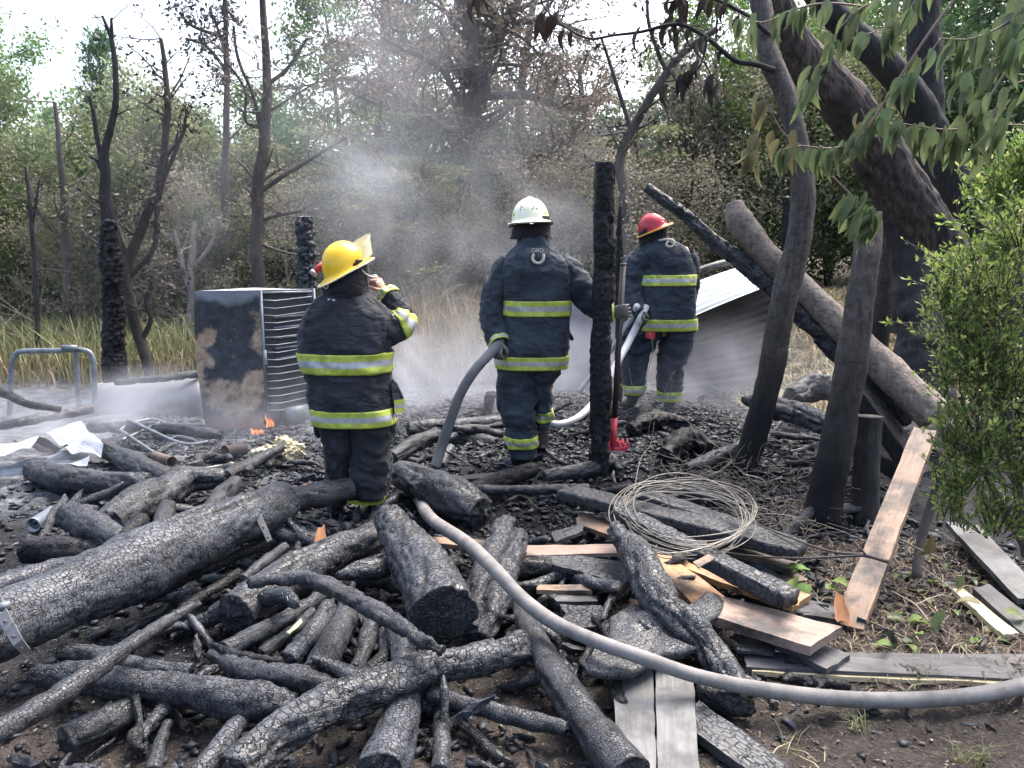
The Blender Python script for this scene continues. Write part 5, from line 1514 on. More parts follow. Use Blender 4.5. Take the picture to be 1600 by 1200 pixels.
# ------------------------------------------------------------------ tube frame, tank, sheets, cans (left)
def tubes(name, label, cat, runs, mat, y=None, n=10):
    """Bent tubes through photograph points (px, py, r_px, y); each run is a part."""
    first = WY(runs[0][1][0][0], runs[0][1][0][1], runs[0][1][0][3])
    base = np.array((first[0], first[1], landz(first[0], first[1])))
    root = empty(name, base, label, cat)
    for pn, pts in runs:
        C = np.array([(*WY(a, b, d), r*SCALE(WY(a, b, d))) for a, b, r, d in pts])
        Q = catmull(C, max(4, (len(C)-1)*n)) if len(C) > 2 else C
        V, Fc = tube(Q[:, :3], np.maximum(Q[:, 3], .002), 10)
        build(pn, V, Fc, M[mat], root)
    return root
tubes('bed_frame', 'bent blue-grey steel tube frame standing at the left edge', 'tube frame', [
    ('hoop', [(14, 668, 4.2, 8.2), (17, 600, 4.2, 8.2), (19, 570, 4.2, 8.2), (24, 554, 4.2, 8.2), (36, 549, 4.2, 8.2), (85, 548, 4.2, 8.2), (126, 547, 4.2, 8.2), (140, 551, 4.2, 8.2), (146, 565, 4.2, 8.2), (148, 610, 4.2, 8.2), (148, 668, 4.2, 8.2)]),
    ('upright', [(119, 545, 3.8, 8.25), (121, 600, 3.8, 8.25), (126, 668, 3.8, 8.25)]),
    ('clamp', [(98, 544, 5, 8.15), (120, 544, 5, 8.15)])], 'steel')
def tank():
    a, b = WY(158, 632, 8.4), WY(325, 622, 8.4)
    base = np.array((a[0], a[1], landz(a[0], a[1])))
    root = empty('metal_tank', base, 'pale dented cylinder lying on its side left of the fridge', 'tank')
    d = unit(b - a); r = 33*SCALE(a)
    P = np.array([a + d*0, a + d*.02, a + (b-a)*.5, b - d*.02, b]); rr = [r*.86, r, r*1.0, r, r*.86]
    V, Fc = tube(P, rr, 30, 30)
    c = V.mean(0); V = V + (V - c)*0.012*vnoise(V*9, 3)[:, None]
    build('shell', V, Fc, M['sheet_tank'], root)
    V, Fc = torus(a + d*.015, d, r*1.0, .008, 26, 6); build('rim', V, Fc, M['sheet'], root)
    v, f = tube(np.array([WY(150, 610, 8.4), WY(147, 640, 8.4), WY(143, 655, 8.4)]), .03, 8); build('spout', v, f, M['sheet'], root)
M['sheet_tank'] = m_plain('tank_shell', (0.19, 0.195, 0.205), 0.5, 0.2, var=0.2, scale=3, dirt=0.7, dirtc=(0.12, 0.115, 0.115))
tank()
def crumpled(name, label, cat, pts, mat, amp=.04, th=.004, seed=1, hs=None):
    """A buckled sheet spanning photograph points at given heights."""
    P = np.array([WZ(px, py, h) for px, py, h in pts]); c = P.mean(0); n = len(P)
    B = catmull(np.r_[P, P[:1]], 64)[:-1] if False else np.concatenate([np.linspace(P[i], P[(i+1) % n], 14)[:-1] for i in range(n)])
    m = len(B); rings = []
    for q in (1, .86, .7, .52, .34, .17):
        rg = c + (B - c)*q
        rings.append(rg)
    V = np.concatenate(rings + [c[None]])
    V[:, 2] += amp*fbm(V*np.array((5, 5, 5)), seed, 3) + amp*.6*np.abs(vnoise(V*np.array((3, 9, 3)), seed+3))
    Fc = []
    for k in range(5): Fc += [(k*m+j, k*m+(j+1) % m, (k+1)*m+(j+1) % m, (k+1)*m+j) for j in range(m)]
    Fc += [(5*m+j, 5*m+(j+1) % m, 6*m) for j in range(m)]
    nb = len(V); lo = V - (0, 0, th)
    Fc = Fc + [tuple(i+nb for i in f[::-1]) for f in Fc] + [(j, nb+j, nb+(j+1) % m, (j+1) % m) for j in range(m)]
    return tag(build(name, np.concatenate([V, lo]), Fc, M[mat], smooth=False), label, cat)
crumpled('metal_sheet', 'flat pale metal sheet with torn corner lying on the ash', 'metal sheet', [(70, 677, .18), (128, 662, .22), (162, 697, .18), (158, 715, .12), (112, 705, .14)], 'sheet', .025, seed=3)
crumpled('metal_sheet', 'crumpled yellowish sheet curling up at the left edge', 'metal sheet', [(-40, 700, .22), (62, 682, .28), (50, 700, .24), (0, 718, .14), (-40, 730, .1)], 'straw_sheet', .05, seed=5) if False else None
M['sheet_yellow'] = m_plain('sheet_yellow', (0.46, 0.46, 0.40), 0.5, 0.1, var=0.2, scale=6, dirt=0.5, dirtc=(0.2, 0.2, 0.19))
crumpled('metal_sheet', 'crumpled yellowish sheet curling up at the left edge', 'metal sheet', [(-40, 696, .24), (62, 681, .30), (40, 705, .22), (-40, 728, .12)], 'sheet_yellow', .05, seed=5)
crumpled('metal_sheet', 'long grey buckled sheet at the left edge below the yellowish one', 'metal sheet', [(-60, 735, .10), (40, 718, .16), (140, 705, .18), (135, 722, .12), (60, 738, .06), (-40, 745, .05)], 'sheet', .04, seed=8)
crumpled('metal_sheet', 'dark charred fold of sheeting between the pale sheets', 'metal sheet', [(20, 690, .16), (70, 682, .22), (108, 705, .12), (60, 708, .1)], 'roof_burnt', .05, seed=9)
tubes('sheet_roll', 'pale rolled metal sheet lying before the torn sheet', 'metal roll', [('roll', [(75, 722, 8, 6.35), (105, 715, 12, 6.4), (137, 708, 11, 6.5)])], 'sheet')
tubes('chair_frame', 'tangle of bent chair tubing lying in the ash before the fridge', 'chair frame', [
    ('leg', [(200, 656, 2.6, 7.2), (235, 672, 2.6, 7.0), (275, 690, 2.6, 6.85), (300, 694, 2.6, 6.8), (325, 690, 2.6, 6.85)]),
    ('leg', [(188, 672, 2.4, 7.1), (215, 690, 2.4, 6.8), (248, 712, 2.4, 6.5)]),
    ('rail', [(188, 672, 2.4, 7.1), (200, 664, 2.4, 7.2), (235, 655, 2.4, 7.35), (250, 658, 2.4, 7.3), (262, 663, 2.4, 7.25), (320, 664, 2.4, 7.2)]),
    ('stay', [(190, 688, 2.2, 6.9), (225, 672, 2.2, 7.1), (250, 660, 2.2, 7.2)]),
    ('stay', [(255, 690, 2.0, 6.9), (280, 682, 2.0, 6.95), (310, 690, 2.0, 6.9)])], 'steel')
tubes('metal_rod', 'thin straight rod lying on the ash below the cans', 'rod', [('rod', [(285, 735, 2.2, 6.0), (325, 731, 2.2, 6.05), (365, 724, 2.2, 6.15)])], 'wire')
def can(label, p0, p1, r, mat, lid=True, hole=False):
    a, b = WY(*p0), WY(*p1)
    root = empty('tin_can', np.array((a[0], a[1], landz(a[0], a[1]))), label, 'can')
    d = unit(b - a); rr = r*SCALE(a)
    n = 18
    P = np.array([b, a])
    V, Fc = tube(P, rr, n, cap=False); Vi, Fi = tube(np.array([b + d*-.01, a]), rr*.9, n, cap=False)
    g = Geo().add(V, Fc + [tuple(range(n))]).add(Vi, [f[::-1] for f in Fi] + [tuple(range(n))[::-1]])
    o = n; 
    g.f += [(n+j, n+(j+1) % n, 2*n+n+(j+1) % n, 2*n+n+j) for j in range(n)]; g.m += [0]*n
    build('body', np.concatenate(g.v), g.f, M[mat], root, True)
    v, f = torus(a, d, rr, rr*.07, 20, 6); build('rim', v, f, M[mat], root)
    v, f = tube(np.array([a + (b-a)*(.12 if lid else .8), a + (b-a)*(.13 if lid else .81)]), rr*.88, n); build('end_disc', v, f, M['steel' if lid else 'dark_in'], root)
    if hole: v, f = tube(np.array([a + (b-a)*.118, a + (b-a)*.11]), rr*.3, 10); build('hole', v, f, M['dark_in'], root)  # no opening here: a black disc paints the shade of the hole
can('open rusty can on its side nearest the fridge', (352, 706, 6.4), (382, 701, 6.55), 10, 'can', False)
can('open rusty can on its side at the end of a bent tube', (268, 722, 6.2), (243, 714, 6.35), 9, 'can', False)
can('pale grey cylinder with a hole in its end lying in the ash at left', (52, 820, 4.75), (82, 801, 4.95), 11, 'sheet', True, True)
def stuffing():
    V, Fc = [], []
    for k, (px, py, a, b) in enumerate([(425, 712, .13, .07), (448, 703, .12, .085), (410, 722, .09, .05), (462, 708, .08, .05)]):
        c = WY(px, py, 6.35); v, f = [], []
        for i in range(26):
            th = math.pi*i/25
            for jj in range(40):
                ph = 2*math.pi*jj/40; v.append(c + np.array((a*math.sin(th)*math.cos(ph), a*.8*math.sin(th)*math.sin(ph), b*math.cos(th))))
        v = np.array(v); f = [tuple(q) for q in grid_faces(26, 40)]
        v = c + (v - c)*(1 + .35*fbm(v*14, 7+k, 3) + .22*vnoise(v*70, 8)[...] )[:, None]
        Fc += [tuple(q+len(V) for q in ff) for ff in f]; V += list(v)
    tag(build('straw_lump', np.array(V), Fc, M['straw'], smooth=False), 'lump of pale straw-like stuffing on the coals beside the fridge', 'stuffing')
stuffing()

# ------------------------------------------------------------------ hinges on the biggest log
def hinge(label, quad_top, strap, h, w):
    a, b = WZ(*quad_top[0], h), WZ(*quad_top[1], h)
    root = empty('iron_hinge', a, label, 'hinge')
    fw = np.array((0, -1, 0.45)); fw = unit(fw)
    d = unit(b - a)
    V, Fc = box((a+b)/2, np.linalg.norm(b-a)/2, .012, .014, [d, unit(np.cross((0, 0, 1), d)), (0, 0, 1)]); build('knuckle', V, Fc, M['steel'], root)
    g = Geo()
    P = [WZ(px, py, hh) for px, py, hh in strap]
    for i in range(len(P)-1):
        s = unit(np.cross(P[i+1]-P[i], fw)); nrm = unit(np.cross(s, P[i+1]-P[i]))
        w0, w1 = w*(1 - .25*i/(len(P)-1)), w*(1 - .25*(i+1)/(len(P)-1))
        V = [P[i]-s*w0, P[i]+s*w0, P[i+1]+s*w1, P[i+1]-s*w1]; V = V + [v - nrm*.004 for v in V]
        g.add(V, [(0, 1, 2, 3), (7, 6, 5, 4), (0, 4, 5, 1), (1, 5, 6, 2), (2, 6, 7, 3), (3, 7, 4, 0)])
    build('strap', np.concatenate(g.v), g.f, M['iron'], root, False)
    for i in range(len(P)-1):
        c = P[i]*.4 + P[i+1]*.6 + unit(fw)*.004
        v, f = tube(np.array([c, c + fw*.005]), .006, 8); build('screw', v, f, M['can'], root)
M['iron'] = m_plain('hinge_iron', (0.20, 0.20, 0.205), 0.5, 0.4, var=0.2, dirt=0.4, dirtc=(0.13, 0.085, 0.06))
hinge('T-shaped iron hinge on the upper end of the biggest log', [(386, 785), (412, 779)], [(398, 788, .345), (406, 812, .33), (416, 832, .30), (421, 845, .27)], .36, .017)
hinge('broken iron hinge strap at the left end of the biggest log', [(-6, 950), (16, 945)], [(2, 958, .41), (14, 980, .385), (28, 1004, .34), (40, 1018, .30)], .415, .022)

# ------------------------------------------------------------------ roof sheet, burnt wall sheets
def corrugated(name, label, cat, quad, mat, waves, amp, th=.003, along=True):
    q = [WY(px, py, y) for px, py, y in quad]      # start-left, start-right, end-right, end-left
    n, m = 12, waves*8
    nr = unit(np.cross(q[1]-q[0], q[3]-q[0])); nr = nr if nr[1] < 0 else -nr
    V = []
    for i in range(n):
        for j in range(m+1):
            u, v = i/(n-1), j/m
            p = (q[0]*(1-v) + q[3]*v)*(1-u) + (q[1]*(1-v) + q[2]*v)*u
            V.append(p + nr*amp*math.sin(v*waves*2*math.pi) + nr*0.012*math.sin(u*5))
    V = np.array(V); f = [tuple(a) for a in grid_faces(n, m+1, False)]; k = len(V)
    f2 = [tuple(i+k for i in a[::-1]) for a in f]
    return tag(build(name, np.concatenate([V, V - nr*th]), f+f2, M[mat]), label, cat)
corrugated('roof_sheet', 'white corrugated roof sheet tilted behind the red-helmeted firefighter', 'roof sheet',
           [(1060, 452, 8.6), (1185, 405, 9.2), (1232, 432, 8.7), (1060, 505, 8.2)], 'roof', 6, .016)
corrugated('wall_sheet', 'dark burnt corrugated wall sheet under the white roof sheet', 'wall sheet',
           [(1060, 500, 8.75), (1222, 430, 8.95), (1205, 640, 8.95), (1060, 640, 8.75)], 'roof_burnt', 15, .012)
tubes('gutter_pipe', 'grey round pole lying above the white roof sheet', 'pole', [('pole', [(1078, 428, 6, 8.9), (1130, 412, 6, 9.0), (1190, 405, 5, 9.2)])], 'wood_ash')
corrugated('smoky_sheet', 'pale smoky upright sheet standing behind the cream-helmeted firefighter', 'sheet',
           [(868, 468, 9.6), (1000, 470, 9.6), (1000, 650, 9.6), (868, 650, 9.6)], 'pvc', 4, .010)

# ------------------------------------------------------------------ hoses, rake, coil
def hose(label, pts, mat, name='fire_hose', m=14):
    C = []
    for px, py, rp, k, v in pts:
        p = WZ(px, py, v) if k == 'z' else WY(px, py, v)
        C.append((*p, rp*SCALE(p)*.93))
    Q = catmull(np.array(C), len(C)*14)
    q3 = Q[:, :3]*2.2
    Q[:, :3] += .010*np.stack([vnoise(q3, 61), vnoise(q3, 62), vnoise(q3, 63)], -1)
    V, Fc = tube(Q[:, :3], Q[:, 3]*(1 + .045*vnoise(q3*3, 64)), m)
    return tag(build(name, V, Fc, M[mat]), label, 'fire hose')
hose('long grey fire hose sweeping from the heap to the right edge', [
    (640, 752, 9, 'z', .05), (652, 778, 9.5, 'z', .10), (666, 799, 10, 'z', .18), (680, 815, 10.5, 'z', .24), (705, 832, 11, 'z', .30), (740, 858, 11.5, 'z', .36), (775, 893, 12, 'z', .36), (815, 935, 12.5, 'z', .30), (865, 972, 12.5, 'z', .26), (930, 1002, 12.5, 'z', .24), (1010, 1030, 12.5, 'z', .22), (1090, 1057, 12.5, 'z', .17), (1180, 1078, 13, 'z', .12), (1280, 1091, 13.5, 'z', .08), (1380, 1096, 13.5, 'z', .06), (1480, 1092, 13.5, 'z', .06), (1560, 1080, 13.5, 'z', .06), (1680, 1050, 13.5, 'z', .05), (1850, 990, 12.5, 'z', .05), (2050, 900, 11, 'z', .05)], 'hose')
hose('dark fire hose hanging from the hand of the cream-helmeted firefighter', [
    (790, 520, 8, 'y', 5.45), (772, 545, 8.5, 'y', 5.42), (742, 578, 8.5, 'y', 5.4), (716, 620, 8.5, 'y', 5.4), (700, 660, 8.5, 'y', 5.4), (688, 695, 9, 'y', 5.4), (678, 725, 9, 'y', 5.35)], 'hose_dark') if False else None
M['hose_dark'] = m_plain('hose_dark', (0.12, 0.12, 0.125), 0.7, var=0.2, scale=12, bump=0.3, bscale=220)
hose('dark fire hose hanging from the left hand of the cream-helmeted firefighter', [
    (812, 508, 8, 'y', 5.98), (790, 525, 8, 'y', 5.72), (771, 546, 8.5, 'y', 5.52), (742, 578, 8.5, 'y', 5.42), (716, 620, 8.5, 'y', 5.4), (700, 660, 8.5, 'y', 5.4), (688, 695, 9, 'y', 5.4), (678, 730, 9, 'y', 5.35)], 'hose_dark')
hose('white fire hose looping on the coals behind the tall post', [
    (845, 655, 5.5, 'y', 6.4), (870, 664, 6, 'y', 6.4), (900, 655, 6, 'y', 6.5), (925, 632, 6, 'y', 6.7), (948, 598, 6, 'y', 6.9), (968, 560, 6, 'y', 7.1), (985, 528, 6, 'y', 7.3), (1000, 500, 6, 'y', 7.35)], 'hose_white')
hose('straight pale hose line slanting up to the red-helmeted firefighter', [
    (905, 612, 4, 'y', 8.2), (945, 560, 4.5, 'y', 7.9), (985, 500, 5, 'y', 7.5), (996, 478, 5.5, 'y', 7.35)], 'hose_white')

# rake-hoe
def rake():
    a, b = WY(974, 412, 5.72), WY(957, 705, 5.62)
    base = np.array((b[0], b[1], b[2]))
    root = empty('fire_rake', base, 'long-handled fire rake with dark handle and red toothed head', 'rake')
    r = 4.6*SCALE(a)
    V, Fc = tube(np.array([a, (a+b)/2, a + (b-a)*.82]), r, 12); build('handle', V, Fc, M['handle'], root)
    V, Fc = tube(np.array([a + (b-a)*.82, b]), r*1.08, 12); build('socket', V, Fc, M['red_paint'], root)
    V, Fc = tube(np.array([a - unit(b-a)*.004, a + unit(b-a)*.012]), r*1.1, 12); build('end_cap', V, Fc, M['steel'], root)
    s = SCALE(b)
    def P(px, py, y): return WY(px, py, y)
    front = [P(948, 697, 5.60), P(948, 706, 5.60), P(976, 708, 5.60), P(984, 698, 5.60), P(970, 690, 5.62), P(955, 688, 5.63)]
    V = np.array(front + [p + (0, .012, 0) for p in front])
    Fc = [tuple(range(6)), tuple(range(6, 12))[::-1]] + [(i, (i+1) % 6, 6+(i+1) % 6, 6+i) for i in range(6)]
    build('blade', V, Fc, M['red_paint'], root, False)
    V, Fc = box(P(962, 706.5, 5.595), 14*s, .003, 1.2*s); build('blade_edge', V, Fc, M['sheet'], root, False)
    for tx, ty in ((950, 690), (957, 686), (966, 687), (974, 690), (981, 689)):
        c = P(tx, 697, 5.61); t = P(tx - 1, ty - 4, 5.63)
        V, Fc = tube(np.array([c, (c+t)/2, t]), [2.2*s, 1.6*s, .4*s], 6); build('tooth', V, Fc, M['red_paint'], root)
M['handle'] = m_plain('rake_handle', (0.035, 0.024, 0.022), 0.5, var=0.2)
rake()

def coil():
    c = WZ(1070, 800, .34)
    root = empty('wire_coil', c, 'big loose coil of pale fence wire resting on the charred beams', 'wire coil')
    ex = WZ(1178, 806, .34) - c; ey = WZ(1070, 752, .36) - c
    r = np.random.default_rng(8)
    for k in range(16):
        s = .94 + .035*r.standard_normal(); ph = r.random()*6.28; tw = .02*r.standard_normal(2)
        P = []
        for t in np.linspace(0, 6.2832*1.02, 56):
            w = 1 + .018*math.sin(3*t + ph) + .012*math.sin(5*t + ph*2)
            P.append(c + (ex*math.cos(t+.1*k) + ey*math.sin(t+.1*k))*s*w + np.array((tw[0], tw[1], .006*k - .05 + .02*math.sin(2*t + ph))))
        V, Fc = tube(np.array(P), .0026, 4); build('wire', V, Fc, M['wire_pale'], root)
    loose = [[(1015, 820), (1042, 845), (1038, 830), (1048, 800), (1030, 775)], [(1030, 790), (1080, 780), (1130, 782), (1180, 790), (1210, 800)],
             [(1160, 740), (1195, 752), (1196, 780), (1180, 800), (1150, 780)], [(1120, 850), (1180, 805), (1270, 815), (1400, 865)],
             [(1010, 690), (1018, 640), (1010, 600), (1020, 545), (1015, 520)], [(1030, 660), (1036, 620), (1050, 585), (1055, 580)], [(1042, 660), (1050, 600), (1049, 590)],
             [(990, 770), (1000, 720), (1018, 690), (1022, 660)], [(1000, 645), (1060, 650), (1110, 690), (1135, 705)], [(955, 812), (950, 830), (912, 836), (916, 822)],
             [(983, 575), (990, 606), (1005, 604)], [(1000, 830), (1060, 812), (1120, 830), (1150, 800), (1100, 765)], [(1150, 790), (1165, 830), (1140, 870)]]
    for q in loose:
        P = np.array([WY(px, py, 4.6 + .35*(py < 740) + .9*(py < 700)) + np.array((0, 0, .0)) for px, py in q])
        Q = catmull(np.c_[P, np.zeros(len(P))], 24)[:, :3]
        V, Fc = tube(Q, .0022, 4); build('wire', V, Fc, M['wire_pale'], root)
M['wire_pale'] = m_plain('wire_pale', (0.2, 0.19, 0.17), 0.5, 0.4, var=0.25)
coil()
def tangle():
    r = np.random.default_rng(15)
    g = []; Fs = []; n = 0
    for k in range(330):
        cx, cy = (1215 + 50*r.standard_normal(), 790 + 38*r.standard_normal()) if k < 230 else (1085 + 35*r.standard_normal(), 735 + 14*r.standard_normal())
        p = onland(cx, min(max(cy, 700), 880), .05 + .12*r.random())
        d = unit(r.standard_normal(3)*(1, 1, .35)); P = [p]
        for i in range(4):
            d = unit(d + .45*r.standard_normal(3)*(1, 1, .5)); P.append(P[-1] + d*.045)
        V, Fc = tube(np.array(P), .0022, 3, cap=False); g.append(V); Fs.append(np.array(Fc)+n); n += len(V)
    tag(build('dry_twigs', np.concatenate(g), np.concatenate(Fs), M['twig_mid'], origin=(0, 0, 0)), kind='stuff')
M['twig_mid'] = m_plain('twig_mid', (0.15, 0.125, 0.105), 0.8, var=0.4)
tangle()

# ------------------------------------------------------------------ thin dead branch lying over the planks
def stick(label, runs, mat='twig_dark', y=4.0):
    first = WZ(*runs[0][0][:2], runs[0][0][3]); root = empty('dead_branch', first, label, 'branch')
    for i, s in enumerate(runs):
        C = np.array([(*WZ(px, py, h), rp*SCALE(WZ(px, py, h))) for px, py, rp, h in s])
        Q = catmull(C, len(C)*6) if len(C) > 2 else C
        V, Fc = tube(Q[:, :3], np.maximum(Q[:, 3], .0015), 6); build('stem' if i == 0 else 'twig', V, Fc, M[mat], root)
stick('thin forked dead branch lying across the leaning light plank', [
    [(1388, 878, 3.2, .34), (1352, 868, 3, .33), (1300, 862, 2, .3), (1240, 842, 1.6, .26), (1165, 812, 1.3, .24)],
    [(1352, 868, 2.2, .33), (1250, 872, 1.8, .27), (1170, 868, 1.4, .2), (1100, 858, 1, .2)], [(1352, 866, 1.8, .34), (1335, 846, 1.2, .38)], [(1345, 862, 1.5, .34), (1352, 842, 1, .4)]])
stick('dark stem standing in the soil right of the leaning plank', [[(1432, 905, 9, .02), (1440, 840, 8, .2), (1462, 770, 8, .42), (1480, 700, 7, .66)]], 'twig_dark')
stick('curly dry twig among the fallen leaves', [[(1395, 925, 1.6, .05), (1430, 945, 1.6, .06), (1452, 972, 1.6, .04)], [(1430, 945, 1.2, .06), (1470, 930, 1.2, .07), (1490, 935, 1, .06)]], 'twig_pale')
stick('long dry twig reaching from the plank to the right among leaves', [[(1400, 840, 1.5, .25), (1440, 860, 1.4, .2), (1470, 872, 1.2, .18)], [(1440, 885, 1.2, .12), (1480, 915, 1.2, .08), (1520, 950, 1.2, .05), (1600, 1005, 1.2, .03)]], 'twig_pale')
# ------------------------------------------------------------------ big drooping leaves at the upper right
def leaf_shape(name, mat, L=0.115, W=0.034, curl=0.5, fold=0.35, twist=0.3):
    n = 7; V = []
    for i in range(n):
        t = i/(n-1)
        w = W*math.sin(math.pi*min(1, t*0.96 + 0.04)**0.8)**0.9*(1 - 0.25*t)
        ang = curl*t*t
        x0, z0 = L*t*math.cos(ang*.5), -L*t*math.sin(ang*.5)
        tw = twist*t
        for s in (-1, -.5, 0, .5, 1):
            y = s*w*math.cos(fold); z = abs(s)*w*math.sin(fold)*1.2
            V.append((x0, y*math.cos(tw) - z*math.sin(tw), z0 + y*math.sin(tw) + z*math.cos(tw)))
    Fc = [tuple(f) for f in grid_faces(n, 5, False)]
    tint = np.random.default_rng(len(name)).random(len(V))*0.25 + 0.3
    return mesh(name, V, Fc, mat, True, {'tint': tint})
LEAF = [leaf_shape('leaf', M['leaf_big'], .125, .024, .6, .6, .3), leaf_shape('leaf', M['leaf_big'], .11, .027, .9, .45, -.4), leaf_shape('leaf', M['leaf_big'], .135, .021, .4, .8, .1)]
M['leaf_bigold'] = m_leaf('leaf_bigold', (0.20, 0.19, 0.085), (0.29, 0.25, 0.13), None, 0.35, 0.5)
M['leaf_bigold'] = m_leaf('leaf_bigold', (0.10, 0.105, 0.045), (0.19, 0.155, 0.08), None, 0.35, 0.5)
LEAFOLD = [leaf_shape('leaf', M['leaf_bigold'], .11, .030, .7, .5, .5)]
BURNT = [leaf_shape('leaf', M['leaf_burnt'], .10, .026, 1.1, .8, .9), leaf_shape('leaf', M['leaf_burnt'], .115, .022, .8, .6, -.8)]
lrng = np.random.default_rng(91)
def hang(parent, base, p, k, shapes, sc=1.0, side=None, droop=2.2):
    """One leaf at world point p, hanging."""
    o = bpy.data.objects.new('leaf', shapes[lrng.integers(0, len(shapes))])
    COL.objects.link(o); o.parent = parent
    a = lrng.random()*6.283
    lean = np.array((-.34, -.10, 0)) if side is None else np.asarray(side)
    d = unit(lean*(.5 + lrng.random()) + .17*lrng.standard_normal(3) + (0, 0, -1.0))
    x = Vector(d); zz = Vector(unit(np.array((-.55, -.75, .35)) + .45*lrng.standard_normal(3)))
    yv = zz.cross(x).normalized(); zv = x.cross(yv)
    s = sc*(0.56 + .36*lrng.random())
    mt = Matrix((x, yv, zv)).transposed().to_4x4()
    o.matrix_local = Matrix.Translation(Vector(p - base)) @ mt @ Matrix.Scale(s, 4)
    return o
def spray_tree():
    foot = np.array((2.75, 3.1, landz(2.75, 3.1)))
    root = empty('leafy_tree', foot, 'tree whose long drooping green leaves hang in front of the burnt trunks at upper right', 'tree')
    V, Fc = tube(np.array([foot - (0, 0, .1), foot + (.05, 0, 1.2), foot + (0, .05, 2.4), foot + (-.2, 0, 3.3), foot + (-.7, -.05, 3.75), foot + (-1.5, -.1, 3.95)]), [.10, .09, .08, .065, .045, .03], 10, 30)
    build('trunk', V, Fc, M['bark_stem'], root)
    top = foot + (-.5, 0, 3.65)
    def twig(pts, yd, r=2.0, leaves=(), shapes=LEAF, from_top=False, sc=1.0, jx=16, jy=9):
        P = [WY(px, py, yd + .12*i) if False else WY(px, py, yd) for i, (px, py) in enumerate(pts)]
        C = np.c_[np.array(P), np.linspace(r, r*.45, len(P))*SCALE(P[0])]
        Q = catmull(C, max(6, len(C)*6))
        Vt, Ft = tube(Q[:, :3], np.maximum(Q[:, 3], .0015), 6)
        b = build('branch', Vt, Ft, M['twig_leaf'], root)
        for (f0, f1, n) in leaves:
            for k in range(n):
                f = f0 + (f1 - f0)*(k + .5*lrng.random())/max(1, n)
                q = Q[min(len(Q)-1, int(f*(len(Q)-1)))][:3]
                hang(b, foot, q + .016*lrng.standard_normal(3)*(1, 1.6, .7), k, shapes, sc)
        return b
    T = twig
    T([(1560, -90), (1460, 40), (1400, 130), (1352, 205), (1330, 225), (1290, 232), (1250, 228), (1222, 235)], 2.75, 2.4, [(.62, 1.0, 34)])
    T([(1250, 228), (1222, 205), (1200, 165), (1186, 140)], 2.76, 1.4, [(.0, .4, 5), (.7, 1, 4)], LEAFOLD)
    T([(1180, 250), (1176, 225), (1182, 200)], 2.8, 1.2, [(0, 1, 12)], LEAFOLD)
    T([(1300, 275), (1330, 305), (1352, 330), (1368, 345)], 2.7, 1.6, [(.40, 1, 32)])
    T([(1600, 60), (1540, 160), (1500, 200), (1440, 198), (1395, 190)], 2.65, 2.0, [(.35, 1, 34)])
    T([(1640, 200), (1580, 195), (1530, 198), (1480, 225), (1440, 228)], 2.7, 1.6, [(.3, 1, 20)], sc=1.05)
    T([(1640, -40), (1580, 30), (1520, 60), (1470, 60)], 2.5, 2.0, [(.2, 1, 22)], sc=1.05)
    T([(1660, 20), (1600, 60), (1560, 90), (1500, 120)], 2.45, 1.8, [(.1, 1, 20)], sc=1.1)
    T([(1660, 120), (1590, 130), (1560, 165), (1540, 185)], 2.55, 1.4, [(.1, 1, 12)])
    T([(1560, -80), (1440, -20), (1350, 10), (1300, 60), (1290, 90)], 2.9, 2.0, [(.35, 1, 22)])
    T([(1350, 10), (1290, 5), (1240, 15), (1190, 35), (1150, 20)], 2.95, 1.8, [(.25, 1, 24)])
    T([(1290, 90), (1275, 110), (1262, 150)], 2.9, 1.3, [(.1, 1, 12)])
    T([(1440, -20), (1410, 30), (1380, 45), (1330, 60)], 2.8, 1.5, [(.3, 1, 16)])
    T([(1470, 60), (1440, 100), (1420, 130), (1390, 135)], 2.75, 1.4, [(.2, 1, 14)])
    T([(1400, 130), (1380, 175), (1360, 195), (1345, 170)], 2.8, 1.2, [(.3, 1, 10)], LEAFOLD)
    T([(1560, 160), (1540, 215), (1520, 250)], 2.75, 1.2, [(.2, 1, 8)])
M['twig_leaf'] = m_plain('twig_leaf', (0.20, 0.135, 0.11), 0.7, var=0.25)
spray_tree()
def burnt_branch():
    a = WY(1215, 115, 5.65)
    root = empty('burnt_branch', a, 'burnt bough with dark curled leaves reaching left from the curved trunk', 'bough')
    def br(pts, y, r, n, f0=.0):
        P = np.array([WY(px, py, y) for px, py in pts]); C = np.c_[P, np.linspace(r, r*.4, len(P))*SCALE(P[0])]
        Q = catmull(C, len(P)*7); V, Fc = tube(Q[:, :3], np.maximum(Q[:, 3], .002), 7)
        b = build('branch', V, Fc, M['bark_black'], root)
        for k in range(n):
            f = f0 + (1-f0)*lrng.random()
            hang(b, a, Q[int(f*(len(Q)-1)), :3] + .03*lrng.standard_normal(3), k, BURNT, 1.75)
    br([(1210, 110), (1180, 100), (1150, 95), (1105, 60), (1060, 38), (1000, 50), (960, 55)], 5.6, 5, 8, .3)
    br([(1105, 60), (1095, 100), (1075, 120), (1040, 128)], 5.5, 2.2, 14, .45)
    br([(1100, 95), (1112, 118), (1125, 130)], 5.5, 1.6, 7, .3)
    br([(1060, 38), (1070, 0), (1060, -30)], 5.6, 2.5, 9)
    br([(1210, 60), (1160, 20), (1100, -5), (1040, 5)], 5.7, 4, 14, .3)
    br([(960, 55), (920, 60), (880, 40), (850, 10), (840, -20)], 5.5, 2.2, 10, .3)
    br([(800, -20), (760, -5), (735, 0)], 5.2, 2, 6, .4)
burnt_branch()

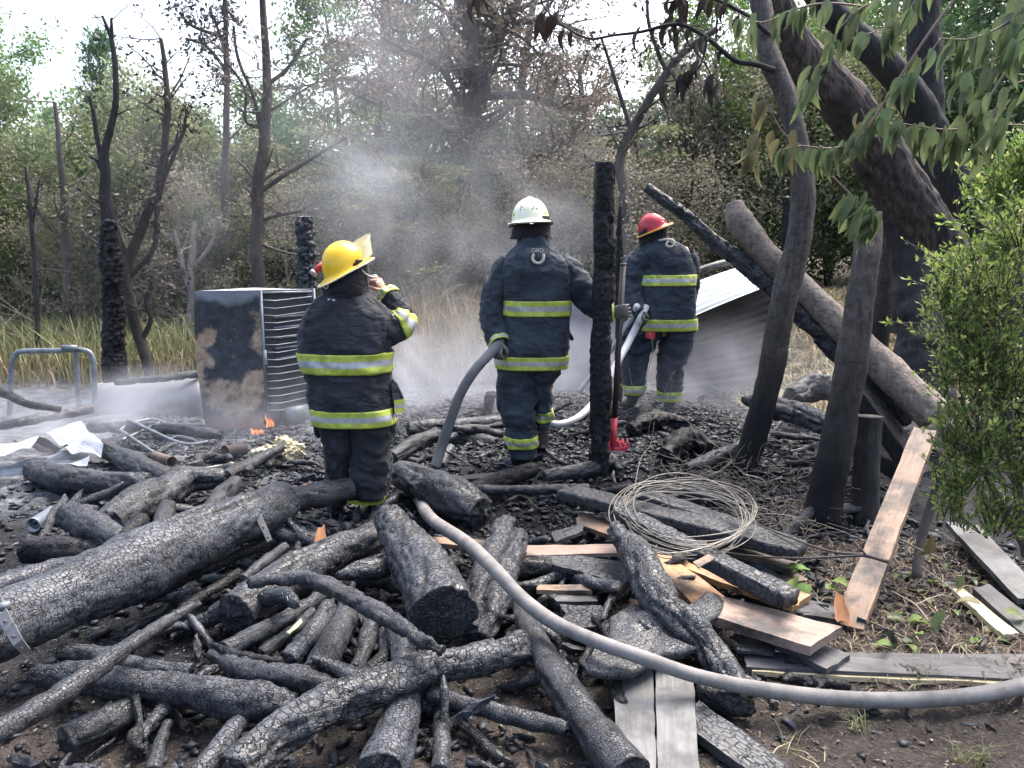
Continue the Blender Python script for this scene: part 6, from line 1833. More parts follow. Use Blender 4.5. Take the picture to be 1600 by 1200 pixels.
# ------------------------------------------------------------------ bushes at the right edge
def bush(name, label, foot, blobs, seed, n, L, mat, wood, stems):
    r = np.random.default_rng(seed)
    base = np.array(foot); root = empty(name, base, label, 'shrub')
    t = Tree(seed)
    Pn, Dn = [], []
    for (px, py, rx, ry, yd, wgt) in blobs:
        c = WY(px, py, yd); s = SCALE(c)
        m = int(n*wgt)
        nt = max(4, m//22)
        for k in range(nt):
            d = r.standard_normal(3); d /= np.linalg.norm(d)
            e = c + d*np.array((rx*s, rx*s*.9, ry*s))*(r.random()**.45)*(1.05 + .7*r.random()**2)
            q = c + (e - c)*.35 - (0, 0, .05)
            B = t.wander(q - base, unit(e - q + (0, 0, .08)), np.linalg.norm(e-q)+.12, 4, .28, 0)
            t.limb(B, .0035, .0012, 3, 5)
            for _ in range(22):
                f = r.random()*3.99; i0 = int(f); p = B[i0] + (B[i0+1]-B[i0])*(f-i0)
                Pn.append(p + .006*r.standard_normal(3)); Dn.append(unit(B[-1]-B[0]) + .8*r.standard_normal(3) + (0, 0, .2))
    for s in stems:
        P = np.array([WY(px, py, yd) for px, py, yd, _ in s]) - base
        V, Fc = tube(P, [q[3]*SCALE(WY(*q[:3])) for q in s], 7, len(P)*5, cap=False); t.V.append(V); t.F.append(np.array(Fc)+t.n); t.n += len(V)
    V, Fc = t.wood(); obj('stems', mesh('stems', V, Fc, M[wood]), root)
    P = np.array(Pn); D = np.array(Dn); l = L*(.6+.8*r.random(len(P)))
    lv, lf = leaf_quads(P, D, l, l*.42, r, 1.0)
    o = obj('foliage', mesh('foliage', lv, lf, M[mat], False, {'tint': np.repeat(np.clip(r.random(len(P))**1.3, 0, 1), 4)}), root)
    o['kind'] = 'stuff'
fx = onland(1600, 860)
bush('green_bush', 'bright green small-leaved bush filling the right edge', (fx[0], fx[1], fx[2]), [
    (1560, 470, 95, 90, 3.5, .16), (1600, 380, 60, 70, 3.5, .08), (1530, 560, 70, 70, 3.4, .13), (1590, 600, 70, 90, 3.4, .14), (1500, 450, 50, 30, 3.5, .04),
    (1470, 470, 28, 26, 3.5, .02), (1490, 510, 40, 30, 3.45, .04), (1540, 690, 60, 70, 3.3, .10), (1600, 730, 60, 80, 3.3, .09), (1500, 745, 40, 40, 3.3, .05), (1560, 810, 60, 50, 3.25, .07), (1475, 590, 22, 30, 3.4, .02), (1490, 690, 26, 30, 3.35, .025), (1470, 790, 20, 20, 3.3, .012), (1500, 800, 30, 25, 3.3, .025), (1520, 620, 45, 60, 3.4, .05)],
    5, 11500, .026, 'leaf_bush', 'twig_dark', [[(1605, 870, 3.3, 9), (1590, 760, 3.35, 8), (1570, 640, 3.4, 6), (1555, 520, 3.5, 4)], [(1605, 860, 3.3, 7), (1540, 740, 3.3, 5), (1500, 620, 3.4, 3)], [(1590, 760, 3.35, 6), (1620, 600, 3.4, 5), (1610, 420, 3.5, 3)]])
fx = ground_at(1560, 5.2)
bush('yellow_bush', 'lighter yellowish bush behind the green bush at the right edge', fx, [
    (1560, 320, 60, 70, 5.0, .3), (1600, 280, 50, 60, 5.0, .3), (1510, 440, 40, 40, 5.0, .15), (1585, 400, 60, 60, 5.0, .25)], 6, 5500, .04, 'leaf_bush', 'twig_dark', [[(1575, 700, 5.1, 8), (1580, 500, 5.0, 6), (1590, 320, 5.0, 3)]])

# fallen leaves on the soil and between the boards
def fallen():
    spots = [(1240, 905, .12), (1258, 912, .13), (1290, 920, .11), (1300, 908, .13), (1262, 890, .12), (1228, 888, .12)]
    labs = ['pale green crumpled leaf beside the leaning plank foot', 'dull green leaf lying against the reddish board', 'broad fresh green leaf half under the leaning plank', 'curled green leaf at the edge of the leaning plank', 'small yellow-green leaf between reddish board and plank', 'tiny yellow leaf on the reddish board']
    big = leaf_shape('fallen_leaf', M['leaf_bush'], .10, .045, .7, .35, .6)
    old = leaf_shape('fallen_leaf', M['leaf_bigold'], .10, .042, .7, .3, .4)
    dk = leaf_shape('fallen_leaf', M['leaf_big'], .13, .045, .6, .3, .5)
    def put(px, py, h, me, lab, s=1.0, up=False, grp=None):
        p = onland(px, py, h) if h < .09 else WZ(px, py, h)
        o = obj('fallen_leaf', me)
        a = lrng.random()*6.28
        o.rotation_euler = ((1.2 if up else .35)*lrng.standard_normal() if not up else 1.4, .3*lrng.standard_normal() + (.9 if up else 0), a)
        o.location = tuple(p); o.scale = (s,)*3
        return tag(o, lab, 'leaf', grp)
    for (a, b, h), l in zip(spots, labs): put(a, b, h, big, l, .9)
    put(1455, 835, .3, old, 'heart-shaped yellow-green leaf hanging by the dark stem', 1.5, True)
    put(1492, 905, .12, dk, 'large glossy green leaf right of the dark stem', 1.2, True)
    put(1478, 955, .08, dk, 'large dark green leaf standing near the yellow slat', 1.3, True)
    put(1532, 945, .1, old, 'pale oval leaf lying on the yellow slat', 1.1)
    put(1440, 965, .05, big, 'small green leaf lying before the dark stem', .7)
    put(1575, 960, .08, big, 'green leaf by the round-edged board end', .9)
    put(1452, 700, .6, old, 'yellow leaf caught beside the plank top', .6)
    for k in range(90):
        x, y = 1375 + 225*lrng.random(), 870 + 140*lrng.random()
        put(x, y, .02, [old, big, dk, BURNT[0], BURNT[1]][lrng.integers(0, 5)], 'withered leaf lying in the litter at lower right', .4 + .45*lrng.random(), False, 'withered leaves in the litter')
fallen()
# ------------------------------------------------------------------ people
class Loft:
    """A cloth tube kept as a grid so that tapes can be laid on it. C: control rows cx cy cz rx ry (+ key)."""
    def __init__(s, C, n=56, m=56, fold=0.012, seed=1, expo=2.3, limb=False, fs=(5.0, 9.0), vert=0.0):
        Q = catmull(np.asarray(C, float), n); s.n, s.m = n, m
        P = Q[:, :3]; s.key = Q[:, 5] if Q.shape[1] > 5 else np.linspace(0, 1, n)
        a = np.linspace(0, 2*math.pi, m, endpoint=False)
        ca = np.sign(np.cos(a))*np.abs(np.cos(a))**(2/expo); sa = np.sign(np.sin(a))*np.abs(np.sin(a))**(2/expo)
        if limb:
            T, N, B = frames(P, (0, 1, 0.2))
            U, W = B, N
        else:
            U = np.tile(np.array((1.0, 0, 0)), (n, 1)); W = np.tile(np.array((0, 1.0, 0)), (n, 1))
        V = P[:, None] + (Q[:, 3, None]*ca[None])[..., None]*U[:, None] + (Q[:, 4, None]*sa[None])[..., None]*W[:, None]
        ln = np.r_[0, np.cumsum(np.linalg.norm(np.diff(P, axis=0), axis=1))]
        st = np.repeat(ln, m)
        x = np.tile(np.cos(a), n); y = np.tile(np.sin(a), n)
        # folds: bands that run slantwise round the tube, sharpened
        w = st*fs[1] + 0.9*vnoise(np.stack([x*1.6, y*1.6, st*3], -1), seed)*1.4
        f = vnoise(np.stack([x*0.8 + seed, y*0.8, w], -1), seed + 1)
        ridge = 1 - np.abs(f)*2.2
        g = vnoise(np.stack([x*fs[0]*.5, y*fs[0]*.5, st*2.2 + seed], -1), seed + 2)
        big = vnoise(np.stack([x*1.3, y*1.3, st*3.5 + seed], -1), seed + 3)
        vt = vnoise(np.stack([x*fs[0], y*fs[0], st*0.9 + seed], -1), seed + 4)
        sh = vnoise(np.stack([x*2.6 + seed, y*2.6, w*1.7 + 0.8*big], -1), seed + 5)
        d = fold*(0.95*np.clip(ridge, -0.6, 1) + 0.5*g + 1.15*big + 0.55*np.clip(1 - np.abs(sh)*3, -.4, 1)) + vert*vt
        V = V.reshape(-1, 3)
        s.G = V.reshape(n, m, 3); nr = s.normals()
        env = np.clip(np.minimum(np.arange(n), np.arange(n)[::-1])/4.0, 0.25, 1)
        s.G = s.G + nr*(d.reshape(n, m)*env[:, None])[..., None]
    def normals(s):
        du = np.roll(s.G, -1, 1) - np.roll(s.G, 1, 1); dv = np.gradient(s.G, axis=0)
        N = np.cross(du, dv); N /= np.linalg.norm(N, axis=2)[..., None] + 1e-9
        c = s.G.mean(1, keepdims=True)
        return np.where(((N*(s.G - c)).sum(2) < 0)[..., None], -N, N)
    def faces(s, cap=(True, True)):
        Fc = [tuple(f) for f in grid_faces(s.n, s.m)]
        V = s.G.reshape(-1, 3); ex = []
        for k, row in ((0, 0), (1, s.n-1)):
            if cap[k]:                                # turn the hem inwards
                c = s.G[row].mean(0); b = len(V) + sum(map(len, ex))
                inn = c + (s.G[row]-c)*0.86 + (s.G[min(row+2, s.n-1) if row == 0 else row-2].mean(0) - c)*0.8
                ex.append(inn)
                idx = np.arange(row*s.m, (row+1)*s.m)
                Fc += [(idx[j], idx[(j+1) % s.m], b+(j+1) % s.m, b+j) for j in range(s.m)] + [tuple(range(b, b+s.m))]
        return np.concatenate([V] + ex) if ex else V, Fc
    def tape(s, k0, k1, a0=0.0, a1=1.0, off=0.004, rows=3, split=(0, .34, .66, 1), slant=0.0):
        """Strip between key values k0..k1 round the angle span a0..a1; returns V, faces, material index."""
        nr = s.normals(); key = s.key
        inc = key if key[-1] > key[0] else -key
        q0, q1 = (k0, k1) if key[-1] > key[0] else (-k0, -k1)
        A = np.linspace(a0, a1, 64)*s.m; full = abs(a1 - a0) >= 0.999
        ks = []
        for i in range(3):
            for j in range(rows + (1 if i == 2 else 0)): ks.append((split[i] + (split[i+1]-split[i])*j/rows, i))
        V = []; K = len(ks)
        for f, _ in ks:
            r = np.interp(q0 + (q1-q0)*f, inc, np.arange(s.n)) + slant*np.sin(np.linspace(a0, a1, 64)*6.283)
            i0 = np.clip(np.floor(r).astype(int), 0, s.n-2); fr = (r - i0)[:, None] if np.ndim(r) else r - i0
            j0 = np.floor(A).astype(int) % s.m; j1 = (j0+1) % s.m; fa = (A - np.floor(A))[:, None]
            def bil(X):
                return (X[i0, j0]*(1-fa) + X[i0, j1]*fa)*(1-fr) + (X[i0+1, j0]*(1-fa) + X[i0+1, j1]*fa)*fr
            V.append(bil(s.G) + bil(nr)*off)
        V = np.concatenate(V); Fc, mi = [], []
        for i in range(K-1):
            for j in range(63):
                Fc.append((i*64+j, i*64+j+1, (i+1)*64+j+1, (i+1)*64+j)); mi.append(1 if ks[i][1] == 1 else 0)
        b = len(V); c = s.G.reshape(-1, 3).mean(0)
        return V, Fc, mi
def rings(rows, depth, ratio=0.7, dz=None):
    """rows: (py, xl, xr[, depth[, ry]]) -> control rows with key py."""
    out = []
    for r in rows:
        py, xl, xr = r[:3]; y = r[3] if len(r) > 3 else depth
        c = WY((xl+xr)/2, py, y); rx = (xr-xl)/2*SCALE(c)
        ry = r[4] if len(r) > 4 else rx*ratio
        out.append((*c, rx, ry, py))
    return np.array(out)
def armrows(rows):
    out = []
    for px, py, y, r in rows:
        c = WY(px, py, y); q = r*SCALE(c); out.append((*c, q, q, 0))
    out = np.array(out); out[:, 5] = np.linspace(0, 1, len(out)); return out
def tape_part(name, loft, parent, *a, **k):
    V, Fc, mi = loft.tape(*a, **k)
    o = build(name, V, Fc, [M['lime'], M['silver']], parent, True)
    o.data.polygons.foreach_set('material_index', mi)
    o.modifiers.new('thick', 'SOLIDIFY').thickness = 0.003
    return o

def skin_body(base, J, E, name, label, mat, extra):
    """One continuous body from joints J {name: (xyz, radius)} and edges E, plus head and hands welded on."""
    names = list(J)
    me = bpy.data.meshes.new(name)
    me.from_pydata([tuple(np.array(J[k][0]) - base) for k in names], [(names.index(a), names.index(b)) for a, b in E], [])
    o = bpy.data.objects.new(name, me); COL.objects.link(o)
    md = o.modifiers.new('skin', 'SKIN'); sv = me.skin_vertices[0].data
    for i, k in enumerate(names): sv[i].radius = (J[k][1],)*2; sv[i].use_root = (k == 'pelvis')
    sub = o.modifiers.new('sub', 'SUBSURF'); sub.levels = 2; sub.render_levels = 2
    bpy.context.view_layer.update()
    dg = bpy.context.evaluated_depsgraph_get()
    m2 = bpy.data.meshes.new_from_object(o.evaluated_get(dg))
    bpy.data.objects.remove(o); bpy.data.meshes.remove(me)
    V = np.array([v.co for v in m2.vertices]); Fc = [tuple(p.vertices) for p in m2.polygons]
    bpy.data.meshes.remove(m2)
    n = len(V)
    for v, f in extra:
        Fc += [tuple(i + n for i in ff) for ff in f]; V = np.concatenate([V, np.asarray(v) - base]); n += len(v)
    o = bpy.data.objects.new(name, mesh(name, V, Fc, mat)); COL.objects.link(o); o.location = tuple(base)
    return tag(o, label, 'person')
def head_geo(c, fwd, up):
    """Head with brow, nose, chin, eye hollows and ears; c its centre."""
    fwd = unit(fwd); r = unit(np.cross(fwd, up)); up = np.cross(r, fwd)
    n, m = 22, 28; V = []
    for i in range(n):
        th = math.pi*i/(n-1)
        for j in range(m):
            ph = 2*math.pi*j/m
            x, y, z = math.sin(th)*math.sin(ph), math.sin(th)*math.cos(ph), math.cos(th)
            sx, sy, sz = .076, .096, .115
            k = 1 - .22*max(0, -z)**1.5*(1 if y < .2 else .55)
            X, Y, Z = x*sx*k, y*sy*k, z*sz
            nose = math.exp(-((x/.17)**2 + ((z+.12)/.24)**2))*(y > 0)
            eye = sum(math.exp(-(((x-e)/.17)**2 + ((z-.06)/.13)**2)) for e in (-.36, .36))*(y > 0)
            mouth = math.exp(-((x/.3)**2 + ((z+.48)/.07)**2))*(y > 0)
            chin = math.exp(-((x/.3)**2 + ((z+.8)/.2)**2))*(y > 0)
            ear = sum(math.exp(-(((y+.02)/.16)**2 + ((z+.05)/.24)**2))*(x*e > .8) for e in (-1, 1))
            Y += .024*nose - .010*eye - .005*mouth + .012*chin; X += math.copysign(.016*ear, x)
            V.append(c + r*X + fwd*Y + up*Z)
    return np.array(V), [tuple(f) for f in grid_faces(n, m)]
def hand_geo(wrist, d, palm_n, curl=1.0, size=1.0, side=1, thumb=0.8):
    """Hand: palm and five fingers bent round what is held. d along the palm, palm_n the way the palm faces."""
    d = unit(d); pn = unit(palm_n - d*(palm_n @ d)); s = np.cross(d, pn)*side
    G = Geo(); k = size
    P = np.array([wrist - d*.02*k, wrist, wrist + d*.03*k, wrist + d*.06*k, wrist + d*.085*k])
    n = 12; a = np.linspace(0, 2*math.pi, n, endpoint=False); W = np.array([.026, .028, .037, .041, .037])*k; H = np.array([.020, .020, .017, .016, .012])*k
    V = (P[:, None] + (W[:, None]*np.cos(a))[..., None]*s + (H[:, None]*np.sin(a))[..., None]*pn).reshape(-1, 3)
    G.add(V, [tuple(f) for f in grid_faces(5, n)] + [tuple(range(n))[::-1], tuple(range(4*n, 5*n))])
    for i, (off, L) in enumerate(((.030, .070), (.011, .080), (-.010, .074), (-.029, .058))):
        b = wrist + d*.074*k + s*off*k; e = d; Q = [b - d*.015*k]; ang = 0
        Q.append(b)
        for j, fr in enumerate((.42, .32, .26)):
            ang += (0.75, 0.95, 0.7)[j]*curl*(1 + .06*i)
            e = d*math.cos(ang) + pn*math.sin(ang); Q.append(Q[-1] + e*L*fr*k)
        v, f = tube(np.array(Q), np.array([.0095, .0098, .0092, .0085, .0060])*k, 9, 16); G.add(v, f)
    b = wrist + d*.022*k + s*.030*k
    t1 = unit(d*.55 + s*.65 + pn*.45*thumb); t2 = unit(d*.65 + pn*.8*thumb - s*.10); t3 = unit(d*.4 + pn*.8*thumb - s*.5)
    Q = [b - t1*.012*k, b, b + t1*.034*k, b + t1*.034*k + t2*.028*k, b + t1*.034*k + t2*.028*k + t3*.022*k]
    v, f = tube(np.array(Q), np.array([.012, .0135, .0115, .0105, .007])*k, 9, 16); G.add(v, f)
    return np.concatenate(G.v), G.f
def helmet(parent, c, fwd, up, shell, under, brim=(.030, .035, .075), size=1.0, a=(.118, .140, .135), ridge=.008, cut=0.0):
    """Fire helmet: crown dome with a ridge, wide brim longer behind; c the centre of the rim plane."""
    fwd = unit(fwd); r = unit(np.cross(fwd, up)); up = np.cross(r, fwd)
    m = 64; ph = np.linspace(0, 2*math.pi, m, endpoint=False)
    rows = []
    def P(rad_x, rad_y, z): return c + (rad_x*np.sin(ph))[:, None]*r + (rad_y*np.cos(ph))[:, None]*fwd + np.asarray(z)[..., None]*up
    for t in np.linspace(.03, 1, 16):
        th = t*math.pi/2
        k = math.sin(th)**.92; z = a[2]*math.cos(th)*np.ones(m)
        z = z + ridge*np.exp(-(np.sin(ph)*k/.14)**2)*math.cos(th*.85)
        rows.append(P(a[0]*k*size, a[1]*k*size, z*size))
    w = np.where(np.cos(ph) > 0, brim[0] + (brim[1]-brim[0])*np.cos(ph)**2, brim[0] + (brim[2]-brim[0])*np.abs(np.cos(ph))**2.2)
    ndome = len(rows)
    for q, dz in ((.15, -.004), (.5, -.010), (.9, -.017), (1.0, -.019), (1.0, -.024)):
        k = w*q
        z = dz*np.ones(m) - .012*q*np.maximum(0, -np.cos(ph))**2
        rows.append(P(((a[0]+k)*size), ((a[1]+k)*size), z*size))
    V = np.concatenate(rows); Fc = [tuple(f) for f in grid_faces(len(rows), m)]
    V = np.concatenate([V, (c + up*(a[2]+ridge)*size)[None]]); t = len(V)-1
    Fc += [(t, (j+1) % m, j) for j in range(m)]
    root = build('helmet', V, Fc, M[shell], parent)
    und = [rows[-1] - up*.001]
    for q, dz in ((.55, -.018), (.1, -.012), (-.25, -.004), (-.5, .03)):
        k = w*q; und.append(P((a[0]+k)*size, (a[1]+k)*size, (dz*np.ones(m) - .010*max(q, 0)*np.maximum(0, -np.cos(ph))**2)*size))
    build('brim_underside', np.concatenate(und), [tuple(f) for f in grid_faces(5, m)] + [tuple(range(4*m, 5*m))], M[under], root)
    rimv = rows[-2]; v, f = tube(np.r_[rimv, rimv[:1]], .004*size, 6, cap=False); build('rim_edge', v, f, M[under], root)
    def surf(x, z, o=.002):
        """Point on the back of the dome at sideways x, height z."""
        y = -a[1]*math.sqrt(max(0, 1 - (x/a[0])**2 - (z/a[2])**2))
        n = unit(r*(x/a[0]**2) + fwd*(y/a[1]**2) + up*(z/a[2]**2))
        return c + size*(r*x + fwd*y + up*z) + n*o
    return root, surf, (r, fwd, up), rows
def lettering(parent, text, place, h, mat, name='lettering'):
    cu = bpy.data.curves.new('t', 'FONT'); cu.body = text; cu.size = 1.0; cu.align_x = 'CENTER'; cu.align_y = 'CENTER'
    o = bpy.data.objects.new('t', cu); COL.objects.link(o); bpy.context.view_layer.update()
    me = bpy.data.meshes.new_from_object(o.evaluated_get(bpy.context.evaluated_depsgraph_get()))
    V = np.array([v.co for v in me.vertices]); Fc = [tuple(p.vertices) for p in me.polygons]
    bpy.data.objects.remove(o); bpy.data.curves.remove(cu); bpy.data.meshes.remove(me)
    W = np.array([place(x*h, y*h) for x, y, _ in V])
    return build(name, W, Fc, mat, parent, False)
def boot(parent, heel, fwd, pitch=0.0, mat='boot', shaft=.28, size=1.0):
    fwd = unit(np.asarray(fwd)*(1, 1, 0)); rt = np.cross(fwd, (0, 0, 1)); up = np.array((0, 0, 1.0))
    c, s = math.cos(pitch), math.sin(pitch); f2 = fwd*c - up*s; u2 = up*c + fwd*s
    heel = np.asarray(heel); G = Geo()
    def pt(x, y, z): return heel + (rt*x + f2*y + u2*z)*size
    prof = [(-.02, shaft, .070, .072), (.0, .20, .062, .066), (.005, .12, .055, .062), (.035, .085, .052, .070)]
    m = 18; a = np.linspace(0, 2*math.pi, m, endpoint=False); V = []
    for y, z, wx, wy in prof:
        V += [pt(wx*math.cos(t), y + .03 + wy*math.sin(t), z) for t in a]
    for y, z, wx, hz in ((.10, .055, .052, .060), (.17, .045, .054, .046), (.23, .036, .050, .036), (.27, .030, .034, .024), (.285, .028, .010, .010)):
        V += [pt(wx*math.cos(t), y - .25*hz*math.sin(t), z + hz*math.sin(t)*(1 if math.sin(t) > 0 else .75)) for t in a]
    G.add(V, [tuple(f) for f in grid_faces(9, m)] + [tuple(range(m)), tuple(range(8*m, 9*m))])
    b = G.make('boot', M[mat], parent, True, np.array(parent.location))
    b.location = (0, 0, 0)
    sole = [(0, -.04), (.035, -.03), (.045, .03), (.042, .10), (.052, .18), (.048, .24), (.02, .285), (-.02, .285), (-.048, .24), (-.052, .18), (-.042, .10), (-.045, .03), (-.035, -.03)]
    V = [pt(x, y, .014) for x, y in sole] + [pt(x*1.03, y, -.012) for x, y in sole]; k = len(sole)
    build('sole', V, [tuple(range(k)), tuple(range(k, 2*k))[::-1]] + [(i, k+i, k+(i+1) % k, (i+1) % k) for i in range(k)], M['black'], b, False)
    return b
def jack(parent, torso, arms, fab, extra=()):
    V, Fc = torso.faces((True, True)); G = Geo().add(V, Fc)
    for a in arms: v, f = a.faces((True, True)); G.add(v, f)
    for v, f in extra: G.add(v, f)
    return build('jacket', np.concatenate(G.v), G.f, M[fab], parent)
def trousers(parent, legs, fab, extra=()):
    G = Geo()
    for l in legs: v, f = l.faces((True, True)); G.add(v, f)
    for v, f in extra: G.add(v, f)
    return build('trousers', np.concatenate(G.v), G.f, M[fab], parent)
def hoodpart(parent, rows, depth, ratio=.95, fab='fab_hood', seed=3, fold=.006, tilt=0.0):
    l = Loft(rings(rows, depth, ratio), 26, 44, fold, seed, 2.2, fs=(4, 14))
    wt = np.linspace(1, 0, l.n)[:, None]
    l.G[..., 2] += tilt*wt*(l.G[..., 0] - l.G[..., 0].mean(1, keepdims=True))
    V, Fc = l.faces((False, False)); o = build('hood', V, Fc, M[fab], parent)
    o.modifiers.new('thick', 'SOLIDIFY').thickness = .006
    return o
def lump(c, r3, ax=None, n=10, m=14, expo=2.6):
    """Rounded box (pockets, lamp bodies)."""
    A = np.eye(3) if ax is None else np.asarray(ax, float); V = []
    for i in range(n):
        th = math.pi*i/(n-1)
        for j in range(m):
            ph = 2*math.pi*j/m
            q = np.array((math.sin(th)*math.cos(ph), math.sin(th)*math.sin(ph), math.cos(th)))
            q = np.sign(q)*np.abs(q)**(2/expo)
            V.append(np.asarray(c) + (q*np.asarray(r3)) @ A)
    return np.array(V), [tuple(f) for f in grid_faces(n, m)]

# ---- 1: yellow helmet, back turned, hand raised to the face
def person_one():
    y = 4.95; base = np.array((*WY(552, 805, y)[:2], WY(552, 805, y)[2]))
    W = lambda px, py, d=0.0: WY(px, py, y + d)
    J = {'pelvis': (W(553, 640), .13), 'waist': (W(548, 585), .13), 'chest': (W(543, 520), .15), 'neck': (W(540, 468), .06), 'skull': (W(542, 440), .06),
         'ls': (W(495, 490), .07), 'le': (W(483, 560, .03), .045), 'lh': (W(505, 605, .22), .032), 'rs': (W(592, 500), .07), 're': (W(636, 502, .03), .045), 'rh': (W(600, 457, .2), .028),
         'lhip': (W(530, 655), .09), 'lk': (W(530, 720), .065), 'la': (W(525, 780), .042), 'rhip': (W(580, 655), .09), 'rk': (W(580, 725), .065), 'ra': (W(573, 790), .042)}
    E = [('pelvis', 'waist'), ('waist', 'chest'), ('chest', 'neck'), ('neck', 'skull'), ('chest', 'ls'), ('ls', 'le'), ('le', 'lh'), ('chest', 'rs'), ('rs', 're'), ('re', 'rh'), ('pelvis', 'lhip'), ('lhip', 'lk'), ('lk', 'la'), ('pelvis', 'rhip'), ('rhip', 'rk'), ('rk', 'ra')]
    hc = W(543, 418); fw = np.array((.74, .50, .40)); hu = np.array((-.30, -.06, .95))
    wr = W(600, 456, .20)
    hand = hand_geo(wr, W(588, 434, .20) - wr, np.array((-.75, .3, .25)), 1.15, 1.0, 1)
    p = skin_body(base, J, E, 'person', 'firefighter in a yellow helmet and black coat, one bare hand raised to the face', M['skin'], [head_geo(hc - np.array((0, 0, .01)), fw, hu), hand])
    T = Loft(rings([(456, 512, 572, y, .10), (468, 497, 588, y, .12), (482, 483, 604, y, .15), (505, 473, 612, y, .175), (535, 471, 612, y, .19), (565, 474, 609, y, .19), (600, 481, 610, y, .19), (632, 486, 616, y, .195), (659, 491, 619, y, .20)], y), 80, 84, .011, 21, 2.5, fs=(5, 7), vert=.006)
    ra = Loft(armrows([(565, 500, y, 36), (588, 510, y+.02, 34), (608, 511, y+.03, 27), (624, 503, y+.06, 21), (623, 486, y+.11, 18), (611, 468, y+.16, 16), (601, 457, y+.20, 14)]), 60, 40, .012, 22, 2.0, True, (4, 16))
    la = Loft(armrows([(505, 490, y, 24), (496, 515, y, 23), (492, 550, y+.03, 20), (497, 585, y+.13, 18), (512, 605, y+.24, 16)]), 50, 36, .010, 23, 2.0, True, (4, 14))
    flap = []
    jk = jack(p, T, [ra, la], 'fab_black')
    tape_part('reflective_tape', T, jk, 548, 579, off=.006)
    tape_part('reflective_tape', T, jk, 634, 659, off=.005)
    tape_part('sleeve_tape', ra, jk, .43, .57); tape_part('sleeve_tape', ra, jk, .84, .97)
    # side flap at the lower right hem
    a = [W(612, 592, -.05), W(620, 600, -.04), W(630, 622, -.02), W(631, 643, -.02), W(616, 645, -.08), W(613, 620, -.08)]
    V = np.array(a + [q + (.0, .03, 0) for q in a]); build('side_flap', V, [tuple(range(6)), tuple(range(6, 12))[::-1]] + [(i, (i+1) % 6, 6+(i+1) % 6, 6+i) for i in range(6)], M['fab_black'], jk, False)
    for k, (u0, u1) in enumerate(((0, .36), (.36, .66), (.66, 1))):
        q = [W(616.5, 625+20*u0, -.082), W(632, 623+20*u0, -.03), W(632, 623+20*u1, -.03), W(616.5, 625+20*u1, -.082)]
        build('flap_tape', np.array(q) + (0, -.006, 0), [(0, 1, 2, 3)], M['silver' if k == 1 else 'lime'], jk, False)
    v, f = lump(W(479, 587, -.02), (.018, .02, .03)); build('side_toggle', v, f, M['black'], jk)
    L = Loft(rings([(615, 493, 565, y, .17), (640, 494, 556, y, .15), (660, 500, 549, y, .135), (690, 508, 549, y, .12), (730, 510, 545, y, .115), (765, 511, 543, y, .115), (786, 511, 541, y, .11)], y), 60, 48, .015, 24, 2.2, fs=(4, 13))
    Rr = Loft(rings([(615, 540, 617, y, .17), (640, 545, 618, y, .15), (660, 549, 616, y-.01, .14), (690, 551, 611, y-.02, .125), (730, 551, 608, y-.03, .12), (760, 549, 604, y-.03, .12), (779, 546, 600, y-.03, .115)], y), 60, 48, .015, 25, 2.2, fs=(4, 13))
    pk = [lump(W(612, 662, .02), (.035, .09, .075)), lump(W(499, 664, .02), (.03, .08, .075))]
    tr = trousers(p, [L, Rr], 'fab_black', pk)
    V, Fc, mi = Rr.tape(771, 784, .5, 1.0, .012); build('boot_trim', V, Fc, M['lime'], p)
    boot(p, W(571, 803, -.07), (.25, 1, 0), size=1.08); boot(p, W(527, 798, .0), (-.1, 1, 0))
    hoodpart(p, [(418, 520, 570, y, .10), (432, 512, 572, y, .115), (447, 507, 573, y, .12), (460, 509, 573, y, .115), (465, 512, 571, y, .112)], y, tilt=.55)
    hm, surf, (r, f, u), rows = helmet(p, W(541, 418) , fw, hu, 'yellow', 'cream', (.030, .034, .062), 1.0, (.116, .140, .150))
    # visor flipped up over the front, bolt, strap, torch, ring
    c = W(541, 418); VV = []
    for i in range(9):
        for j in range(17):
            t = -1.3 + 2.6*j/16; s = i/8
            rad = .160 + .040*s; z = (.135*s - .02*s*s)*(.30 + .70*math.cos(t*.95)**.6) + .004
            VV.append(c + r*math.sin(t)*rad*.86 + f*(math.cos(t)*rad + .015) + u*z)
    vo = build('visor', VV, [tuple(q) for q in grid_faces(9, 17, False)], M['visor'], hm)
    vo.modifiers.new('thick', 'SOLIDIFY').thickness = .003
    for sgn in (1, -1):
        q = c + r*.124*sgn + f*.03 + u*.012; v, ff = tube(np.array([q, q + r*.014*sgn]), .013, 12); build('visor_bolt', v, ff, M['black'], hm)
    P = np.array([c + r*.112 + f*.03 - u*.015, c + r*.10 + f*.05 - u*.07, c + r*.085 + f*.075 - u*.10, W(590, 433, .19)])
    v, ff = tube(P, .006, 6, 18); build('chin_strap', v, ff, M['strap'], hm)
    v, ff = lump(W(585, 432, .17), (.02, .012, .012)); build('strap_buckle', v, ff, M['silver'], hm)
    t0, t1 = W(491, 425, -.02), W(507, 411, .02); v, ff = tube(np.array([t0, t0*.5+t1*.5, t1]), .020, 12); lamp = build('torch', v, ff, M['red'], hm)
    v, ff = tube(np.array([t0 - unit(t1-t0)*.018, t0]), .022, 12); build('torch_lens', v, ff, M['silver'], lamp)
    v, ff = torus(W(509, 447, -.13), (0.2, 1, .2), .014, .0028, 18, 6); build('hang_ring', v, ff, M['steel_bright'], hm)
    v, ff = box(W(518, 469, -.125), .022, .004, .007, [unit((1, .1, -.15)), (0, 1, 0), (0, 0, 1)]); build('collar_tag', v, ff, M['silver'], jk)
M['steel_bright'] = m_plain('steel_bright', (0.7, 0.7, 0.68), 0.25, 0.7, var=0.05)
person_one()

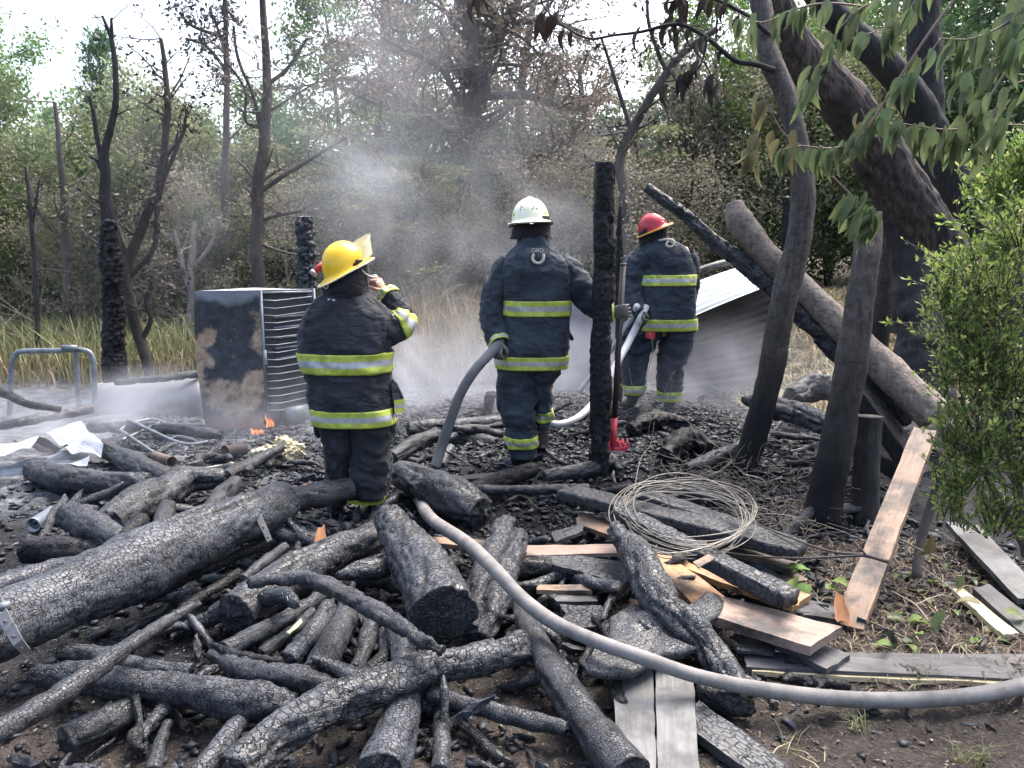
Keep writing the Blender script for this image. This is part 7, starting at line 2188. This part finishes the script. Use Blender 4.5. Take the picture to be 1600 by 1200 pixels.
# ---- 2: cream helmet, back turned, holding hose and rake
def person_two():
    y = 5.75; base = WY(822, 728, y)
    W = lambda px, py, d=0.0: WY(px, py, y + d)
    J = {'pelvis': (W(832, 560), .13), 'waist': (W(834, 510), .13), 'chest': (W(835, 440), .15), 'neck': (W(832, 385), .055), 'skull': (W(830, 362), .06),
         'ls': (W(798, 415), .07), 'le': (W(770, 480, .02), .042), 'lh': (W(778, 530, -.15), .03), 'rs': (W(874, 415), .07), 're': (W(915, 465, -.03), .042), 'rh': (W(958, 486, -.05), .028),
         'lhip': (W(808, 580), .09), 'lk': (W(812, 650), .065), 'la': (W(822, 715), .042), 'rhip': (W(850, 580), .09), 'rk': (W(847, 625, .10), .065), 'ra': (W(847, 672, .12), .042)}
    E = [('pelvis', 'waist'), ('waist', 'chest'), ('chest', 'neck'), ('neck', 'skull'), ('chest', 'ls'), ('ls', 'le'), ('le', 'lh'), ('chest', 'rs'), ('rs', 're'), ('re', 'rh'), ('pelvis', 'lhip'), ('lhip', 'lk'), ('lk', 'la'), ('pelvis', 'rhip'), ('rhip', 'rk'), ('rk', 'ra')]
    fw = np.array((0.06, 1, -.10)); hu = np.array((-.05, .10, 1))
    p = skin_body(base, J, E, 'person', 'firefighter in a cream helmet holding a rake in one hand, a hose in the other', M['skin'], [head_geo(W(830, 358, .03), fw, hu)])
    T = Loft(rings([(362, 811, 854, y, .09), (374, 809, 857, y, .10), (384, 806, 862, y, .11), (395, 795, 874, y, .13), (410, 786, 886, y, .155), (430, 784, 891, y, .17), (470, 787, 891, y, .175), (510, 785, 890, y, .175), (545, 779, 888, y, .18), (574, 776, 886, y, .18)], y), 84, 84, .010, 31, 2.6, fs=(5, 6), vert=.007)
    la = Loft(armrows([(800, 412, y, 22), (783, 435, y, 22), (774, 470, y, 20), (771, 500, y-.03, 19), (776, 525, y-.10, 16), (781, 538, y-.16, 13)]), 54, 36, .011, 32, 2.0, True, (4, 15))
    ra = Loft(armrows([(872, 412, y, 22), (893, 432, y-.01, 23), (914, 462, y-.02, 21), (932, 481, y-.04, 18), (948, 487, y-.05, 16), (957, 487, y-.05, 14)]), 54, 36, .011, 33, 2.0, True, (4, 15))
    a = [W(889, 515, -.04), W(897, 529, -.02), W(895, 533, -.02), W(887, 529, -.05)]
    flap = (np.array(a + [q + (0, .03, 0) for q in a]), [(0, 1, 2, 3), (7, 6, 5, 4), (0, 4, 5, 1), (1, 5, 6, 2), (2, 6, 7, 3), (3, 7, 4, 0)])
    jk = jack(p, T, [la, ra], 'fab_navy', [flap])
    tape_part('reflective_tape', T, jk, 468, 492, off=.005, slant=0.0); tape_part('reflective_tape', T, jk, 553, 573.5, off=.005)
    tape_part('sleeve_tape', ra, jk, .92, 1.0, split=(0, .1, .2, 1)); tape_part('sleeve_tape', la, jk, .90, .99)
    L = Loft(rings([(540, 782, 838, y, .16), (565, 780, 836, y, .155), (585, 778, 834, y, .145), (610, 779, 834, y, .135), (640, 781, 835, y-.02, .125), (670, 789, 836, y-.03, .115), (698, 792, 837, y-.03, .11), (714, 798, 838, y-.03, .105)], y), 64, 48, .014, 34, 2.2, fs=(4, 14))
    Rr = Loft(rings([(540, 828, 884, y, .16), (565, 829, 880, y, .155), (582, 830, 872, y+.02, .14), (600, 831, 860, y+.06, .13), (630, 832, 861, y+.10, .12), (652, 833, 862, y+.12, .11), (668, 834, 860, y+.12, .105)], y), 60, 48, .013, 35, 2.2, fs=(4, 14))
    tr = trousers(p, [L, Rr], 'fab_navy', [lump(W(783, 625, -.01), (.035, .08, .09)), lump(W(784, 596, .0), (.035, .09, .06))])
    tape_part('reflective_tape', L, tr, 680, 697, off=.005); tape_part('reflective_tape', Rr, tr, 640, 656, off=.005)
    boot(p, W(822, 727, -.08), (-.05, 1, 0), 0.0); boot(p, W(846, 700, .10), (.05, 1, 0), .55)
    hoodpart(p, [(338, 806, 858, y+.02, .115), (355, 804, 857, y+.02, .115), (366, 801, 859, y+.02, .112), (374, 798, 862, y+.02, .112)], y)
    hm, surf, (r, f, u), rows = helmet(p, W(829, 346, .03), fw, hu, 'cream', 'black', (.026, .030, .050), 1.0, (.128, .150, .158), .010)
    lettering(hm, 'F.132', lambda x, z: surf(x + .0, .078 + z, .002), .060, M['ink'])
    v, ff = torus(W(831, 345.5, -.185), (0, 1, 0.1), .018, .0032, 20, 6); build('hang_ring', v, ff, M['steel_bright'], hm)
    for sx in (-1, 1):
        q = [surf(sx*(.100 + .012*k), .030 + .02*j, .002) for j in (0, 1, 2) for k in (0, 1)]
        build('lime_sticker', q, [(0, 1, 3, 2), (2, 3, 5, 4)], M['lime'], hm, False)
    q = [W(858, 347, -.10), W(864, 344, -.06), W(863, 350, -.06), W(857, 352, -.10)]
    v, ff = lump(W(796, 351, -.02), (.014, .02, .010)); build('visor_bolt', v, ff, M['cream'], hm)
    # collar patch with raised letters, webbing loop
    def patch(px, py, o=0.0):
        c = W(px, py); k = T
        return c
    cz = W(838, 390); yb = cz[1] - .125
    pts = [(823, 387), (857, 387), (859, 396), (822, 396)]
    q = np.array([WY(a_, b_, yb - .012 + .0016*abs(a_-840)*.5 - (b_-387)*.002) for a_, b_ in pts])
    pa = build('collar_patch', np.concatenate([q, q + (0, .03, 0)]), [(0, 1, 2, 3), (7, 6, 5, 4), (0, 4, 5, 1), (1, 5, 6, 2), (2, 6, 7, 3), (3, 7, 4, 0)], M['patch'], jk, False)
    s = SCALE(cz)
    lettering(pa, 'DRD', lambda x, z: (q[0]*(.5 - x/.150) + q[1]*(.5 + x/.150))*(.5 + z/.04) + (q[3]*(.5 - x/.150) + q[2]*(.5 + x/.150))*(.5 - z/.04) + np.array((0, -.004, 0)), .040, M['silver'])
    P = np.array([WY(834, 397, yb - .028), WY(832, 404, yb - .035), WY(836, 410, yb - .04), WY(844, 411, yb - .04), WY(849, 405, yb - .035), WY(849, 397, yb - .028)])
    v, ff = tube(P, .010, 8, 24); build('webbing_loop', v, ff, M['strap'], jk)
    P = np.array([WY(841, 397, yb - .03), WY(840, 408, yb - .034)]); v, ff = tube(P, .006, 6); build('loop_slot', v, ff, M['black'], jk)
    wr = W(958, 487, -.05); hv, hf = hand_geo(wr, W(974, 486, -.075) - wr, np.array((.35, -.25, -.6)) if False else np.array((.2, .95, 0.0)), 1.25, 1.18, -1)
    build('glove', hv, hf, M['leather'], p)
    wl = W(781, 536, -.17); hv, hf = hand_geo(wl, np.array((-.2, -.45, -.75)), np.array((.6, .6, -.4)), 1.2, 1.1, 1); build('glove', hv, hf, M['leather'], p)
M['ink'] = m_plain('ink', (0.13, 0.085, 0.05), 0.6)
M['patch'] = m_plain('patch', (0.09, 0.095, 0.09), 0.8)
person_two()

# ---- 3: red helmet, stooping, working the nozzle
def person_three():
    y = 7.6; base = WY(1020, 645, y)
    W = lambda px, py, d=0.0: WY(px, py, y + d)
    J = {'pelvis': (W(1032, 505), .13), 'waist': (W(1038, 465), .13), 'chest': (W(1040, 415, .04), .15), 'neck': (W(1028, 382, .06), .055), 'skull': (W(1022, 370, .08), .06),
         'ls': (W(1005, 398, .04), .07), 'le': (W(985, 450, -.03), .042), 'lh': (W(1001, 490, -.2), .03), 'rs': (W(1070, 395, .04), .07), 're': (W(1082, 445, .06), .042), 'rh': (W(1055, 485, .25), .03),
         'lhip': (W(1005, 520), .09), 'lk': (W(992, 570, .03), .06), 'la': (W(990, 632), .042), 'rhip': (W(1050, 520), .09), 'rk': (W(1050, 575, .03), .06), 'ra': (W(1046, 636), .042)}
    E = [('pelvis', 'waist'), ('waist', 'chest'), ('chest', 'neck'), ('neck', 'skull'), ('chest', 'ls'), ('ls', 'le'), ('le', 'lh'), ('chest', 'rs'), ('rs', 're'), ('re', 'rh'), ('pelvis', 'lhip'), ('lhip', 'lk'), ('lk', 'la'), ('pelvis', 'rhip'), ('rhip', 'rk'), ('rk', 'ra')]
    fw = np.array((-.66, .68, -.32)); hu = np.array((-.38, -.02, .92))
    p = skin_body(base, J, E, 'person', 'firefighter in a red helmet stooping over the white hose in the mist', M['skin'], [head_geo(W(1018, 368, .06), fw, hu)])
    T = Loft(rings([(370, 1014, 1042, y+.05, .10), (378, 1008, 1056, y+.05, .12), (386, 1003, 1070, y+.04, .14), (398, 999, 1078, y+.04, .165), (420, 999, 1084, y+.03, .175), (450, 996, 1086, y+.01, .175), (485, 991, 1086, y, .18), (516, 989, 1088, y, .185)], y), 76, 76, .012, 41, 2.5, fs=(5, 6), vert=.007)
    la = Loft(armrows([(1006, 398, y+.03, 17), (993, 418, y, 18), (986, 442, y-.03, 17), (986, 462, y-.08, 15), (994, 480, y-.15, 12), (1001, 490, y-.2, 10)]), 50, 32, .011, 42, 2.0, True, (4, 14))
    ra = Loft(armrows([(1068, 395, y+.04, 17), (1078, 420, y+.05, 15), (1080, 450, y+.09, 13), (1068, 478, y+.2, 11), (1055, 486, y+.26, 9)]), 44, 30, .011, 43, 2.0, True, (4, 14))
    jk = jack(p, T, [la, ra], 'fab_navy')
    tape_part('reflective_tape', T, jk, 429, 446, .50, 1.0, off=.006); tape_part('reflective_tape', T, jk, 497, 515, off=.006)
    L = Loft(rings([(495, 988, 1042, y, .16), (520, 978, 1036, y, .15), (545, 972, 1018, y, .135), (565, 974, 1010, y, .12), (590, 975, 1007, y, .11), (618, 976, 1003, y, .10)], y), 56, 44, .015, 44, 2.2, fs=(4, 13))
    Rr = Loft(rings([(495, 1034, 1088, y, .16), (520, 1035, 1082, y, .15), (545, 1028, 1078, y, .135), (570, 1028, 1066, y, .12), (595, 1029, 1066, y, .11), (625, 1029, 1063, y, .10)], y), 56, 44, .015, 45, 2.2, fs=(4, 13))
    tr = trousers(p, [L, Rr], 'fab_navy', [lump(W(1076, 535, .02), (.04, .09, .09))])
    tape_part('reflective_tape', L, tr, 600, 615, off=.006); tape_part('reflective_tape', Rr, tr, 610, 626, off=.006)
    boot(p, W(990, 644, -.05), (-.2, 1, 0)); boot(p, W(1046, 646, -.05), (.15, 1, 0))
    q = [W(1010, 519, -.19), W(1024, 519, -.19), W(1023, 531, -.19), W(1009, 528, -.19)]; build('red_tag', np.concatenate([q, np.array(q) + (0, .03, 0)]), [(0, 1, 2, 3), (7, 6, 5, 4), (0, 4, 5, 1), (1, 5, 6, 2), (2, 6, 7, 3), (3, 7, 4, 0)], M['red_paint'], p, False)
    hoodpart(p, [(352, 1003, 1040, y+.06, .11), (362, 1000, 1041, y+.06, .115), (374, 1000, 1040, y+.06, .11), (386, 1001, 1034, y+.05, .10)], y)
    hm, surf, (r, f, u), rows = helmet(p, W(1020, 358, .05), fw, hu, 'red', 'black', (.028, .032, .062), 1.0, (.120, .140, .138), .008)
    rm = np.array([q*.985 + .015*rows[-6].mean(0) for q in rows[-3]]); v, ff = tube(np.r_[rm, rm[:1]] + u*.006, .0055, 6, cap=False); build('yellow_edge', v, ff, M['yellow'], hm)
    v, ff = torus(W(1036, 344, -.14), (0, 1, 0.1), .015, .003, 18, 6); build('hang_ring', v, ff, M['steel_bright'], hm)
    c = W(1020, 358, .05); VV = []
    for i in range(7):
        for j in range(13):
            t = -1.0 + 2.0*j/12; s_ = i/6; VV.append(c + r*math.sin(t)*.15*.86 + f*(math.cos(t)*.15 + .01 - .01*s_) - u*(.02 + .10*s_))
    vo = build('visor', VV, [tuple(a) for a in grid_faces(7, 13, False)], M['visor'], hm); vo.modifiers.new('thick', 'SOLIDIFY').thickness = .003
    P = np.array([W(1030, 376, -.12), W(1042, 374, -.14), W(1052, 376, -.15), W(1054, 381, -.16), W(1047, 386, -.165), W(1041, 382, -.16), W(1044, 377, -.15)])
    v, ff = tube(P, .010, 7, 30); build('webbing_loop', v, ff, M['strap'], jk)
    wl = W(1000, 489, -.2); hv, hf = hand_geo(wl, W(1001, 500, -.27) - wl, np.array((.7, .5, -.2)), 1.1, 1.05, 1); build('glove', hv, hf, M['leather'], p)
    wl = W(1055, 486, .26); hv, hf = hand_geo(wl, np.array((-.8, .3, -.2)), np.array((-.2, .3, -.9)), 1.0, 1.05, 1); build('glove', hv, hf, M['leather'], p)
    a, b = W(996, 508, -.28), W(1010, 478, -.18)
    v, ff = tube(np.array([a, a*.6+b*.4, b]), [.030, .034, .028], 12); tag(build('hose_nozzle', v, ff, M['hose_white']), 'white hose nozzle in the hands of the red-helmeted firefighter', 'nozzle')
person_three()
# ------------------------------------------------------------------ smoke hugging the coals and rising
def smoke(label, px, py, y, rx, ry, rz, dens, scale, tilt=0.0, seed=1):
    import bmesh
    bm = bmesh.new(); bmesh.ops.create_icosphere(bm, subdivisions=3, radius=1.0)
    me = bpy.data.meshes.new('smoke'); bm.to_mesh(me); bm.free()
    me.materials.append(m_smoke('smoke', dens, scale))
    o = obj('smoke', me); o.location = tuple(WY(px, py, y)); o.scale = (rx, ry, rz); o.rotation_euler = (0, tilt, 0.1*seed)
    return tag(o, label, 'smoke', kind='stuff')
smoke('low white mist on the coals between the firefighters', 730, 585, 8.4, 2.3, 1.8, .80, .75, 1.6)
smoke('mist drifting before the burnt wall sheet', 1130, 600, 8.0, 1.9, 1.4, .75, .55, 1.6, seed=2)
smoke('thin mist over the ash around the fridge', 230, 670, 7.4, 2.6, 1.9, .65, .75, 1.6, seed=3)
smoke('smoke column rising before the scorched trees', 560, 260, 10.2, 1.25, 1.0, 2.7, .34, 1.1, -.12, 4)
smoke('smoke rising above the coals behind the cream helmet', 800, 380, 10.2, 3.0, 1.1, 2.1, .26, 1.0, 0, 5)

smoke('wide thin veil of smoke drifting in front of the whole wood', 720, 240, 12.6, 8.5, 1.6, 4.2, .16, .45, 0, 6)
